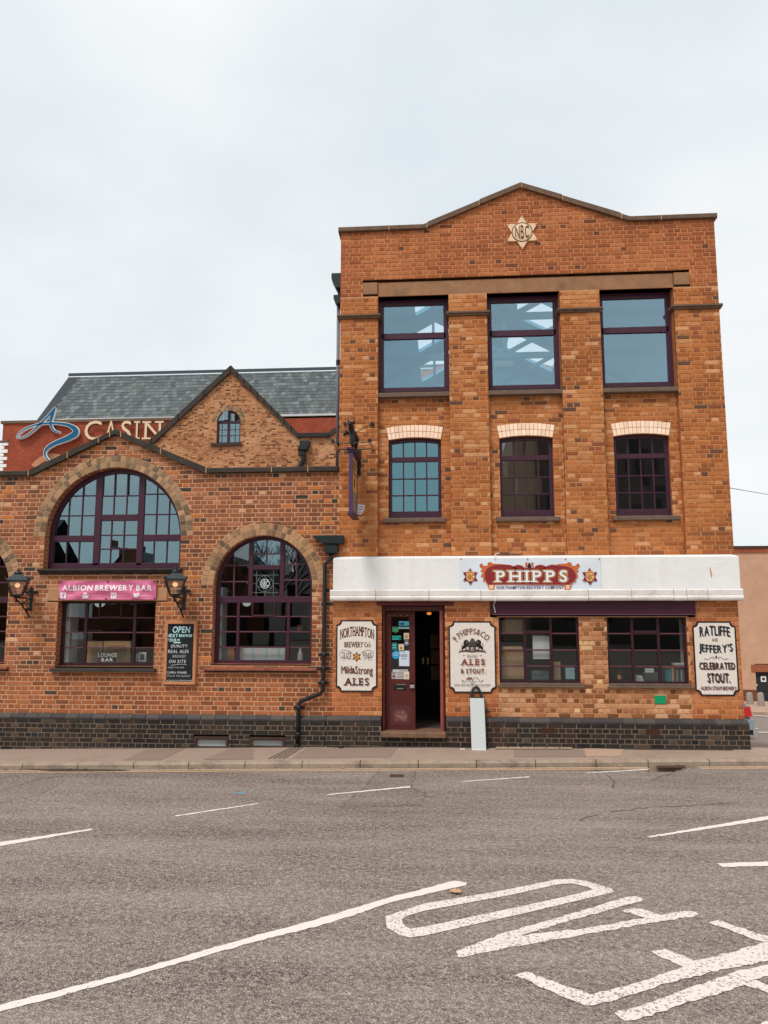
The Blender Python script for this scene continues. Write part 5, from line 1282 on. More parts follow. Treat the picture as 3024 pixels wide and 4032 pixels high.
gpoly('road_letter', [('M3',404,718),('M3',440,746),('M3',480,744),('M3',640,690),('M3',800,640),('M3',870,618),('M3',960,650),('M3',1000,640),('M3',905,597),('M3',1070,560),('M3',1075,520),('M3',960,540),('M3',830,572),('M3',640,640),('M3',500,690)], MKW, .005, None, .010)
gpoly('road_letter', [('M3',880,770),('M3',940,800),('M3',1080,780),('M3',1080,730),('M3',960,745)], MKW, .004, None, .010)
# double yellow lines by the kerb
for off in (.10, .20):
    g = Geo(); n = 60
    for k in range(n):
        a, b = -22+44*k/n, -22+44*(k+1)/n
        if 3.05 < (a+b)/2 < 3.7: continue
        g.add([(a,kerb_y(a)-off-.05,ROADZ+.004),(b,kerb_y(b)-off-.05,ROADZ+.004),(b,kerb_y(b)-off,ROADZ+.004),(a,kerb_y(a)-off,ROADZ+.004)], [(0,1,2,3)])
    g.build('yellow_line', MKY, ROAD)
# patches, cracks, gratings
M_as2 = bpy.data.materials.new('asphalt_patch'); M_as2.use_nodes = True; asphalt(M_as2, lin(172,156,145), lin(70,58,51))
M_as3 = bpy.data.materials.new('asphalt_smooth'); M_as3.use_nodes = True; asphalt(M_as3, lin(172,156,146), lin(92,80,72))
gpoly('road_patch', [('K2',560,712),('K2',700,600),('K2',830,460),('K2',1062,455),('K2',1030,580),('K2',1110,625),('K2',1095,700)], M_as2, .002)
gpoly('road_patch', [('K1',-60,615),('K1',300,520),('K1',420,545),('K1',250,640),('K1',-60,690)], M_as3, .002)
gpoly('road_patch', [('K3',895,535),('K3',1130,457),('K3',1720,455),('K3',1720,560),('K3',1150,560)], M_as3, .002)
M_crk = mat('crack', lin(104,90,82), var=.3, scale=30)
def crack(pts, w):
    P_ = [Gq(*p)[:2] for p in pts]; D = [P_[0]]
    for a, b in zip(P_, P_[1:]):
        n = max(2, int(math.hypot(b[0]-a[0], b[1]-a[1])/.09))
        for k in range(1, n+1):
            t = k/n; D.append((a[0]+(b[0]-a[0])*t+random.gauss(0,.012), a[1]+(b[1]-a[1])*t+random.gauss(0,.02)))
    g = Geo(); L = []; R_ = []
    for i, p in enumerate(D):
        a = D[max(0,i-1)]; b = D[min(len(D)-1,i+1)]; l = math.hypot(b[0]-a[0], b[1]-a[1]) or 1; ww = w*random.uniform(.1,.9)/2
        L.append((p[0]-(b[1]-a[1])/l*ww, p[1]+(b[0]-a[0])/l*ww, ROADZ+.003)); R_.append((p[0]+(b[1]-a[1])/l*ww, p[1]-(b[0]-a[0])/l*ww, ROADZ+.003))
    m = len(L); g.add(L+R_, [(i,i+1,m+i+1,m+i) for i in range(m-1)]); g.build('crack', M_crk, ROAD)
crack([('K2',560,712),('K2',700,600),('K2',830,460)], .03); crack([('K2',1062,457),('K2',1030,580),('K2',1115,620),('K2',1095,700)], .025); crack([('K2',560,708),('K2',800,704),('K2',1095,697)], .02)
crack([('K3',890,535),('K3',1130,457)], .05); crack([('K3',630,740),('K3',860,715),('K3',1100,705),('K3',1450,682)], .05); crack([('K1',-30,608),('K1',280,525),('K1',420,508)], .02); crack([('K3',600,500),('K3',650,545),('K3',650,590)], .04); crack([('K3',560,760),('K3',420,800)], .04)
def grating(r, x0, x1, y0, y1, n):
    g = Geo(); c = [Gq(r,x0,y1), Gq(r,x1,y1), Gq(r,x1,y0), Gq(r,x0,y0)]
    f = lambda u, v: tuple((c[0][i]*(1-u)+c[1][i]*u)*(1-v)+(c[3][i]*(1-u)+c[2][i]*u)*v for i in range(2))
    def bar(u0,u1,v0,v1,z):
        pp = [f(u0,v0),f(u1,v0),f(u1,v1),f(u0,v1)]
        g.add([(p[0],p[1],ROADZ+z) for p in pp]+[(p[0],p[1],ROADZ+.001) for p in pp], [(0,1,2,3),(0,4,5,1),(1,5,6,2),(2,6,7,3),(3,7,4,0)])
    for k in range(n): bar((k+.1)/n,(k+.6)/n,.08,.92,.008)
    bar(0,1,0,.08,.009); bar(0,1,.92,1,.009)
    g2 = Geo(); g2.add([(p[0],p[1],ROADZ+.0035) for p in [f(-.02,-.05),f(1.02,-.05),f(1.02,1.05),f(-.02,1.05)]], [(0,1,2,3)]); g2.build('gully_pit', M_dark, ROAD)
    g.build('gully_grating', mat('rusty_iron', lin(98,72,58), var=.3, scale=40), ROAD)
grating('K2', 888, 976, 500, 516, 9); grating('K3', 935, 1115, 439, 455, 12)
gpoly('spray_mark', [('K1',1508,622),('K1',1560,612),('K1',1615,608),('K1',1580,625),('K1',1562,634),('K1',1575,618)], mat('blue_spray', lin(110,150,170), var=.2, scale=60), .003)
# side street marks and far pavement
gpoly('lane_dash', [('R',432,902),('R',432,910),('R',600,918),('R',600,906)], MK, .02); gpoly('lane_dash', [('R',388,858),('R',388,863),('R',432,865),('R',430,859)], MK, .02)
gpoly('edge_line', [('R',370,692),('R',370,698),('R',700,722),('R',700,712)], MK, .03)
g = Geo(); yk = Gq('R',460,690)[1]+.3
g.add([(8,yk,groundz(20,yk)+.15),(46,yk,groundz(20,yk)+.15),(46,YR+.1,groundz(20,YR)+.2),(8,YR+.1,groundz(20,YR)+.2),(8,yk,-5),(46,yk,-5)], [(0,1,2,3),(4,5,1,0)])
g.build('far_pavement', mat('far_paving', lin(176,150,130), var=.2, scale=3), None, kind='structure')
# ================================================================== THINGS ON THE FRONTS
M_ink = mat('ink_black', lin(34,26,26), rough=.6, var=0); M_inkr = mat('ink_maroon', lin(96,38,36), rough=.6, var=0); M_rose = mat('ink_rose', lin(168,104,96), rough=.6, var=0); M_shade = mat('ink_pink_shade', lin(206,150,134), rough=.6, var=0)
M_inkg = mat('ink_grey', lin(90,82,80), rough=.6, var=0); M_gold = mat('ink_gold', lin(222,160,72), rough=.6, var=0); M_blue_i = mat('ink_slate', lin(66,76,90), rough=.6, var=0)
M_board = mat('painted_sign_cream', lin(232,222,210), rough=.7, var=.035, scale=4, bump=.5, bscale=16, stain=.14, staincol=lin(205,190,176), sscale=3.0)
YS = YG-.012
def painted_sign(label, r, a, b, c, d, ysurf=YS):
    x0, x1, z0, z1 = tbox(r, a, b, c, d, ysurf); cr_ = .075; bw = .022
    t = thing('painted_sign', label, 'sign', ((x0+x1)/2, YG, z0))
    def outl(x0, x1, z0, z1, cr):
        pts = []
        for (cx, cz, a0) in ((x0,z0,90),(x1,z0,180),(x1,z1,270),(x0,z1,360)):
            for k in range(6):
                an = rad(a0-90*k/5); pts.append((cx+cr*math.cos(an), cz+cr*math.sin(an)))
        return pts
    o = outl(x0,x1,z0,z1,cr_); i = outl(x0+bw,x1-bw,z0+bw,z1-bw,cr_)
    cx, cz = (x0+x1)/2, (z0+z1)/2
    def fan(g, pts, y0, y1):
        n = len(pts); g.add([(cx,y0,cz)]+[(p[0],y0,p[1]) for p in pts]+[(p[0],y1,p[1]) for p in pts], [(0,1+k,1+(k+1)%n) for k in range(n)]+[(1+k,1+n+k,1+n+(k+1)%n,1+(k+1)%n) for k in range(n)])
    g = Geo(); fan(g, i, ysurf, YG); g.build('board', M_board, t)
    g = Geo(); n = len(o); g.add([(p[0],ysurf-.001,p[1]) for p in o]+[(p[0],ysurf-.001,p[1]) for p in i]+[(p[0],YG,p[1]) for p in o], [(k,(k+1)%n,n+(k+1)%n,n+k) for k in range(n)]+[(k,2*n+k,2*n+(k+1)%n,(k+1)%n) for k in range(n)]); g.build('border', M_ink, t)
    BT.bits.append((x0, x1, z0, z1))
    return t
class Layers:
    """lettering and ornament of one sign, every piece a part of its own on its own thin layer"""
    def __init__(s, parent, y): s.p = parent; s.y = y; s.g = []; s.k = 0
    def get(s, m, name='emblem'):
        g = Geo(); s.g.append((name, m, g)); return g
    def nexty(s): s.k += 1; return s.y-.0012-.00025*s.k
    def line(s, r, box, txt, m=None, shade=None, off=(.012,-.012), **kw):
        x0, x1, z0, z1 = tbox(r, *box, s.y)
        n = len(txt.split(' ')); wd = [None] if n == 1 else range(n)
        ya = s.nexty() if shade else 0; yb = s.nexty()
        for k in wd:                                    # every word a part
            if shade: text(s.get(shade, 'lettering_shade'), txt, x0, x1, z0, z1, ya, dx=off[0], dz=off[1], word=k, **kw)
            text(s.get(m or M_ink, 'lettering'), txt, x0, x1, z0, z1, yb, word=k, **kw)
    def rib(s, r, pts, w, m, n=5):
        ribbon_geo(s.get(m, 'flourish'), [Q(r, a, b, s.y) for a, b in pts], [w]*len(pts) if not isinstance(w, list) else w, s.nexty(), None, n)
    def poly(s, r, pts, m): s.get(m).flat([Q(r, a, b, s.y) for a, b in pts], s.nexty())
    def build(s, nm=None):
        for name, m, g in s.g: g.build(name, m, s.p)
# sign 1
t = painted_sign('cream painted wall sign with a small red star between looping scrolls, left of the doorway', 'S1', 96, 48, 760, 1205)
L = Layers(t, YS)
L.line('S1', (160,205,705,360), 'NORTHAMPTON', M_ink, M_rose, (.007,-.007), serif=True, gap=.1, sw=.2, warp=arcw(.06))
L.line('S1', (228,398,530,485), 'BREWERY', M_ink, M_rose, (.006,-.006), serif=True, sw=.18); L.line('S1', (552,398,650,482), "Co's", M_ink, M_rose, (.005,-.005))
L.line('S1', (190,565,345,655), 'TRADE', M_inkg, serif=True, sw=.2, warp=lambda u,v,X_,Z_: (X_, Z_-.02*u)); L.line('S1', (530,585,680,660), 'MARK', M_inkg, serif=True, sw=.2, warp=lambda u,v,X_,Z_: (X_, Z_+.02*u))
sx_, sz_c = Q('S1',428,640,YS); star_flat(L.get(M_inkr), sx_, sz_c, .085, L.nexty(), .98); L.get(M_gold).flat(disc(sx_, sz_c, .045, .045), L.nexty())
text(L.get(M_inkr, 'lettering'), 'NBC', sx_-.033, sx_+.033, sz_c-.03, sz_c+.03, L.nexty())
for sgn in (1, -1):
    f = lambda a: 428+sgn*(a-428)
    L.rib('S1', [(f(350),575),(f(310),548),(f(240),532),(f(180),545),(f(155),590),(f(175),640),(f(250),655),(f(320),690)], .005, M_inkg); L.rib('S1', [(f(345),590),(f(320),560),(f(290),565),(f(280),580),(f(300),580)], .005, M_inkg); L.rib('S1', [(f(180),640),(f(190),680),(f(225),688),(f(240),670),(f(205),650)], .005, M_inkg)
L.line('S1', (180,790,345,905), 'Mild', M_ink, M_rose, (.007,-.007)); L.line('S1', (348,820,402,905), '&', M_ink, M_rose, (.007,-.007)); L.line('S1', (405,790,685,955), 'Strong', M_ink, M_rose, (.007,-.007))
L.line('S1', (215,980,625,1095), 'ALES', M_ink, M_rose, (.011,-.011), serif=True, gap=.16, bold=.006)
L.build()
# sign 2
t = painted_sign('cream painted wall sign with a lion and castle crest, right of the doorway', 'S2', 32, 68, 790, 1222)
L = Layers(t, YS)
ccx_, ccz_ = Q('S2',402,520,YS)
def polar(R0, a):                                       # letters set on an arc about the crest
    def w(u, v, X_, Z_):
        an = (u-.5)*a; r = R0+(v-.5)*.095; return (ccx_+r*math.sin(an), ccz_-.03+r*math.cos(an)*.97)
    return w
x0, x1, z0, z1 = tbox('S2', 80, 160, 720, 300, YS)
for m_, dx_ in ((M_shade, .012), (M_inkr, 0)):
    text(L.get(m_ if dx_ else M_ink, 'lettering'), 'P.PHIPPS&CO.', x0, x1, z0, z1, L.nexty(), warp=polar(.335, 2.0), serif=True, gap=.13, sw=.22, bold=.0, dx=dx_, dz=-dx_)
cl = []
L.poly('S2', [(350,450),(355,400),(370,395),(370,370),(385,365),(385,340),(400,350),(412,337),(425,350),(438,342),(440,365),(450,370),(452,395),(465,400),(470,450),(472,560),(455,572),(365,572),(345,555)], M_inkg)
L.poly('S2', [(355,465),(465,465),(465,480),(355,480)], M_ink); L.poly('S2', [(388,540),(388,500),(405,482),(424,500),(424,540)], M_board); L.poly('S2', [(396,538),(396,505),(405,495),(416,505),(416,538)], M_ink)
for k in range(4): L.poly('S2', [(358,408+k*13),(462,408+k*13),(460,412+k*13),(360,412+k*13)], M_ink)
for sgn in (1, -1):
    f = lambda a: 408+sgn*(a-408)
    L.get(M_ink).flat([Q('S2',f(310)+43*math.cos(k*.52)*(1+.12*(k%2)),415+50*math.sin(k*.52)*(1+.1*(k%2)),YS) for k in range(12)], L.nexty())
    L.get(M_inkg).flat([Q('S2',f(322)+20*math.cos(k*.6),405+24*math.sin(k*.6),YS) for k in range(10)], L.nexty())
    L.rib('S2', [(f(345),450),(f(300),460),(f(262),490),(f(240),515)], [.05,.055,.045,.02], M_ink); L.rib('S2', [(f(290),480),(f(310),520),(f(330),515)], .014, M_ink); L.rib('S2', [(f(262),495),(f(240),520),(f(255),548),(f(230),552)], .012, M_ink)
    L.rib('S2', [(f(250),480),(f(232),465),(f(245),430),(f(236),425)], .008, M_inkg); L.rib('S2', [(f(350),545),(f(280),545),(f(215),555),(f(180),578)], [.03,.026,.018,.004], M_inkr); L.rib('S2', [(f(225),552),(f(205),535),(f(212),515)], .006, M_inkg)
    L.rib('S2', [(f(255),618),(f(292),618)], .006, M_inkg, 2); L.poly('S2', [(f(265),610),(f(292),618),(f(265),628)], M_inkg)
L.line('S2', (325,605,490,638), 'NOTED', M_inkg, serif=True, gap=.2, sw=.2); L.rib('S2', [(322,645),(490,643)], .005, M_inkg, 2)
L.line('S2', (215,672,608,770), 'ALES', M_inkr, M_shade, (.014,-.012), serif=True, gap=.24, bold=.02)
L.line('S2', (222,830,620,905), '& STOUT.', M_ink, M_shade, (.014,-.012), gap=.2, bold=.012)
for sgn in (1, -1):
    f = lambda a: 412+sgn*(a-412)
    L.rib('S2', [(f(240),1020),(f(285),1045),(f(320),1000),(f(350),970),(f(395),985),(f(412),1020),(f(380),1045),(f(345),1025)], .006, M_ink); L.poly('S2', [(f(235),1008),(f(262),1022),(f(268),1038),(f(248),1030)], M_ink)
L.poly('S2', [(318,985),(340,968),(405,972),(408,1000),(370,1000),(320,1010)], mat('ink_flaked', lin(150,92,84), var=.2, scale=60)); L.poly('S2', [(385,1055),(425,1058),(430,1072),(400,1078)], mat('bare_patch', lin(196,160,144), var=.1))
L.line('S2', (125,1078,695,1112), 'DRAWN FROM THE WOOD!', M_ink, gap=.16, shear=.25)
L.build()
# sign 3
t = painted_sign('cream painted wall sign of bold black lettering without any picture, at the right corner', 'S3', 10, 68, 690, 1230)
L = Layers(t, YS)
L.line('S3', (95,150,565,305), 'RATLIFFE', M_ink, M_blue_i, (.012,-.012), bold=.012, gap=.12, warp=arcw(.02)); L.line('S3', (290,328,380,380), 'AND', M_inkg, M_shade, (.006,-.006), gap=.12)
L.line('S3', (85,400,610,565), "JEFFERY'S", M_ink, M_blue_i, (.012,-.012), bold=.012, gap=.12, warp=arcw(-.03))
for sgn in (1, -1):
    f = lambda a: 356+sgn*(a-356)
    L.rib('S3', [(f(168),660),(f(185),648),(f(210),662),(f(245),655),(f(280),630),(f(320),625),(f(325),650),(f(300),655)], .007, M_ink)
L.poly('S3', [(356,595),(372,622),(356,658),(340,622)], M_ink)
L.line('S3', (90,705,645,815), 'CELEBRATED', M_ink, M_inkr, (.013,-.013), bold=.012, gap=.12); L.line('S3', (218,872,570,1022), 'STOUT.', M_ink, M_inkr, (.016,-.016), bold=.015, gap=.12)
L.line('S3', (118,1080,668,1138), 'ALBION STEAM BREWERY', M_ink, M_rose, (.008,-.008), gap=.12); L.rib('S3', [(97,1108),(106,1108)], .008, M_ink, 2); L.rib('S3', [(675,1112),(684,1112)], .008, M_ink, 2)
L.build()
# PHIPPS banner on the white band
YBN = -.165
bx0, bx1, bz0, bz1 = tbox('C1', 20, 30, 928, 268, YBN)
t = thing('brewery_banner', 'white vinyl banner with a maroon scroll and two stars tied over the white band', 'banner', ((bx0+bx1)/2, -.15, bz0))
def fold(x, z):
    e = min(x-bx0, bx1-x, z-bz0, bz1-z); return -.004*math.sin(x*3.1+z*4.2)*min(1, max(0,e)/.15) - .003*math.sin(x*9-z*13)*max(0, 1-max(0,e)/.3)
def cloth(x0, x1, z0, z1, y, f, nx=44, nz=14):
    g = Geo(); v = [(x0+(x1-x0)*i/nx, y+f(x0+(x1-x0)*i/nx, z0+(z1-z0)*j/nz), z0+(z1-z0)*j/nz) for j in range(nz+1) for i in range(nx+1)]
    g.add(v, [(j*(nx+1)+i,j*(nx+1)+i+1,(j+1)*(nx+1)+i+1,(j+1)*(nx+1)+i) for j in range(nz) for i in range(nx)]); return g
cloth(bx0, bx1, bz0, bz1, YBN, fold).build('cloth', mat('white_vinyl', lin(228,234,240), rough=.4, var=.015, bump=.12, bscale=7), t, True)
M_mar = mat('print_maroon', lin(142,44,48), rough=.5, var=0); M_org = mat('print_orange', lin(206,110,60), rough=.5, var=0); M_pgold = mat('print_gold', lin(245,190,110), rough=.5, var=0); M_pw = mat('print_white', lin(244,240,238), rough=.5, var=0); M_pblk = mat('print_black', lin(48,22,26), rough=.5, var=0); M_plum = mat('print_plum', lin(92,38,84), rough=.5, var=0); M_pmar2 = mat('print_dark_maroon', lin(128,30,62), rough=.5, var=0); M_peach = mat('print_peach', lin(245,200,165), rough=.5, var=0)
L = Layers(t, YBN-.006)
C1f = [(228,198),(200,200),(188,182),(178,160),(178,130),(186,105),(205,88),(240,76),(290,71),(345,75),(355,80),(362,92),(372,80),(392,74),(418,78),(437,94),(495,94),(512,78),(540,73),(565,80),(574,92),(585,80),(605,73),(660,77),(712,84),(745,98),(765,128),(768,155),(752,180),(725,198),(700,200)]
cen = (468,140)
for sgn in (1, -1):
    f = lambda a: 468+sgn*(a-468)
    L.poly('C1', [(f(195),195),(f(244),195),(f(240),236),(f(206),234)], M_org); L.poly('C1', [(f(205),203),(f(236),203),(f(233),230),(f(210),228)], M_peach)
    L.rib('C1', [(f(290),78),(f(235),82),(f(195),95),(f(165),88),(f(152),75),(f(165),68)], [.05,.09,.09,.06,.04,.02], M_org); L.rib('C1', [(f(215),88),(f(205),70),(f(215),62),(f(232),72)], [.05,.05,.04,.02], M_org)
    L.rib('C1', [(f(200),95),(f(170),112),(f(152),110)], [.05,.05,.02], M_org); L.rib('C1', [(f(185),120),(f(168),140),(f(155),150)], [.06,.06,.02], M_org); L.rib('C1', [(f(183),150),(f(176),165),(f(170),185)], [.05,.04,.01], M_org)
L.get(M_org).add([(Q('C1',cen[0],cen[1],YBN)[0], L.nexty(), Q('C1',cen[0],cen[1],YBN)[1])]+[(lambda p: (p[0], L.y-.0012-.00025*L.k, p[1]))(Q('C1', cen[0]+(a-cen[0])*1.012, cen[1]+(b-cen[1])*1.04, YBN)) for a, b in C1f], [(0,1+k,1+(k+1)%len(C1f)) for k in range(len(C1f))])
L.get(M_mar).add([(Q('C1',cen[0],cen[1],YBN)[0], L.nexty(), Q('C1',cen[0],cen[1],YBN)[1])]+[(lambda p: (p[0], L.y-.0012-.00025*L.k, p[1]))(Q('C1', a, b, YBN)) for a, b in C1f], [(0,1+k,1+(k+1)%len(C1f)) for k in range(len(C1f))])
x0, x1, z0, z1 = tbox('C1', 236, 108, 712, 184, YBN)
for m_, b_ in ((M_pgold, .075), (M_pblk, .052), (M_pw, .018)):
    text(L.get(m_, 'lettering'), 'PHIPPS', x0, x1, z0, z1, L.nexty(), bold=b_, rb=.018, serif=True, gap=.24, sw=.36, lift=.0002)
L.line('C1', (256,207,688,229), 'NORTHAMPTON BREWERY COMPANY', M_plum, gap=.15, bold=.008)
for px in (85, 857):
    cx, cz = Q('C1', px, 148, YBN); star_flat(L.get(M_pmar2), cx, cz, .142, L.nexty(), .98)
    L.get(M_pgold).flat(disc(cx, cz-.006, .076, .076), L.nexty()); L.get(M_pgold).flat([(cx-.07,cz+.038),(cx+.07,cz+.038),(cx+.057,cz+.08),(cx,cz+.096),(cx-.057,cz+.08)], L.nexty()); ringflat(L.get(M_pmar2), cx, cz-.006, .070, .077, L.nexty())
    text(L.get(M_pmar2, 'lettering'), 'NBC', cx-.056, cx+.056, cz-.058, cz+.042, L.nexty(), bold=.015, warp=lambda u,v,X_,Z_: (X_, (Z_-cz)*(1-.35*(2*u-1)**2)+cz)); text(L.get(M_pmar2, 'lettering'), 'PHIPPS', cx-.055, cx+.055, cz+.05, cz+.075, L.nexty(), warp=lambda u,v,X_,Z_: (X_, Z_+.012*(1-(2*u-1)**2)))
L.poly('C1', [(455,92),(455,72),(458,72),(458,62),(463,62),(463,58),(468,58),(468,62),(474,62),(474,72),(478,72),(478,92)], M_pblk)
for sgn in (1,-1):
    f = lambda a: 466+sgn*(a-466)
    L.rib('C1', [(f(452),80),(f(446),72),(f(447),62),(f(453),64)], [.022,.03,.035,.02], M_org); L.rib('C1', [(f(447),76),(f(440),84),(f(446),92)], [.016,.016,.01], M_org)
L.build('printing')
for px, py in ((25,35),(247,35),(456,35),(700,35),(918,35),(28,259),(255,257),(460,261),(690,260),(925,263)):
    cx, cz = Q('C1', px, py, YBN); Geo().lathe((cx,YBN-.008,cz), [(.012,0),(.012,.012)], 10, 'y').build('eyelet', mat('zinc_eyelet', lin(140,142,146), metal=.6, rough=.4, var=0), t)
g = Geo(); a = Q('B7',1146,0,-.2); b = Q('B7',1126,60,-.1); g.tube([(a[0]+.01,-.18,a[1]+.0),(a[0]-.01,-.225,a[1]-.06),(b[0],-.13,b[1]-.02),(b[0]+.03,-.11,b[1]-.14)], .006, 6)
a = Q('A7',1455,110,-.17); g.tube([(a[0],-.18,a[1]),(a[0],-.10,a[1]+.09),(a[0]+.05,-.03,a[1]+.12),(a[0]+.12,-.02,a[1]+.10)], .006, 6)
g.build('tie_string', mat('cord_white', lin(220,218,210), var=0), t)
g = Geo(); a = Q('A7',1490,62,-.03); g.tube([(a[0],-.03,a[1]),(a[0]+.3,-.03,a[1]-.015),(a[0]+.38,-.03,a[1]+.0)], .012, 6)
solo('cable_tail', 'short black cable end lying on the ledge above the white vinyl banner', 'cable', g, M_black, (a[0],-.03,a[1]))
# pink banner
YAB = -.012
bx0, bx1, bz0, bz1 = tbox('PB', 28, 36, 895, 206, YAB)
t = thing('pub_banner', 'pink vinyl banner with white capitals stretched above the lounge bar window', 'banner', ((bx0+bx1)/2, YL, bz0))
def fold2(x, z):
    u = (x-bx0)/(bx1-bx0); v = (z-bz0)/(bz1-bz0); sag = .016*math.sin((v*1.0+.9*(2*u-1)**2)*9.0)*(1-(2*u-1)**2*.5)
    return sag*.75 - .012*math.exp(-((u-.04-(1-v)*.2)/.035)**2) - .012*math.exp(-((1-u-.03-(1-v)*.22)/.035)**2) - .006*math.sin(u*23+v*5)
PV = mat('pink_vinyl', lin(218,112,152), rough=.38, var=.03, bump=.25, bscale=9, spec=.5)
cloth(bx0, bx1, bz0, bz1, YAB, fold2, 60, 16).build('cloth', PV, t, True)
M_bw = mat('banner_white', lin(248,238,242), rough=.45, var=0)
def conform(g, f):
    g.v = [(v[0], v[1]+f(v[0], v[2]), v[2]) for v in g.v]
g = Geo()
for wd, a, b in (('ALBION',58,328), ('BREWERY',352,694), ('BAR',718,860)):
    x0, x1, z0, z1 = tbox('PB', a, 76, b, 127, YAB); gl_ = Geo(); text(gl_, wd, x0, x1, z0, z1, YAB-.007, bold=.03, gap=.12); gl_.refine(.06); conform(gl_, fold2); gl_.build('lettering', M_bw, t)
for a, kind in ((65,'f'),(267,'y'),(516,'i'),(725,'t')):
    cx, cz = Q('PB', a, 170, YAB); s_ = .05
    if kind in 'fi': g.flat([(cx-s_,cz-s_),(cx+s_,cz-s_),(cx+s_,cz+s_),(cx-s_,cz+s_)], YAB-.007)
    elif kind == 'y': g.flat([(cx-s_,cz-s_),(cx+s_,cz-s_),(cx+s_,cz+.01),(cx-s_,cz+.01)], YAB-.007); g.flat([(cx-.03,cz+.018),(cx+.03,cz+.018),(cx+.03,cz+s_),(cx-.03,cz+s_)], YAB-.007)
    else: g.flat([(cx-s_,cz-.02),(cx-.01,cz-s_),(cx+.035,cz-.02),(cx+s_,cz+.04),(cx+.02,cz+s_*.9),(cx,cz+.02),(cx-s_,cz+.045)], YAB-.007)
for wd, a, b in (('Albion Brewery Bar',84,180), ('Albion Brewery Northampton',286,404), ('@albionbrewerybar',532,634), ('@albionbrewerybar',742,858)):
    x0, x1, z0, z1 = tbox('PB', a, 165, b, 176, YAB); text(g, wd, x0, x1, z0, z1, YAB-.007, gap=.1)
g.refine(.06); conform(g, fold2); g.build('small_lettering', M_bw, t)
gp = Geo()
for a, kind in ((65,'f'),(516,'i')):
    cx, cz = Q('PB', a, 170, YAB)
    if kind == 'f': text(gp, 'f', cx-.012, cx+.03, cz-.048, cz+.038, YAB-.0085, bold=.02)
    else: ringflat(gp, cx, cz, .018, .028, YAB-.0085, 20); gp.flat(disc(cx+.03, cz+.03, .006, .006, 8), YAB-.0085)
gp.refine(.04); conform(gp, fold2); gp.build('logo', PV, t)
for px, py in ((42,44),(462,44),(884,42),(30,199),(446,198),(880,197)):
    cx, cz = Q('PB', px, py, YAB); Geo().lathe((cx,YAB-.012+fold2(cx,cz),cz), [(.013,0),(.013,.02)], 10, 'y').build('eyelet', mat('dark_eyelet', lin(70,40,52), var=0), t)
# chalk board
YCB = -.02
x0, x1, z0, z1 = tbox('CB', 35, 72, 625, 1250, YCB)
t = thing('chalkboard', 'black chalkboard in a pale wooden frame with hand-lettered OPEN QUALITY REAL ALES', 'chalkboard', ((x0+x1)/2, YL, z0))
fw = .05; M_pine = mat('pine_frame', lin(196,134,94), var=.25, scale=18, rough=.7)
Geo().box(x0+fw*.8, x1-fw*.8, YCB, YL, z0+fw*.8, z1-fw*.8).build('board', mat('chalk_black', lin(34,36,40), rough=.8, var=.25, scale=6), t)
for b in ((x0,x1,z1-fw,z1),(x0,x1,z0,z0+fw),(x0,x0+fw,z0+fw,z1-fw),(x1-fw,x1,z0+fw,z1-fw)): Geo().bbox(b[0],b[1],YCB-.022,YL,b[2],b[3],.006).build('frame_rail', M_pine, t)
M_ch = mat('chalk_white', lin(222,228,228), var=.1, scale=60); M_chb = mat('chalk_blue', lin(186,226,230), var=.15, scale=60); M_cht = mat('chalk_thin', lin(176,182,182), var=.3, scale=90)
L = Layers(t, YCB)
L.line('CB', (190,170,510,292), 'OPEN', M_chb, shear=.1, bold=.02, gap=.08); L.line('CB', (88,310,285,372), 'NEXT', M_chb, bold=.05, gap=.14); L.line('CB', (308,318,600,368), 'BREWERY', M_chb, bold=.05, gap=.14); L.line('CB', (82,395,262,455), 'TOUR', M_chb, bold=.05, gap=.14)
L.rib('CB', [(275,412),(318,410)], .012, M_chb, 2); L.rib('CB', [(275,430),(318,428)], .012, M_chb, 2); L.rib('CB', [(208,468),(240,474),(290,468),(335,474)], .02, M_chb, 4)
L.line('CB', (155,508,462,570), 'QUALITY', M_ch, shear=.2, gap=.12); L.line('CB', (105,605,485,665), 'REAL ALES', M_ch, shear=.1, gap=.14); L.line('CB', (190,700,428,752), 'BREWED', M_cht, shear=.1, gap=.12); L.line('CB', (120,790,435,850), 'ON SITE', M_ch, shear=.15, gap=.2)
L.rib('CB', [(155,892),(260,878),(350,872),(450,880)], .008, M_cht); L.line('CB', (100,915,400,948), '01604 946 606', M_cht, gap=.14); L.line('CB', (85,1005,452,1045), 'CAMRA WINNER', M_ch, gap=.14); L.line('CB', (78,1070,515,1108), '"PUB OF THE SEASON"', M_cht, gap=.12); L.line('CB', (35,1155,560,1188), 'www.facebook.com/albionbrewerybar', M_chb, gap=.1)
L.build()
BL.bits.append((x0, x1, z0, z1))
# star plaque on the parapet
YN = -.03
cx, cz = Q('N', 480, 572, YN); r_ = Q('N',480,237,YN)[1]-cz
t = thing('star_plaque', 'cream six-pointed star plaque with a dark three-letter monogram high on the parapet', 'sign', (cx, 0, cz))
pts = hexagram(cx, cz, r_, .98); g = Geo(); n = 12
g.add([(cx,YN,cz)]+[(p[0],YN,p[1]) for p in pts]+[(p[0],.0,p[1]) for p in pts], [(0,1+k,1+(k+1)%n) for k in range(n)]+[(1+k,1+n+k,1+n+(k+1)%n,1+(k+1)%n) for k in range(n)])
M_stc = mat('plaque_cream', lin(236,200,162), rough=.45, var=.05); g.build('star', M_stc, t)
g = Geo(); ringflat(g, cx, cz, r_*.53, r_*.575, YN-.002); g.build('ring', mat('bronze_paint', lin(66,50,36), var=0), t)
g = Geo(); g.lathe((cx,YN-.012,cz), [(.0001,-.006),(r_*.3,-.004),(r_*.52,.008)], 28, 'y'); g.build('boss', M_stc, t)
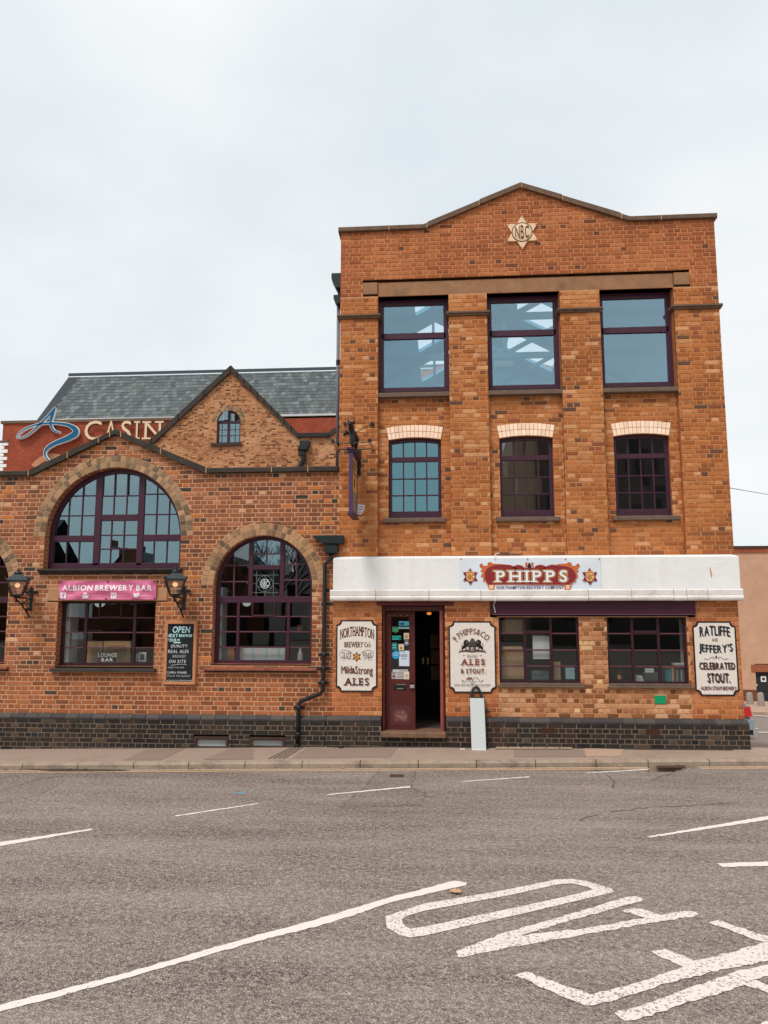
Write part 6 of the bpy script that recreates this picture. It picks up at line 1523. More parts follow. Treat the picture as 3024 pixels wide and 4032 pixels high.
g = Geo(); text(g, 'NBC', cx-r_*.38, cx+r_*.38, cz-r_*.4, cz+r_*.4, YN-.0215, bold=.0, gap=.16, warp=lambda u,v,X_,Z_: (X_, (Z_-cz)*(1-.22*(2*u-1)**2)+cz)); g.build('monogram', mat('bronze_letter', lin(62,44,34), var=.3, scale=30), t)
for k in range(0, 12, 2):
    p = hexagram(cx, cz, r_*.9, .98)[k]; Geo().lathe((p[0],YN-.006,p[1]), [(.008,0),(.008,.01)], 8, 'y').build('screw', M_stone, t)
# hanging sign
xb = Q('H',338,800,-.10)[0]*1.0; HT = 1.44
def HP(px, py, y): return W(*q('H', px, py), y)
yf, yk = -.86, -.12
zt0, zb0 = HP(255,415,yf)[1], HP(255,1095,yf)[1]; xs_c = (HP(237,800,yf)[0]+HP(275,800,yf)[0])/2; th = .03
t = thing('hanging_sign', 'purple framed hanging pub sign with a yellow board, lit by two copper tubes', 'sign', (xs_c, 0, (zt0+zb0)/2))
M_sgp = mat('sign_purple', lin(78,56,92), rough=.45, var=.1)
g = Geo(); g.box(xs_c-th, xs_c+th, yf, yf+.06, zb0, zt0); g.box(xs_c-th, xs_c+th, yk-.05, yk, zb0, zt0); g.box(xs_c-th, xs_c+th, yf+.06, yk-.05, zb0, zb0+.05); g.box(xs_c-th, xs_c+th, yf+.06, yk-.05, zt0-.05, zt0); g.build('frame', M_sgp, t)
M_yel = mat('sign_yellow', lin(226,166,58), rough=.5, var=.1)
bd = Geo().box(xs_c-th+.012, xs_c+th-.012, yf+.058, yk-.048, zb0+.05, zt0-.05).build('face_board', M_yel, t)
g = Geo(); X0 = xs_c+th-.0105
def hs_text(g, s, ya, yb2, za, zb_, bold=.01):
    V, Fc = layout(s, bold, False, .1); bx0_, bx1_ = min(p[0] for p in V), max(p[0] for p in V); by0_, by1_ = min(p[1] for p in V), max(p[1] for p in V)
    g.add([(X0, ya+(yb2-ya)*(p[0]-bx0_)/(bx1_-bx0_), za+(zb_-za)*(p[1]-by0_)/(by1_-by0_)) for p in V], Fc)
H_ = zt0-zb0
for s, a, b in (('ALBION',.83,.91),('BREWERY',.74,.81),('BAR',.66,.72)): hs_text(g, s, yf+.13, yk-.12, zb0+H_*a, zb0+H_*b)
yc_ = (yf+yk)/2; pts = hexagram(0, 0, .12)
g.add([(X0,yc_,zb0+H_*.54)]+[(X0,yc_+p[0],zb0+H_*.54+p[1]) for p in pts], [(0,1+k,1+(k+1)%12) for k in range(12)])
g.build('board_lettering', mat('sign_dark_print', lin(70,36,30), var=.1), t)
g = Geo(); g.box(X0-.001, X0+.0008, yf+.06, yk-.05, zb0+.05, zb0+H_*.4); g.build('board_picture', mat('sign_picture', lin(150,128,108), var=.6, scale=14, stain=.9, staincol=lin(70,50,44), sscale=9), t)
g = Geo(); g.box(xs_c-.055, xs_c+.055, yf-.02, yk+.02, zt0+.001, zt0+.03); g.box(xs_c-.07, xs_c+.07, yf-.035, yk+.03, zt0+.031, zt0+.06); g.box(xs_c-.05, xs_c+.05, yf-.02, yk+.02, zb0-.03, zb0-.001); g.build('moulding', mat('sign_moulding', lin(66,44,62), rough=.45, var=.1), t)
g = Geo(); zt1 = zt0+.06
g.box(xs_c-.02, xs_c+.02, yf+.1, 0, zt1+.08, zt1+.11); g.box(xs_c-.07, xs_c+.07, -.03, 0, zt1-.3, zt1+.15)
for y in (yf+.18, yk-.12): g.box(xs_c-.012, xs_c+.012, y-.012, y+.012, zt1, zt1+.08)
g.build('bracket', M_black, t)
g = Geo(); fz = zt1+.3                                  # iron beast finial on the bracket
random.seed(21)
g.tube([(xs_c,yf+.12,zt1+.1),(xs_c,yf+.2,zt1+.2),(xs_c-.01,yf+.17,zt1+.34),(xs_c-.02,yf+.08,zt1+.42),(xs_c-.03,yf-.02,zt1+.39)], [.035,.05,.05,.042,.018], 10)
g.tube([(xs_c+.03,yf+.12,zt1+.42),(xs_c+.04,yf+.13,zt1+.52)], [.025,.006], 6); g.tube([(xs_c-.05,yf+.12,zt1+.42),(xs_c-.06,yf+.13,zt1+.53)], [.025,.006], 6)
g.tube([(xs_c+.03,yf+.2,zt1+.3),(xs_c+.06,yf+.35,zt1+.22),(xs_c+.02,yf+.5,zt1+.12),(xs_c+.02,yf+.6,zt1+.0)], [.03,.04,.03,.015], 8); g.tube([(xs_c-.05,yf+.1,zt1+.25),(xs_c-.1,yf+.05,zt1+.28),(xs_c-.1,yf+.0,zt1+.22)], [.02,.022,.03], 6)
g.build('finial', M_black, t, True)
# stays to the wall
g = Geo(); a1 = HP(195,112,0); a2 = HP(498,108,0); tp = (xs_c, yf+.3, zt1+.3)
g.tube([tp, (a2[0], -.01, a2[1])], .007, 6); g.tube([tp, (a1[0], -.01, a1[1])], .006, 6)
for a in (a1, a2): g.lathe((a[0], -.03, a[1]), [(.03,0),(.03,.035)], 10, 'y')
g.build('stay_rod', M_black, t)
M_cop = mat('copper_tube', lin(222,176,130), metal=.15, rough=.3, var=.05)
for sgn in (-1, 1):
    xl_ = xs_c+sgn*.30; zl_ = zt1+.12
    o = Geo().tube([(xl_, yf+.06, zl_-.0), (xl_, yk-.05, zl_-.0)], .028, 12).build('lamp_tube', M_cop, t, True)
    g = Geo(); g.tube([(xl_, yf+.02, zl_), (xl_, yf+.06, zl_)], .031, 12); g.tube([(xl_, yk-.055, zl_), (xl_, yk-.0, zl_)], .031, 12); g.build('lamp_cap', M_black, o)
    g = Geo()
    for y in (yf+.12, yk-.12): g.tube([(xs_c, y, zt1+.1), (xl_, y, zl_+.0)], .009, 6)
    g.build('lamp_arm', M_black, t)
# alarm box
YA = -.05
pts = [('A5',228,760),('A5',276,762),('A5',282,775),('A5',268,825),('A5',250,840),('A5',190,842),('A5',178,770),('A5',190,760)]
g = Geo().prism([Q(*p, YA) for p in pts], YA, 0, .012); c = Q('A5',235,800,0)
t = thing('alarm_box', 'small white burglar alarm box behind the hanging sign', 'alarm box', (c[0], 0, c[1])); g.build('case', mat('alarm_white', lin(226,222,222), rough=.4, var=.02), t)
g = Geo()
for zy, w_, mm in ((778,1,0),(797,1,0),(822,.5,0)):
    a = Q('A5',230,zy,YA); b = Q('A5',230+40*w_,zy,YA); g.box(a[0], b[0], YA-.001, YA+.001, a[1]-.008, a[1]+.003)
g.build('case_print', mat('alarm_print', lin(150,96,104), var=0), t)
# green plaque
x0, x1, z0, z1 = tbox('B8', 735, 702, 827, 770, YG-.01)
solo('green_plaque', 'small blank green rectangle fixed below the right-hand window', 'plaque', Geo().bbox(x0, x1, YG-.012, YG+.01, z0, z1, .004), mat('plaque_green', lin(20,152,104), rough=.4, var=.04), ((x0+x1)/2, YG, z0))
BT.bits.append((x0, x1, z0, z1))
# wall lanterns
def lantern(px, label, first=None):
    """px: bracket x and top, lantern axis x in photo points"""
    bxp, bzt, bzb, lxp, lzt, lzb = px
    wx, zt_ = W(bxp, bzt, YL); zb_2 = W(bxp, bzb, YL)[1]
    yc = YL-.40
    lx2, ztop = W(lxp, lzt, yc); zbot = W(lxp, lzb, yc)[1]
    t = thing('wall_lantern', label, 'wall lantern', (wx, YL, zt_), 'black wall lanterns beside the pink banner')
    H = ztop-zbot; hb = .085; ht = .155; z0 = zbot; zg = zbot+H*.50; zr = zbot+H*.76
    rot = rad(24)
    def sq(h, z): return [(lx2+h*1.414*math.cos(rot+math.pi/4+k*math.pi/2), yc+h*1.414*math.sin(rot+math.pi/4+k*math.pi/2), z) for k in range(4)]
    def frustum(g, h0, z0_, h1, z1_):
        a, b = sq(h0, z0_), sq(h1, z1_); g.add(a+b, [(0,1,5,4),(1,2,6,5),(2,3,7,6),(3,0,4,7),(3,2,1,0),(4,5,6,7)])
    g = Geo(); frustum(g, hb, z0, hb*1.08, z0+H*.07); frustum(g, hb*.5, z0-.03, hb*.6, z0-.001); g.build('base', M_black, t)
    lo, hi = sq(hb*1.0, z0+H*.07), sq(ht, z0+H*.50)
    for k in range(4): Geo().tube([lo[k], hi[k]], .011, 6).build('post', M_black, t)
    lo, hi = sq(hb*.98, z0+H*.072), sq(ht*.98, z0+H*.498)
    for k in range(4):
        g = Geo(); g.add([lo[k], lo[(k+1)%4], hi[(k+1)%4], hi[k]], [(0,1,2,3)]); g.build('pane', GL_lan, t)
    g = Geo(); frustum(g, ht*1.05, z0+H*.50, ht*1.1, z0+H*.56); frustum(g, ht*1.12, z0+H*.561, ht*.42, z0+H*.76)
    r_ = Geo(); g.build('roof', mat('lantern_roof', lin(52,60,64), rough=.35, var=.1, spec=.5), t)
    tips = sq(ht*1.1, z0+H*.56)
    for p in tips: Geo().lathe(p, [(.012,-.005),(.016,.02),(.003,.055)], 8).build('corner_tip', M_black, t)
    g = Geo(); g.lathe((lx2,yc,z0), [(.065,H*.765),(.07,H*.80),(.055,H*.85),(.02,H*.875),(.022,H*.90),(.026,H*.92),(.012,H*.94),(.004,H*1.0)], 12); g.build('finial', M_black, t, True)
    g = Geo(); g.lathe((lx2,yc,z0), [(.004,H*.30),(.03,H*.32),(.043,H*.37),(.038,H*.42),(.015,H*.46)], 12); g.build('bulb', M_bulb, t, True)
    # bracket: back plate, arm and scrolls
    g = Geo(); g.prism([(wx-.02,zb_2),(wx+.02,zb_2),(wx+.028,zt_-.12),(wx+.022,zt_),(wx-.022,zt_),(wx-.028,zt_-.12)], YL-.03, YL, .008)
    g.prism([(wx-.11,zt_-.1),(wx+.11,zt_-.1),(wx+.11,zt_-.055),(wx-.11,zt_-.055)], YL-.025, YL, .006)
    for p in ((wx-.1,zt_-.077),(wx+.1,zt_-.077),(wx,zt_-.01),(wx,zb_2+.02)): g.lathe((p[0],YL-.04,p[1]), [(.016,0),(.02,.02),(.02,.03)], 8, 'y')
    g.build('back_plate', M_black, t)
    dx = lx2-wx
    P = lambda f, z: (wx+dx*f, YL-.02+(yc-YL+.02)*f, z)
    g = Geo(); za = z0-.02
    g.tube([P(0,za-.02),P(.5,za-.0),P(1.0,za)], .014, 8); g.tube([P(0,za-.33),P(.25,za-.24),P(.6,za-.13),P(1.05,za-.02)], .014, 8)
    for c, r0, tn in ((.28,.075,1),(.55,.05,-1),(.2,.045,1),(1.02,.03,-1)):
        zc_ = za-.1 if c < 1 else za-.06
        if r0 == .045: zc_ = za-.2
        g.tube([P(c+tn*(r0*(1-k/16))*2.2*math.cos(k*.7), zc_+r0*(1-k/16)*math.sin(k*.7)) for k in range(15)], .009, 6)
    g.tube([P(0,za+.12),P(.3,za+.16),P(.55,za+.1),P(.8,za+.01)], .01, 6)
    g.build('scroll_arm', M_black, t)
GL_lan = glass('lantern_glass', .12, (.9,.9,.9,1), (.86,.80,.74,1), .02)
M_bulb = mat('lit_bulb', lin(255,200,140), emit=lin(255,206,156), estr=1.0, var=0)
lantern((q('B5',262,235)[0], q('B5',262,235)[1], q('B5',240,425)[1], q('B5',152,0)[0], q('B5',0,72)[1], q('B5',0,308)[1]), 'lit black wall lantern at the far left beside the cut-off arched window')
lantern((q('B5',1508,228)[0], q('B5',0,228)[1], q('B5',0,418)[1], q('B5',1436,0)[0], q('B5',0,58)[1], q('B5',0,304)[1]), 'lit black wall lantern right of the pink banner, above the chalkboard')
# drainpipe at the junction
yp = YL-.075
a = Q('B4',1250,480,yp); 
t = thing('drainpipe', 'black cast iron drainpipe with a wide hopper at the corner of the two fronts', 'drainpipe', (Q('B4',1200,900,yp)[0], YL, zP(-1.9)))
hx0, hx1, hz0, hz1 = tbox('B4', 1106, 318, 1350, 395, yp-.08)
g = Geo(); g.prism([(hx0,hz1),(hx0+.02,hz1),(hx0+.02,hz1-.05),(hx1-.02,hz1-.05),(hx1-.02,hz1),(hx1,hz1),(hx1,hz0),(hx0+.3*(hx1-hx0),hz0),(hx0,hz1-.06)][2:] if False else [(hx0,hz1-.02),(hx1,hz1-.02),(hx1,hz0),(hx0+.35*(hx1-hx0),hz0),(hx0,hz1-.06)], yp-.09, YL-.005 if False else -.001, .008); g.build('trough', M_green, t)
x0, x1, z0, z1 = tbox('B4', 1200, 405, 1305, 475, yp-.04)
g = Geo(); g.prism([(x0,z0+.03),(x0+.03,z0),(x1-.03,z0),(x1,z0+.03),(x1,z1-.01),(x0,z1-.01)], yp-.07, yp+.07, .008); g.prism([(x0+.02,z1-.012),(x1-.02,z1-.012),(x1-.02,hz0+.002),(x0+.02,hz0+.002)], yp-.05, yp+.05); g.build('hopper', M_green, t)
pr = .034
pth = [Q('B4',1252,478,yp), Q('B4',1250,520,yp), Q('B4',1202,562,yp), Q('B6',1192,560,yp), Q('B6',1183,870,yp), Q('B6',1165,893,yp), Q('B6',1005,955,yp), Q('B6',988,975,yp), Q('K2',289,100,yp)]
pts = [(p[0], yp, p[1]) for p in pth]; zend = zP(-2.2)+.03; pts[-1] = (pts[-2][0]-.012, yp-.0, zend)
Geo().tube(pts, pr, 12).build('pipe', M_black, t, True)
for i, fr in ((3,.05),(3,.42),(3,.8),(7,.1),(7,.75)):
    a, b = Vector(pts[i]), Vector(pts[i+1]); p = a+(b-a)*fr
    g = Geo(); g.lathe((p.x,p.y,p.z-.035), [(pr+.004,0),(pr+.012,.01),(pr+.012,.055),(pr+.004,.07)], 12); g.box(p.x-.09, p.x+.09, yp+.035, YL+.0, p.z-.018, p.z+.018); g.build('collar', M_black, t)
p = pts[-1]; Geo().lathe((p[0],p[1],p[2]-.04), [(.05,0),(.05,.05),(.036,.06)], 12).build('shoe', M_black, t)
# small concrete ledge over the hopper
# grey pipe on the flank of the tall building
xq = xL-.055
za = zc0+.02; zb_t = Q('A1',60,1075,.15)[1]
t = thing('grey_downpipe', 'slim grey downpipe with two black hoppers on the flank of the tall building', 'drainpipe', (xq, .15, za))
Geo().tube([(xq,.15,za),(xq,.15,zb_t)], .03, 10).build('pipe', mat('grey_pvc', lin(120,118,124), rough=.5, var=.08), t, True)
for f_ in (.12, .62): Geo().lathe((xq,.15,za+(zb_t-za)*f_), [(.036,0),(.036,.09)], 10).build('collar', M_black, t)
def hop(y0, y1, w0, w1):
    za_, zb2 = Q('A1',50,y1,.15)[1], Q('A1',50,y0,.15)[1]; g = Geo(); h = zb2-za_
    g.prism([(xL-.005,za_),(xL-.005,zb2),(xL-w1,zb2),(xL-w1,zb2-h*.4),(xL-w0,za_)], .03, .28, .006); g.build('hopper', M_green, t)
hop(842, 960, .09, .17); hop(1018, 1090, .08, .13)
Geo().tube([(xL-.04,.15,Q('A1',50,1018,.15)[1]),(xL-.04,.15,Q('A1',50,958,.15)[1])], .03, 10).build('neck', M_green, t)
# ------------------------------------------------------------------ doorway
DOOR = TALL
YD = 0.10
M_dr = mat('red_brown_door', lin(82,36,30), rough=.5, var=.16, scale=9, stain=.3, staincol=lin(70,34,30), sscale=5, bump=.1)
fx0, fx1 = Q('A7',533,900,YG+.05)[0], Q('A7',1040,900,YG+.05)[0]; fzh = Q('A7',780,532,.0)[1]
lx0_, lx1_ = Q('A7',556,900,YD)[0], Q('A7',797,900,YD)[0]; ox1 = Q('A7',1026,900,0.0)[0]
dzb = Q('B7',360,1097,YD)[1]
reveal(TALL, [(dx0,-.02),(dx1,-.02),(dx1,dzt),(dx0,dzt)], YG+.004, YD+.05, M_jamb)
FR = Geo().bbox(dx0+.004, lx0_-.002, -.01, YD+.1, dzb-.03, dzt-.004, .01).build('door_frame', M_dr, TALL)
Geo().bbox(ox1+.001, dx1-.004, -.01, YD+.1, dzb-.03, dzt-.004, .01).build('frame_jamb', M_dr, FR)
Geo().bbox(lx0_-.001, ox1, -.005, YD+.1, fzh, dzt-.006, .01).build('frame_head', M_dr, FR)
x0, x1, z0, z1 = tbox('A7', 485, 456, 1112, 486, -.08); Geo().bbox(x0, x1, -.075, .05, z0, min(z1,bz_b-.003), .008).build('door_lintel_board', mat('faded_plum_board', lin(96,48,48), rough=.55, var=.2, scale=8), TALL)
# left leaf
gxa, gxb = Q('A7',602,830,YD)[0], Q('A7',751,830,YD)[0]; gza, gzb = Q('A7',680,1088,YD)[1], Q('A7',680,578,YD)[1]
g = Geo(); zt_l = fzh-.004
for b in ((lx0_,gxa,dzb,zt_l),(gxb,lx1_,dzb,zt_l)): g.bbox(b[0],b[1],YD,YD+.05,b[2],b[3],.004)
g.box(gxa+.0005,gxb-.0005,YD+.002,YD+.05,gzb,zt_l); g.box(gxa+.0005,gxb-.0005,YD+.002,YD+.05,dzb,gza)
LEAF = g.build('door_leaf', mat('door_worn', lin(88,36,31), rough=.5, var=.18, scale=9, stain=.3, staincol=lin(66,32,28), sscale=5), TALL)
Geo().quad((gxa,YD+.03,gza),(gxb,YD+.03,gza),(gxb,YD+.03,gzb),(gxa,YD+.03,gzb)).build('pane', GL_dark, LEAF)
M_scuff = bpy.data.materials.new('scuffed_paint'); M_scuff.use_nodes = True
n, l = M_scuff.node_tree.nodes, M_scuff.node_tree.links; geo = n.new('ShaderNodeNewGeometry'); tn = n.new('ShaderNodeTexNoise'); tn.inputs['Scale'].default_value = 14; tn.inputs['Detail'].default_value = 8; tn.inputs['Roughness'].default_value = .7
tg = n.new('ShaderNodeTexCoord'); sx = n.new('ShaderNodeSeparateXYZ'); l.new(tg.outputs['Generated'], sx.inputs[0])
l.new(geo.outputs['Position'], tn.inputs['Vector'])
def mth(op, a, b):
    m_ = n.new('ShaderNodeMath'); m_.operation = op
    for k, v in enumerate((a, b)):
        if isinstance(v, (int, float)): m_.inputs[k].default_value = v
        else: l.new(v, m_.inputs[k])
    return m_.outputs[0]
ux = mth('SUBTRACT', 1, mth('POWER', mth('ABSOLUTE', mth('SUBTRACT', mth('MULTIPLY', sx.outputs['X'], 2), 1), 0), 3)); uz = mth('SUBTRACT', 1, mth('POWER', mth('ABSOLUTE', mth('SUBTRACT', mth('MULTIPLY', sx.outputs['Z'], 2), 1), 0), 2))
fac = mth('MULTIPLY', mth('MULTIPLY', ux, uz), tn.outputs['Fac']); mr_ = n.new('ShaderNodeMapRange'); mr_.inputs['From Min'].default_value = .30; mr_.inputs['From Max'].default_value = .62; l.new(fac, mr_.inputs['Value'])
mm = n.new('ShaderNodeMixRGB'); mm.inputs[1].default_value = lin(87,36,31); mm.inputs[2].default_value = lin(158,112,104); l.new(mr_.outputs[0], mm.inputs[0]); l.new(mm.outputs[0], n['Principled BSDF'].inputs['Base Color']); n['Principled BSDF'].inputs['Roughness'].default_value = .6
x0, x1, z0, z1 = tbox('B7', 284, 890, 450, 1050, YD); Geo().box(x0, x1, YD-.002, YD+.002, z0, z1).build('kick_panel', M_scuff, LEAF)
x0, x1, z0, z1 = tbox('D', 190, 1098, 372, 1172, YD); g = Geo(); g.box(x0, x1, YD-.012, YD, z0, z1); lp = g.build('letter_plate', M_black, LEAF)
g = Geo(); x0, x1, z0, z1 = tbox('D', 238, 1157, 328, 1168, YD-.013); g.box(x0, x1, YD-.016, YD-.012, z0, z1); x0, x1, z0, z1 = tbox('D', 218, 1097, 368, 1106, YD-.013); g.box(x0, x1, YD-.016, YD-.012, z0, z1); g.build('letter_flap_edge', mat('worn_brass', lin(170,160,150), metal=.5, rough=.4, var=.1), LEAF)
for px in (120, 202, 290, 395):
    c = Q('D', px, 86, YD); Geo().lathe((c[0],YD-.008,c[1]), [(.008,0),(.008,.01)], 8, 'y').build('door_stud', mat('stud_pale', lin(170,160,150), var=0), LEAF)
# padlock
x0, x1, z0, z1 = tbox('D', 426, 1100, 492, 1158, YD-.03)
t = thing('padlock', 'grey steel padlock hanging from the hasp of the left door leaf', 'padlock', ((x0+x1)/2, YD, z0))
Geo().bbox(x0, x1, YD-.04, YD-.012, z0, z1-.01, .006).build('body', mat('steel_pale', lin(178,174,172), metal=.4, rough=.4, var=.1), t)
g = Geo(); cx = (x0+x1)/2; g.tube([(cx-.018,YD-.026,z1-.012),(cx-.018,YD-.026,z1+.025),(cx,YD-.026,z1+.042),(cx+.018,YD-.026,z1+.025),(cx+.018,YD-.026,z1-.012)], .006, 8); g.box(cx-.02, cx+.02, YD-.02, YD, z1, z1+.03); g.build('shackle', M_black, t)
# right leaf, standing open inwards
g = Geo(); g.bbox(ox1-.052, ox1-.002, .0, .72, dzb-.05, Q('B7',700,112,0)[1], .004); g.build('open_door_leaf', mat('door_edge_lit', lin(150,78,72), rough=.55, var=.2, scale=20), TALL)  # paler than the other leaf: light on its edge put into the colour
hz_ = Q('B7',735,630,0)[1]; Geo().box(ox1-.06, ox1-.0525, .02, .1, hz_-.03, hz_+.03).build('lock_keep', M_black, TALL)
# threshold step
x0, x1, z0, z1 = tbox('B7', 200, 1112, 738, 1156, -.22); Geo().prism([(x0,z0),(x1,z0),(x1,z1),(x0,z1)], -.2, .35, .012).build('door_step', mat('worn_step', lin(122,92,72), var=.25, scale=9, bump=.3, stain=.5, staincol=lin(80,62,52), sscale=5), TALL)
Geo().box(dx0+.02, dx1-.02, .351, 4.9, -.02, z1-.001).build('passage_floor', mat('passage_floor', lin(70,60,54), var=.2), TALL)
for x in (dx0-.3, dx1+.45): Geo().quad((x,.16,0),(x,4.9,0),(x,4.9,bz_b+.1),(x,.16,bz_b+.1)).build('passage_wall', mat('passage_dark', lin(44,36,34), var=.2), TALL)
# inner door pair
yi = 2.2
def DB(a, b, c, d): return tbox('D', a, b, c, d, yi)
x0, x1, z0, z1 = DB(500, 60, 905, 1270); z0 = .0
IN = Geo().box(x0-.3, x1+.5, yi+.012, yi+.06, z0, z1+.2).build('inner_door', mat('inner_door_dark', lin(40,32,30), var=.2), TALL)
M_lp = mat('frosted_amber', lin(150,112,78), var=.5, scale=5)
for bx in ((728,365,850,570),(735,598,858,800),(735,830,858,1035)):
    x0, x1, z0, z1 = DB(*bx); Geo().box(x0, x1, yi, yi+.011, z0, z1).build('inner_pane', M_lp, IN)
for bx in ((605,708,634,803),(676,708,706,803)):
    x0, x1, z0, z1 = DB(*bx); Geo().box(x0, x1, yi-.004, yi+.011, z0, z1).build('push_plate', mat('brass_plate', lin(216,180,120), metal=.3, rough=.4, var=.15), IN)
c = W(*q('D', 708, 55), 1.2); t = thing('ceiling_lamp', 'small warm lamp glowing inside the dark doorway', 'lamp', (c[0], 1.2, c[1]))
Geo().lathe((c[0],1.2,c[1]), [(.012,-.03),(.038,-.02),(.045,0),(.03,.02)], 14).build('shade', mat('lamp_glow', lin(255,170,90), emit=lin(255,150,70), estr=.7, var=0), t, True); Geo().lathe((c[0],1.2,c[1]), [(.05,.02),(.05,.05)], 12).build('rose', M_black, t)
Geo().tube([(c[0],1.2,c[1]+.05),(c[0],1.2,bz_b+.2)], .006, 6).build('flex', M_black, t)
# notices inside the door glass
yn = YD+.022
def notice(label, box, col, cat='notice', bars=(), shape=None, extra=None, dy=0.0):
    x0, x1, z0, z1 = tbox('D', *box, yn); y = yn-dy
    t = thing('window_notice', label, cat, ((x0+x1)/2, yn, z0), 'notices stuck in the door glass')
    if shape == 'disc': g = Geo().prism(disc((x0+x1)/2, (z0+z1)/2, (x1-x0)/2, (z1-z0)/2, 24), y, y+.002)
    elif shape == 'bubble': m_ = (x0+x1)/2; zq = z0+(z1-z0)*.2; g = Geo().prism([(x0,zq),(m_-.02,zq),(m_,z0),(m_+.02,zq),(x1,zq),(x1,z1),(x0,z1)], y, y+.002)
    else: g = Geo().box(x0, x1, y, y+.002, z0, z1)
    g.build('sheet', mat('notice_%d_%d_%d' % col, lin(*col), rough=.5, var=.06, scale=30), t)
    for (b, c2) in bars:
        w, h = x1-x0, z1-z0; Geo().box(x0+w*b[0], x0+w*b[2], y-.0012, y-.0002, z1-h*b[3], z1-h*b[1]).build('print', mat('print_%d_%d_%d' % c2, lin(*c2), var=0), t)
    if extra: extra(t, x0, x1, z0, z1, y-.0015)
lines = lambda a, n, c2, x0=.12, x1=.88, st=.07: [((x0+.06*(k % 2), a+k*st, x1-.05*((k*7) % 3), a+k*st+st*.45), c2) for k in range(n)]
notice('pale blue sticker with a dark cup, top of the door glass', (262,172,417,236), (96,190,214), bars=[((.06,.45,.36,.8),(40,90,120)),((.34,.32,.48,.85),(24,30,40))])
notice('thin white strip sticker under the pale blue one', (262,256,418,284), (170,214,214), bars=[((.14,.35,.3,.65),(70,100,110)),((.46,.3,.58,.7),(60,60,60)),((.65,.4,.85,.6),(90,130,130))])
notice('green speech-bubble sticker in the door glass', (166,252,260,348), (72,150,104), shape='bubble', bars=[((.3,.35,.7,.5),(130,190,140))])
notice('turquoise ticket sticker below the green speech bubble', (165,385,294,446), (40,170,160), bars=[((.06,.3,.75,.55),(20,130,126)),((.78,.45,.96,.9),(26,60,60))])
notice('turquoise torn sticker above the round blue one', (163,488,238,595), (30,128,126), bars=[((.1,.25,.8,.4),(110,200,190)),((.1,.6,.8,.75),(110,190,180))])
notice('cream poster of a beer glass, upper one in the door glass', (336,344,414,456), (222,204,180), bars=[((.25,.33,.72,.66),(190,120,50)),((.0,.78,1,.98),(110,130,110))])
notice('cream poster of a beer glass, lower one beside the torn sticker', (260,508,338,618), (222,204,180), bars=[((.25,.36,.72,.7),(190,120,50)),((.0,.8,1,.98),(120,140,110))])
notice('round grey sticker with a pale mark', (342,458,414,534), (110,116,130), shape='disc', bars=[((.2,.3,.8,.62),(190,200,210))])
def local(t, x0, x1, z0, z1, y):
    g = Geo(); w, h = x1-x0, z1-z0; text(g, 'LOCAL', x0+w*.2, x1-w*.2, z0+h*.36, z0+h*.48, y, bold=.02); text(g, 'IN', x0+w*.42, x1-w*.42, z0+h*.76, z0+h*.87, y, bold=.02); text(g, 'TO YOUR', x0+w*.14, x1-w*.14, z0+h*.56, z0+h*.68, y, bold=.02); g.build('lettering', M_bw, t)
notice('round bright blue sticker reading LOCAL', (160,606,280,728), (28,158,204), shape='disc', extra=local, dy=.003)
notice('large white typed notice in the door glass', (266,606,421,832), (214,222,234), bars=[((.35,.08,.62,.16),(180,186,196))]+lines(.24,4,(90,96,110),.12,.84,.045)+lines(.48,2,(90,96,110),.2,.75,.05))
def opening(t, x0, x1, z0, z1, y):
    g = Geo(); w, h = x1-x0, z1-z0; text(g, 'OPENING TIMES', x0+w*.44, x1-w*.06, z1-h*.2, z1-h*.08, y, bold=.01); g.build('lettering', M_inkr, t)
notice('wide white opening times sheet at the foot of the glass', (172,882,396,1020), (206,202,200), bars=lines(.3,5,(120,112,110),.28,.9,.13), extra=opening)
notice('small grey leaflet with a dark dot, left of the opening times', (152,912,225,1020), (178,170,164), bars=[((.3,.5,.7,.8),(60,54,52)),((.1,.15,.9,.25),(110,104,100))], dy=.003)
notice('cream flowery leaflet, right of the opening times', (338,912,416,1026), (222,210,188), bars=[((.4,.4,.62,.6),(120,92,60)),((.1,.5,.4,.7),(210,180,120)),((.5,.6,.8,.85),(214,190,120))], dy=.003)
# ------------------------------------------------------------------ leaded star pane and the lounge bar panel
c0, zT1 = cB, zTB
cx, cz = Q('NW', 494, 360, YW+.03); M_lead = mat('lead_came', lin(112,126,122), rough=.4, var=.2, scale=30, metal=.2); yl = YW+.028
g = Geo(); zt_, zb_3 = Q('NW',494,95,yl)[1], Q('NW',494,622,yl)[1]; xl_, xr_ = Q('NW',222,360,yl)[0], Q('NW',775,360,yl)[0]; w_ = .0042
for vx in (313, 670): x = Q('NW',vx,360,yl)[0]; g.box(x-w_, x+w_, yl, yl+.004, zb_3, zt_)
for vz in (182, 545): z = Q('NW',494,vz,yl)[1]; g.box(xl_, xr_, yl-.0005, yl+.0035, z-w_, z+w_)
z = cz; xa_, xb_ = Q('NW',313,360,yl)[0], Q('NW',670,360,yl)[0]; g.box(xl_, xa_, yl, yl+.004, z-w_, z+w_); g.box(xb_, xr_, yl, yl+.004, z-w_, z+w_)
z = Q('NW',490,545,yl)[1]; g.box(cx-w_, cx+w_, yl, yl+.004, zb_3, z); z = Q('NW',490,182,yl)[1]
rc = Q('NW',660,360,yl)[0]-cx; ringflat(g, cx, cz, rc-.004, rc+.004, yl-.001); rs = Q('NW',494,195,yl)[1]-cz
for tri in star6(cx, cz, rs):
    for i in range(3): ribbon_geo(g, [tri[i], tri[(i+1)%3]], [.006,.006], yl-.002, None, 1)
g.build('lead_came', M_lead, wB)
g = Geo(); star_flat(g, cx, cz, rs*.93, yl-.0005); g.build('star_glass', mat('black_glass', lin(22,22,24), rough=.15, var=0), wB)
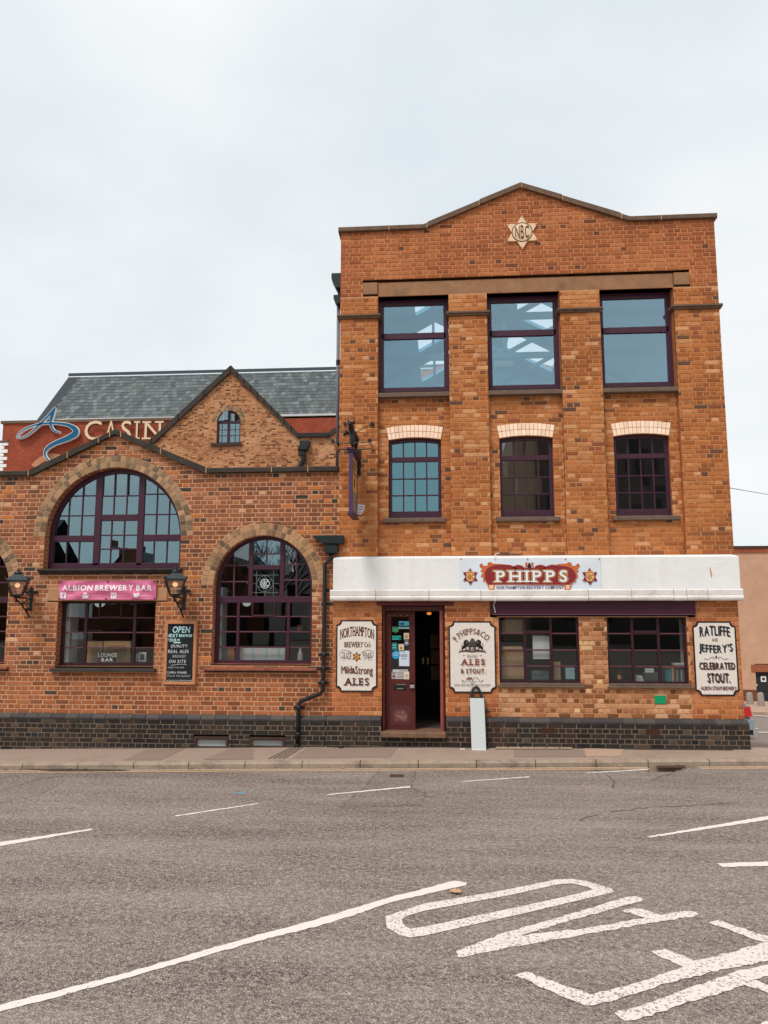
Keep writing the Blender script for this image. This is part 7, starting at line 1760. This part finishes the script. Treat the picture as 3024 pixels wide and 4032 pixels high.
g = Geo(); g.flat(disc(cx, cz, rs*.53, rs*.53), yl-.003); g.build('monogram_disc', mat('black_glass', None), wB)
g = Geo(); ringflat(g, cx, cz, rs*.53, rs*.6, yl-.0035); text(g, 'NBC', cx-rs*.42, cx+rs*.42, cz-rs*.44, cz+rs*.44, yl-.0035, bold=.01, gap=.14, warp=lambda u,v,X_,Z_: (X_, (Z_-cz)*(1-.3*(2*u-1)**2)+cz)); g.build('monogram', mat('etched_white', lin(225,232,232), var=.05), wB)
yb_ = YW+.12
x0, x1, z0, z1 = tbox('LB', -80, 215, 530, 440, yb_)
t = thing('lounge_bar_panel', 'leaded stained glass panel reading LOUNGE BAR standing inside the lower window', 'window panel', ((x0+x1)/2, yb_, z0))
Geo().quad((x0,yb_+.004,z0),(x1,yb_+.004,z0),(x1,yb_+.004,z1),(x0,yb_+.004,z1)).build('pane', glass('panel_glass', .08, (.8,.8,.75,1), (.62,.6,.52,1)), t)
g = Geo(); pxx = lambda a: Q('LB',a,330,yb_)[0]; pzz = lambda a: Q('LB',160,a,yb_)[1]
for a in (-80,-10,10,322,408,470,528): g.box(pxx(a)-.004, pxx(a)+.004, yb_-.001, yb_+.003, z0, z1)
for a in (215,268,350,440): g.box(x0, x1, yb_-.0014, yb_+.0026, pzz(a)-.004, pzz(a)+.004)
for k in range(9): ribbon_geo(g, [(pxx(168),pzz(268)), (pxx(80+k*22),pzz(222))], [.008,.006], yb_-.002, None, 1)
g.build('lead_came', mat('lead_came', None), t)
Geo().box(pxx(12), pxx(320), yb_, yb_+.0035, pzz(420), pzz(285)).build('dark_glass', mat('panel_dark', lin(34,26,28), rough=.2, var=.2), t)
Geo().box(pxx(24), pxx(70), yb_-.0018, yb_-.0005, pzz(412), pzz(362)).build('red_glass', mat('panel_red', lin(110,28,34), var=.2), t); Geo().box(pxx(330), pxx(404), yb_-.0018, yb_+.003, pzz(415), pzz(285)).build('amber_glass', mat('panel_amber', lin(110,82,46), var=.3, scale=40), t)
g = Geo(); M_panel_let = mat('white_panel_letters', lin(250,252,252), var=0)  # plain white letters
a, b, c, d = tbox('LB', 25, 285, 318, 345, yb_); text(g, 'LOUNGE', a, b, c, d, yb_-.003, bold=.03, gap=.1); a, b, c, d = tbox('LB', 78, 362, 262, 415, yb_); text(g, 'BAR', a, b, c, d, yb_-.003, bold=.03, gap=.1); g.build('lettering', M_panel_let, t)
# pictures and papers on the lounge sill
def slab(name, label, cat, r, box, y, m, thick=.03, inner=None, group=None):
    x0, x1, z0, z1 = tbox(r, *box, y); t = thing(name, label, cat, ((x0+x1)/2, y, z0), group)
    Geo().bbox(x0, x1, y, y+thick, z0, z1, .004).build('frame' if inner else 'body', m, t)
    if inner:
        f = inner[0]; Geo().box(x0+f, x1-f, y-.002, y+.004, z0+f, z1-f).build('picture', inner[1], t)
    return t
M_wd = mat('pale_wood', lin(212,160,110), var=.1, scale=10); M_mnt = mat('tan_mount', lin(168,120,72), var=.1); M_pap = mat('white_paper', lin(222,224,224), var=.04); M_card = mat('cardboard', lin(178,144,114), var=.1, scale=12)
slab('picture_frame', 'wide pale wooden frame leaning in the lounge window, right of the other', 'picture frame', 'LB', (106,98,524,430), YW+.25, M_wd, .03, (.075, M_mnt))
slab('picture_frame', 'narrow pale wooden frame leaning in the lounge window, partly hidden by the mullion', 'picture frame', 'B5', (700,675,832,850), YW+.26, M_wd, .03, (.06, mat('tan_mount_light', lin(206,160,104), var=.1)))
slab('small_picture', 'small white-mounted dark picture at the right of the lounge window', 'picture', 'LB', (655,272,775,420), YW+.15, M_pap, .02, (.03, mat('dark_print', lin(80,84,84), var=.5, scale=30)))
slab('grey_folder', 'grey folder behind the small white-mounted picture', 'folder', 'LB', (580,295,655,420), YW+.2, mat('grey_board', lin(120,120,118), var=.1), .02)
def globe(label, r, a, b, y, rr):
    x, z = Q(r, a, b, y); t = thing('pendant_lamp', label, 'lamp', (x, y, z), 'white globe lamps in the pub')
    g = Geo(); n = 10; g.lathe((x,y,z), [(max(.002,rr*math.sin(math.pi*k/n)), -rr*math.cos(math.pi*k/n)) for k in range(n+1)], 18); g.build('globe', mat('opal_glass', lin(230,234,228), rough=.3, var=0, emit=lin(225,235,228), estr=.42), t, True)
    Geo().tube([(x,y,z+rr*.95),(x,y,zc1-.3)], .012, 8).build('rod', M_black, t)
globe('white globe lamp hanging behind the lounge window hopper', 'B5', 815, 352, 1.4, .105); globe('white globe lamp hanging behind the second arched window', 'B6', 564, 146, 1.6, .085)
for nm, x, z0, z1, lab in (('wall_panel', lgx0+.11, lgz0, lgz1, 0), ('wall_panel', bcx-br+.09, bzs, bcz+.0, 0)):
    Geo().box(x-.09, x+.0, YW+.09, YW+.4, z0, z1-.02).build('white_jamb', mat('jamb_white', lin(206,204,202), var=.05), LEFT)
slab('white_screen', 'white frosted screen across the foot of the second arched window', 'screen', 'B6', (488,522,876,640), YW+.12, mat('frosted_screen', lin(206,204,206), var=.06, scale=5), .01)
for k, a in enumerate((500, 614, 722, 822)):
    x0, x1, z0, z1 = tbox('B6', a-8, 524, a+10, 638, YW+.118); o = Geo().box(x0, x1, YW+.117, YW+.1195, z0, z1).build('blue_stripe', mat('stripe_blue', lin(150,200,212), var=.1), [o for o in COL.objects if o.name.startswith('white_screen')][0])
slab('tan_board', 'tan board standing at the left foot of the second arched window', 'board', 'B6', (405,524,462,634), YW+.13, mat('tan_board', lin(156,108,74), var=.1), .02)
slab('grey_board', 'grey board beside the tan one in the second arched window', 'board', 'B6', (292,524,404,634), YW+.14, mat('grey_screen', lin(96,100,100), var=.2), .02)
x, z = Q('B6', 1000, 634, YW+.16); g = Geo(); g.lathe((x,YW+.16,z), [(.05,0),(.055,.02),(.05,.12),(.025,.17),(.022,.22),(.026,.23)], 14); solo('white_bottle', 'pale ceramic bottle on the sill at the right of the second arched window', 'bottle', g, mat('bottle_pale', lin(190,186,180), rough=.3, var=.05), (x, YW+.16, z), None, True)
x0, x1, z0, z1 = tbox('B6', 975, 335, 1010, 380, .8); solo('shelf_box', 'small orange-brown box on a shelf inside the second arched window', 'box', Geo().bbox(x0, x1, .8, .95, z0, z1, .004), mat('orange_box', lin(150,96,56), var=.1), ((x0+x1)/2, .8, z0))
# inside the ground floor office windows (G1, G2)
slab('cardboard_box', 'tall cardboard box against the left window of the office pair', 'box', 'G6', (176,642,300,812), .16, M_card, .25)
slab('cardboard_sheet', 'beige card filling the top left pane of the office window', 'card', 'G6', (176,478,298,556), .12, mat('beige_card', lin(160,136,114), var=.1), .01)
slab('cardboard_flap', 'pale cardboard flap just above the tall box', 'card', 'G6', (180,630,292,646), .13, mat('flap_card', lin(196,160,128), var=.1), .1)
slab('white_poster', 'blank white sheet taped in the middle of the left office window', 'poster', 'G6', (350,568,444,700), .09, M_pap, .004)
slab('small_box', 'small cardboard box at the right of the left office window', 'box', 'G6', (470,716,505,816), .2, M_card, .15)
slab('plastic_bag', 'crumpled pale blue plastic bag in the left office window', 'bag', 'G6', (535,750,585,812), .22, mat('bag_blue', lin(176,206,216), var=.3, scale=18), .12)
slab('paper_pile', 'pale paper bundle at the foot of the left office window', 'papers', 'G6', (345,765,440,815), .3, mat('dull_paper', lin(120,132,140), var=.3, scale=12), .12)
x, z = Q('G6', 832, 820, .14); g = Geo(); g.lathe((x,.14,z), [(.03,0),(.032,.01),(.032,.11),(.014,.16),(.012,.2),(.015,.205)], 14); t = thing('beer_bottle', 'brown beer bottle on the sill of the right office window', 'bottle', (x,.14,z)); g.build('glass', mat('brown_bottle', lin(60,36,24), rough=.15, var=.1), t, True); Geo().lathe((x,.14,z), [(.0335,.03),(.0335,.095)], 14).build('label', mat('bottle_label', lin(206,150,96), var=.2, scale=60), t)
for k in range(4):
    slab('paper_sheaf', ['lowest','second','third','topmost'][k]+' sheaf of white papers in the pile on the right office sill', 'papers', 'G6', (925+k*2,818-k*8,970-k*3,825-k*8), .16, M_pap, .2)
slab('dark_crate', 'dark grey crate of papers in the middle of the right office window', 'crate', 'G6', (975,775,1058,826), .18, mat('crate_grey', lin(78,84,88), var=.1), .2)
slab('loose_paper', 'white papers sticking up from the dark crate', 'papers', 'G6', (975,752,1025,785), .2, mat('white_paper', None), .02)
slab('shelf_unit', 'wooden shelf inside the right office window', 'shelf', 'G6', (1078,742,1200,750), .2, M_wd, .25)
slab('shelf_post', 'upright wooden post of the low bookshelf', 'shelf', 'G6', (1124,750,1136,826), .2, mat('pale_wood', None), .25)
slab('white_tray', 'white tray lying on the wooden shelf', 'tray', 'G6', (1142,724,1203,736), .18, M_pap, .2)
for k, c in enumerate(((60,130,150),(70,150,166),(96,100,104),(150,154,160),(84,90,98),(168,170,174),(110,116,122))):
    nm = ['teal binder at the left end of the low bookshelf','bright teal binder beside the first','charcoal binder just right of the shelf post','silver binder third from the right','dark slate binder second from the silver','white binder second from the right end','grey binder at the right end of the shelf'][k]
    a = 1088+k*17 if k < 2 else 1138+(k-2)*12; slab('binder', nm, 'binder', 'G6', (a,758,a+(15 if k < 2 else 10),826), .21, mat('binder_%d' % k, lin(*c), var=.08), .2, None, 'binders on the office shelf')
slab('white_blind', 'narrow white blind at the right edge of the right office window', 'blind', 'G6', (1170,478,1198,738), .3, mat('blind_grey', lin(196,194,194), var=.1), .02)
# clothes rail posts behind the right upper window
g = Geo(); yq = 1.0
for a in (762, 1010): p = Q('A6',a,560,yq); p2 = Q('A6',a,820,yq); g.box(p[0]-.035, p[0]+.035, yq, yq+.06, p2[1]-.6, p[1])
for b in (625, 718): p = Q('A6',700,b,yq); p2 = Q('A6',1090,b,yq); g.box(p[0], p2[0], yq+.061, yq+.1, p[1]-.03, p[1]+.03)
c = Q('A6',890,820,yq); solo('timber_rack', 'dark timber rack standing inside the right middle-floor window', 'rack', g, mat('rack_timber', lin(52,44,40), var=.1), (c[0], yq, c[1]-.6))
x0, x1, z0, z1 = tbox('A6', 700, 555, 1100, 830, 3.0); Geo().box(x0, x1, 3.0, 3.02, z0, z1).build('room_screen', mat('room_screen', lin(136,126,116), var=.1), TALL)
x0, x1, z0, z1 = tbox('A5', 808, 690, 890, 840, 1.2); solo('blue_cupboard', 'plain blue cupboard seen in the left middle-floor window', 'cupboard', Geo().bbox(x0, x1, 1.2, 1.5, z0, z1, .005), mat('cupboard_blue', lin(40,120,140), var=.05), ((x0+x1)/2, 1.2, z0))
# bare lamp and heater in the top middle window
t = thing('pendant_lamp', 'bell-shaped pendant lamp hanging inside the top middle window', 'lamp', (*[Q('A3',1478,310,2.2)[0]], 2.2, Q('A3',1478,310,2.2)[1])); c = Q('A3',1482,320,2.2)
Geo().lathe((c[0],2.2,c[1]), [(.16,-.04),(.15,.02),(.09,.1),(.03,.16),(.02,.22)], 16).build('shade', mat('lamp_teal', lin(96,150,164), var=.05), t, True); Geo().tube([(c[0],2.2,c[1]+.2),(c[0],2.2,c[1]+1.1)], .012, 6).build('flex', M_truss, t)
x0, x1, z0, z1 = tbox('A3', 1345, 665, 1500, 715, 3.0); solo('air_conditioner', 'pale wall-mounted air conditioner inside the top middle window', 'air conditioner', Geo().bbox(x0, x1, 3.0, 3.25, z0, z1, .01), mat('ac_grey', lin(150,186,196), var=.03), ((x0+x1)/2, 3.0, z0))
# ------------------------------------------------------------------ on the pavement
def gp(px, py):                                          # point on the pavement under a photo point
    d = ray(px, py); lo, hi = 1, 60
    for _ in range(50):
        mid = (lo+hi)/2; p = CAM+d*mid
        if p.z > pz(p.x, p.y): lo = mid
        else: hi = mid
    return CAM+d*lo
# folded sandwich board leaning on the wall
yb = -.37; bxa, bxb = W(*q('AB', 30, 893), yb)[0], W(*q('AB', 243, 880), yb)[0]; b0 = Vector((bxa, yb, 0)); b1 = Vector((bxb, yb, 0))
zb_ = pz(b0.x, yb)+.004; wd = b1.x-b0.x; ztp = W(*q('AB', 95, 187), yb+.2)[1]
t = thing('folded_sign_board', 'narrow grey-white folded pavement sign with a black loop handle, leaning by the doorway', 'pavement sign', (b0.x+wd/2, yb, zb_))
lean_y = .2; dx_l = W(*q('AB', 5, 190), yb+lean_y)[0]-b0.x
hgt = ztp-zb_
def LP(u, v, o): return (b0.x+wd*u+dx_l*v, yb+lean_y*v+o, zb_+hgt*v)
def leanbox(g, u0, u1, v0, v1, o0, o1):
    vs = [LP(u0,v0,o0),LP(u1,v0,o0),LP(u1,v1,o0),LP(u0,v1,o0),LP(u0,v0,o1),LP(u1,v0,o1),LP(u1,v1,o1),LP(u0,v1,o1)]
    g.add(vs, [(0,1,2,3),(7,6,5,4),(0,4,5,1),(1,5,6,2),(2,6,7,3),(3,7,4,0)])
g = Geo(); leanbox(g, 0, 1, 0, 1, 0, .02); g.build('front_panel', mat('panel_grey', lin(198,202,200), rough=.45, var=.05, scale=20), t)
g = Geo(); leanbox(g, .03, 1.07, .0, .995, .024, .10); g.build('rear_panel', M_black, t)
g = Geo(); leanbox(g, 0, 1, -.004, .012, -.002, .022); leanbox(g, -.012, .012, .0, 1, -.003, .021); g.build('trim', mat('trim_pale', lin(222,224,226), var=.05), t)
g = Geo(); g.tube([LP(.08,1.0,.05),LP(.12,1.10,.05),LP(.26,1.19,.05),LP(.44,1.225,.05),LP(.62,1.19,.05),LP(.78,1.10,.05),LP(.86,1.0,.05)], .022, 8); leanbox(g, .05, .9, .995, 1.015, .01, .08); g.build('handle', M_black, t)
# black bolt on the wall behind the sign
c = Q('AB',250,388,YG-.05); g = Geo(); g.tube([(c[0]-.08,YG-.05,c[1]+.01),(c[0]+.04,YG-.05,c[1]),(c[0]+.06,YG-.05,c[1]-.0)], .018, 8); g.box(c[0]-.09,c[0]-.04,YG-.06,YG,c[1]-.02,c[1]+.03); solo('door_hook', 'small black iron hook on the wall beside the folded pavement sign', 'hook', g, M_black, (c[0],YG,c[1]))
# litter
def blob(name, label, cat, p, r, m, n=14, sq=.6, seed=1):
    rn = random.Random(seed); g = Geo(); bm = bmesh.new(); bmesh.ops.create_icosphere(bm, subdivisions=2, radius=1)
    vs = [(p[0]+v.co.x*r*(1+rn.uniform(-.35,.35)), p[1]+v.co.y*r*.8*(1+rn.uniform(-.35,.35)), p[2]+r*sq+v.co.z*r*sq*(1+rn.uniform(-.3,.3))) for v in bm.verts]
    fs = [tuple(v.index for v in f.verts) for f in bm.faces]; bm.free(); g.add(vs, fs); return solo(name, label, cat, g, m, (p[0],p[1],p[2]))
p = gp(*q('B7', 765, 1203)); blob('crumpled_bag', 'crumpled pale blue plastic litter on the pavement by the doorstep', 'litter', p, .075, mat('litter_blue', lin(190,208,222), var=.15, scale=60), sq=.55)
p = gp(*q('K2', 570, 325)); blob('litter_scrap', 'small black and white scrap on the pavement left of the doorstep', 'litter', p, .05, mat('litter_dark', lin(40,38,40), var=.4, scale=40), sq=.4, seed=4)
labs = ['white paper scrap on the pavement right of the doorstep','tiny pale scrap at the foot of the plinth left of the doorway','tiny white scrap by the foot of the folded sign','pale scrap on the pavement near the drainpipe']
for k, a in enumerate((('K2',1362,335),('K2',830,308),('K2',1198,300),('K2',424,312))):
    p = gp(*q(*a)); g = Geo(); s = .03 if k else .04; g.box(p.x-s, p.x+s, p.y-s*.7, p.y+s*.7, p.z+.004, p.z+.012); solo('paper_scrap', labs[k], 'litter', g, mat('scrap_white', lin(222,220,214), var=.05), (p.x,p.y,p.z), 'paper scraps on the pavement')
def leaf_geo(x, y, z, s, a):
    g = Geo(); pts = [(0,-1),(.25,-.55),(.8,-.7),(.5,-.15),(1,.2),(.45,.25),(.5,.75),(.15,.5),(0,1),(-.15,.5),(-.5,.7),(-.45,.25),(-1,.15),(-.5,-.15),(-.75,-.7),(-.25,-.55)]
    vs = [(x, y, z+.012)]+[(x+s*(p[0]*math.cos(a)-p[1]*math.sin(a)), y+s*(p[0]*math.sin(a)+p[1]*math.cos(a)), z+.006+.02*(abs(p[0])+abs(p[1]))*s*8) for p in pts]
    n_ = len(pts); g.add(vs, [(0,1+k,1+(k+1)%n_) for k in range(n_)]); return g
M_leaf = mat('dry_leaf', lin(196,150,116), var=.2, scale=30)
x, y, z = Gq('M2', 1255, 342); solo('fallen_leaf', 'large curled orange leaf on the road beside the white line', 'leaf', leaf_geo(x, y, z+.004, .065, .8), M_leaf, (x, y, z))
gl = [('K1',58,459),('K1',165,458),('K1',262,464),('K1',462,463),('K1',565,462),('K1',1270,450),('K2',590,440),('K2',900,443),('K2',1255,436),('K2',1425,434),('K3',88,434),('K3',690,437)]
where = ['leftmost of the gutter leaves','second gutter leaf from the left','third gutter leaf from the left','fourth gutter leaf from the left, by the puddle stain','brown leaf just right of the puddle stain','leaf at the kerb below the cellar lights','leaf at the kerb left of the doorway','leaf at the kerb straight below the doorway','bright leaf at the kerb below the cream crest sign','leaf at the kerb below the folded sign','rusty leaf at the kerb below the left office window','rusty leaf at the kerb below the green plaque']
for k, a in enumerate(gl):
    x, y, z = Gq(*a); y = min(y, kerb_y(x)-.05); c = random.choice([(178,140,106),(130,96,72),(206,186,160),(140,88,64)])
    solo('fallen_leaf', where[k], 'leaf', leaf_geo(x, y, z+.004, .045, random.uniform(0,6)), mat('leaf_%d_%d_%d' % c, lin(*c), var=.2, scale=30), (x, y, z), 'leaves in the gutter')
g = Geo(); pc = Gq('K1', 480, 468); g.add([(pc[0]+.75*math.cos(t_)*(1+.2*math.sin(3*t_)), min(pc[1]+.12*math.sin(t_), kerb_y(pc[0])-.01), ROADZ+.006) for t_ in [k*math.pi/10 for k in range(20)]], [tuple(range(20))]); g.build('damp_stain', mat('damp_tarmac', lin(70,60,54), rough=.4, var=.2), ROAD)
# ------------------------------------------------------------------ side street: parked car, bollards, wire
def car():
    x, y, z = G(2962, 2908); D = Vector((x,y,z)); zc = z
    W_ = 1.78; xr = x-.02; xc = xr-W_/2
    t = thing('parked_car', 'silver-grey hatchback parked beyond the corner, only its red-lit tail showing', 'car', (xc, y, zc))
    # lofted body: sections along the length (y), half widths and heights
    secs = [(0,.30,.62,.74),(.04,.28,.74,.86),(.25,.26,.82,.92),(1.1,.24,.86,.95),(2.6,.24,.86,.93),(3.5,.25,.82,.86),(3.95,.28,.72,.74),(4.05,.32,.62,.66)]
    g = Geo(); ring = []
    for (s, zb, hw, zt) in secs:
        hw *= W_/1.72
        pr = [(-hw*.93,zb),(-hw,zb+.12),(-hw*1.0,(zb+zt)/2),(-hw*.96,zt),(hw*.96,zt),(hw*1.0,(zb+zt)/2),(hw,zb+.12),(hw*.93,zb)]
        ring += [(xc+p[0], y-.35+s, zc+p[1]) for p in pr]
    n_ = 8; g.add(ring, [(i*n_+k, i*n_+(k+1)%n_, (i+1)*n_+(k+1)%n_, (i+1)*n_+k) for i in range(len(secs)-1) for k in range(n_)]+[tuple(range(n_)), tuple(range((len(secs)-1)*n_, len(secs)*n_))])
    M_car = mat('car_paint', lin(104,116,124), rough=.25, var=0, spec=.6, metal=.3); g.build('body', M_car, t, True)
    g = Geo(); cab = [(.08,.86,.74),(.55,1.40,.62),(1.2,1.46,.62),(2.0,1.40,.62),(2.75,.92,.76)]
    ring = []
    for s, zt, hw in cab: ring += [(xc-.80,y-.35+s,zc+.86),(xc-hw,y-.35+s,zc+zt),(xc+hw,y-.35+s,zc+zt),(xc+.80,y-.35+s,zc+.86)]
    g.add(ring, [(i*4+k,i*4+k+1,(i+1)*4+k+1,(i+1)*4+k) for i in range(4) for k in range(3)]+[(0,1,2,3),(16,17,18,19)]); g.build('cabin', M_car, t)
    g = Geo(); g.add([(xc-.60,y-.29,zc+.92),(xc+.60,y-.29,zc+.92),(xc+.52,y+.14,zc+1.37),(xc-.52,y+.14,zc+1.37)], [(0,1,2,3)]); g.build('rear_window', mat('car_glass', lin(40,46,50), rough=.05, var=0, spec=.8), t)
    for sgn in (-1, 1):
        g = Geo(); a = sgn; xs_ = [xc+a*.52, xc+a*.80, xc+a*.855, xc+a*.875]
        g.add([(xs_[0],y-.39,zc+.66),(xs_[1],y-.39,zc+.66),(xs_[2],y-.15,zc+.68),(xs_[2],y-.10,zc+.90),(xs_[1]-a*.02,y-.34,zc+.94),(xs_[0],y-.36,zc+.90)], [(0,1,4,5),(1,2,3,4)]); g.build('tail_light', mat('tail_red', lin(196,26,30), rough=.2, var=.1, scale=20), t)
        for s in (.62, 3.2):
            wx = xc+sgn*(W_/2-.11); w = Geo().lathe((wx-.1,y-.35+s,zc+.31), [(.24,0),(.31,.02),(.31,.18),(.24,.2)], 24, 'x').build('wheel', mat('tyre', lin(28,28,30), rough=.8, var=.1), t)
            Geo().lathe((wx-.105 if sgn < 0 else wx+.085,y-.35+s,zc+.31), [(.2,0),(.2,.02)], 16, 'x').build('rim', mat('alloy', lin(150,152,156), metal=.7, rough=.3, var=0), w)
    g = Geo(); g.box(xc-.84, xc+.84, y-.43, y-.3, zc+.30, zc+.58); g.build('bumper', mat('car_bumper', lin(150,168,178), rough=.3, var=0), t)
    g = Geo(); g.box(xc-.80, xc+.80, y-.40, y-.2, zc+.16, zc+.299); g.build('lower_bumper', M_black, t)
    Geo().box(xc-.26, xc+.26, y-.44, y-.431, zc+.42, zc+.53).build('number_plate', mat('plate_yellow', lin(220,180,60), var=0), t)
car()
for k, (a, b, lab) in enumerate(((330,590,'pale grey bollard nearer the brewery corner'),(470,612,'pale grey bollard standing in front of the charcoal door'))):
    px, py = q('R', a, b); x, y, z = G(px, py); top = W(*q('R', a-15 if k else a-12, 400), y); dxl = top[0]-x
    t = thing('bollard', lab, 'bollard', (x, y, z), 'concrete bollards across the side street'); h = top[1]-z-.1
    g = Geo(); z += .15; h = top[1]-z; g.tube([(x,y,z-.2),(x+dxl*.1,y,z),(x+dxl*.9,y,z+h*.9),(x+dxl,y,z+h)], [.2,.2,.17,.1], 14); g.build('post', mat('bollard_concrete', lin(150,138,128), var=.15, scale=8), t, True); g = Geo(); g.lathe((x,y,z-.16), [(.27,0),(.27,.1)], 14); g.build('foot', M_stone, t)
a, b = W(2872, 1921, 3.0), W(3110, 1962, 12.0)
g = Geo(); g.tube([(a[0],3.0,a[1]),(W(2950,1934.5,6.0)[0],6.0,W(2950,1934.5,6.0)[1]),(b[0],12.0,b[1])], .008, 5); solo('overhead_wire', 'thin dark overhead wire leaving the right flank of the tall building', 'wire', g, M_black, (a[0],3.0,a[1]))
# ------------------------------------------------------------------ across the road behind the camera: what the windows mirror
YO = -47.0
M_ob = brick_tex('street_brick', lin(110,66,48), lin(128,78,56), lin(130,104,86)); M_or = mat('street_slate', lin(60,60,64), var=.2); M_ow = mat('street_window', lin(30,34,38), rough=.1, var=0); M_of = mat('street_frame', lin(200,198,194), var=.05)
def house(label, x0, x1, eave, apex, m, gable=True, y=YO, dep=9, storeys=2):
    t = thing('terraced_house', label, 'house', ((x0+x1)/2, y, ROADZ), 'houses across the road')
    Geo().box(x0, x1, y-dep, y, ROADZ-.1, eave).build('wall', m, t); g = Geo(); e = .35
    if gable:
        xm = (x0+x1)/2; g.add([(x0-e,y+e,eave-.2),(xm,y+e,apex),(xm,y-dep-e,apex),(x0-e,y-dep-e,eave-.2),(x1+e,y+e,eave-.2),(x1+e,y-dep-e,eave-.2)], [(0,1,2,3),(1,4,5,2)]); gg = Geo(); gg.add([(x0,y+.001,eave),(x1,y+.001,eave),(xm,y+.001,apex-.1)],[(0,1,2)]); gg.build('gable', m, t)
    else:
        ym = y-dep/2; g.add([(x0-e,y+e,eave-.15),(x1+e,y+e,eave-.15),(x1+e,ym,apex),(x0-e,ym,apex),(x0-e,y-dep-e,eave-.15),(x1+e,y-dep-e,eave-.15)], [(0,1,2,3),(3,2,5,4)])
    r = g.build('roof', M_or, t)
    Geo().box(x0+.4, x0+1.1, y-dep*.55, y-dep*.4, eave-.5, apex+.8).build('chimney', m, r)
    for s in range(storeys):
        zz = ROADZ+.9+s*(eave-ROADZ)/storeys
        for k in range(2):
            xw = x0+(x1-x0)*(.28+.44*k)
            if s == 0 and k == 1: Geo().box(xw-.45, xw+.45, y+.001, y+.05, ROADZ+.1, ROADZ+2.1).build('door', M_ow, t); continue
            f = Geo().box(xw-.5, xw+.5, y+.001, y+.04, zz, zz+1.1).build('window', M_of, t); Geo().box(xw-.43, xw+.43, y+.041, y+.05, zz+.07, zz+1.03).build('pane', M_ow, f)
house('low brick house with a front gable across the road, left of centre', -28.2, -23.2, 4.2, 7.3, M_ob, True); house('brick house with a steep front gable across the road, beside the first', -21.2, -14.6, 4.6, 7.9, M_ob, True)
house('white rendered house across the road, between the brick gable and the tall block', -14.2, -5.0, 4.4, 6.0, mat('street_white', lin(206,200,190), var=.05), False); house('tall brick terrace house at the far left across the road', -50, -34.5, 6.5, 10.0, M_ob, False); house('low brick house right beside the tall block across the road', -4.6, 4.2, 4.4, 5.8, M_ob, False)
t = thing('tall_block', 'tall dark building across the road with a beige end bay', 'building', (11, YO, ROADZ)); Geo().box(7.3, 24, YO-12, YO, ROADZ-.1, 18).build('wall', mat('block_dark', lin(92,84,80), var=.1), t); Geo().box(5.0, 7.299, YO-12, YO-.3, ROADZ-.1, 17.6).build('end_bay', mat('block_beige', lin(178,156,134), var=.1), t)
for s in range(4):
    for k in range(4):
        f = Geo().box(8.6+k*3.2, 10.2+k*3.2, YO+.001, YO+.05, 2+s*3.6, 4+s*3.6).build('window', M_or, t); Geo().box(8.7+k*3.2, 10.1+k*3.2, YO+.051, YO+.06, 2.1+s*3.6, 3.9+s*3.6).build('pane', M_ow, f)
def bare_tree(label, x, y, h, seed):
    rn = random.Random(seed); t = thing('bare_tree', label, 'tree', (x, y, ROADZ), 'bare trees across the road'); g = Geo(); gb = Geo()
    g.tube([(x,y,ROADZ-.1),(x+.05,y,ROADZ+h*.2),(x+.1,y,ROADZ+h*.42)], [.22,.17,.13], 8)
    def br(p, d, l, r, lv):
        e = p+d*l; gb.tube([p, p+d*l*.5+Vector((rn.uniform(-.05,.05),rn.uniform(-.05,.05),.03))*l, e], [r, r*.8, r*.55], 5)
        if lv == 0: return
        for k in range(3 if lv > 1 else 4):
            nd = (d+Vector((rn.uniform(-.9,.9), rn.uniform(-.9,.9), rn.uniform(-.2,.7)))).normalized(); br(p+d*l*rn.uniform(.5,1), nd, l*rn.uniform(.55,.8), r*.55, lv-1)
    top = Vector((x+.1,y,ROADZ+h*.4))
    for k in range(5): br(top-Vector((0,0,k*.12)), Vector((rn.uniform(-.8,.8), rn.uniform(-.8,.8), rn.uniform(.6,1.1))).normalized(), h*.26, .08, 4)
    mt = mat('dark_bark', lin(48,40,36), var=.2); g.build('trunk', mt, t); gb.build('crown', mt, t)
for k, (x, h, lb) in enumerate(((-15.6,8.6,'bare tree in front of the white house, nearest the brick gable'),(-12.2,9.4,'tallest bare tree in front of the white house'),(-8.8,8.2,'bare tree at the right end of the white house'))): bare_tree(lb, x, YO+2.5, h, k+5)
# ------------------------------------------------------------------ brickwork is placed last, once the signs over it are known
random.seed(5)
BT.finish(M_mo, M_brick); BL.finish(M_mo, M_brick_l); BG.finish(M_mo, M_brick_l)
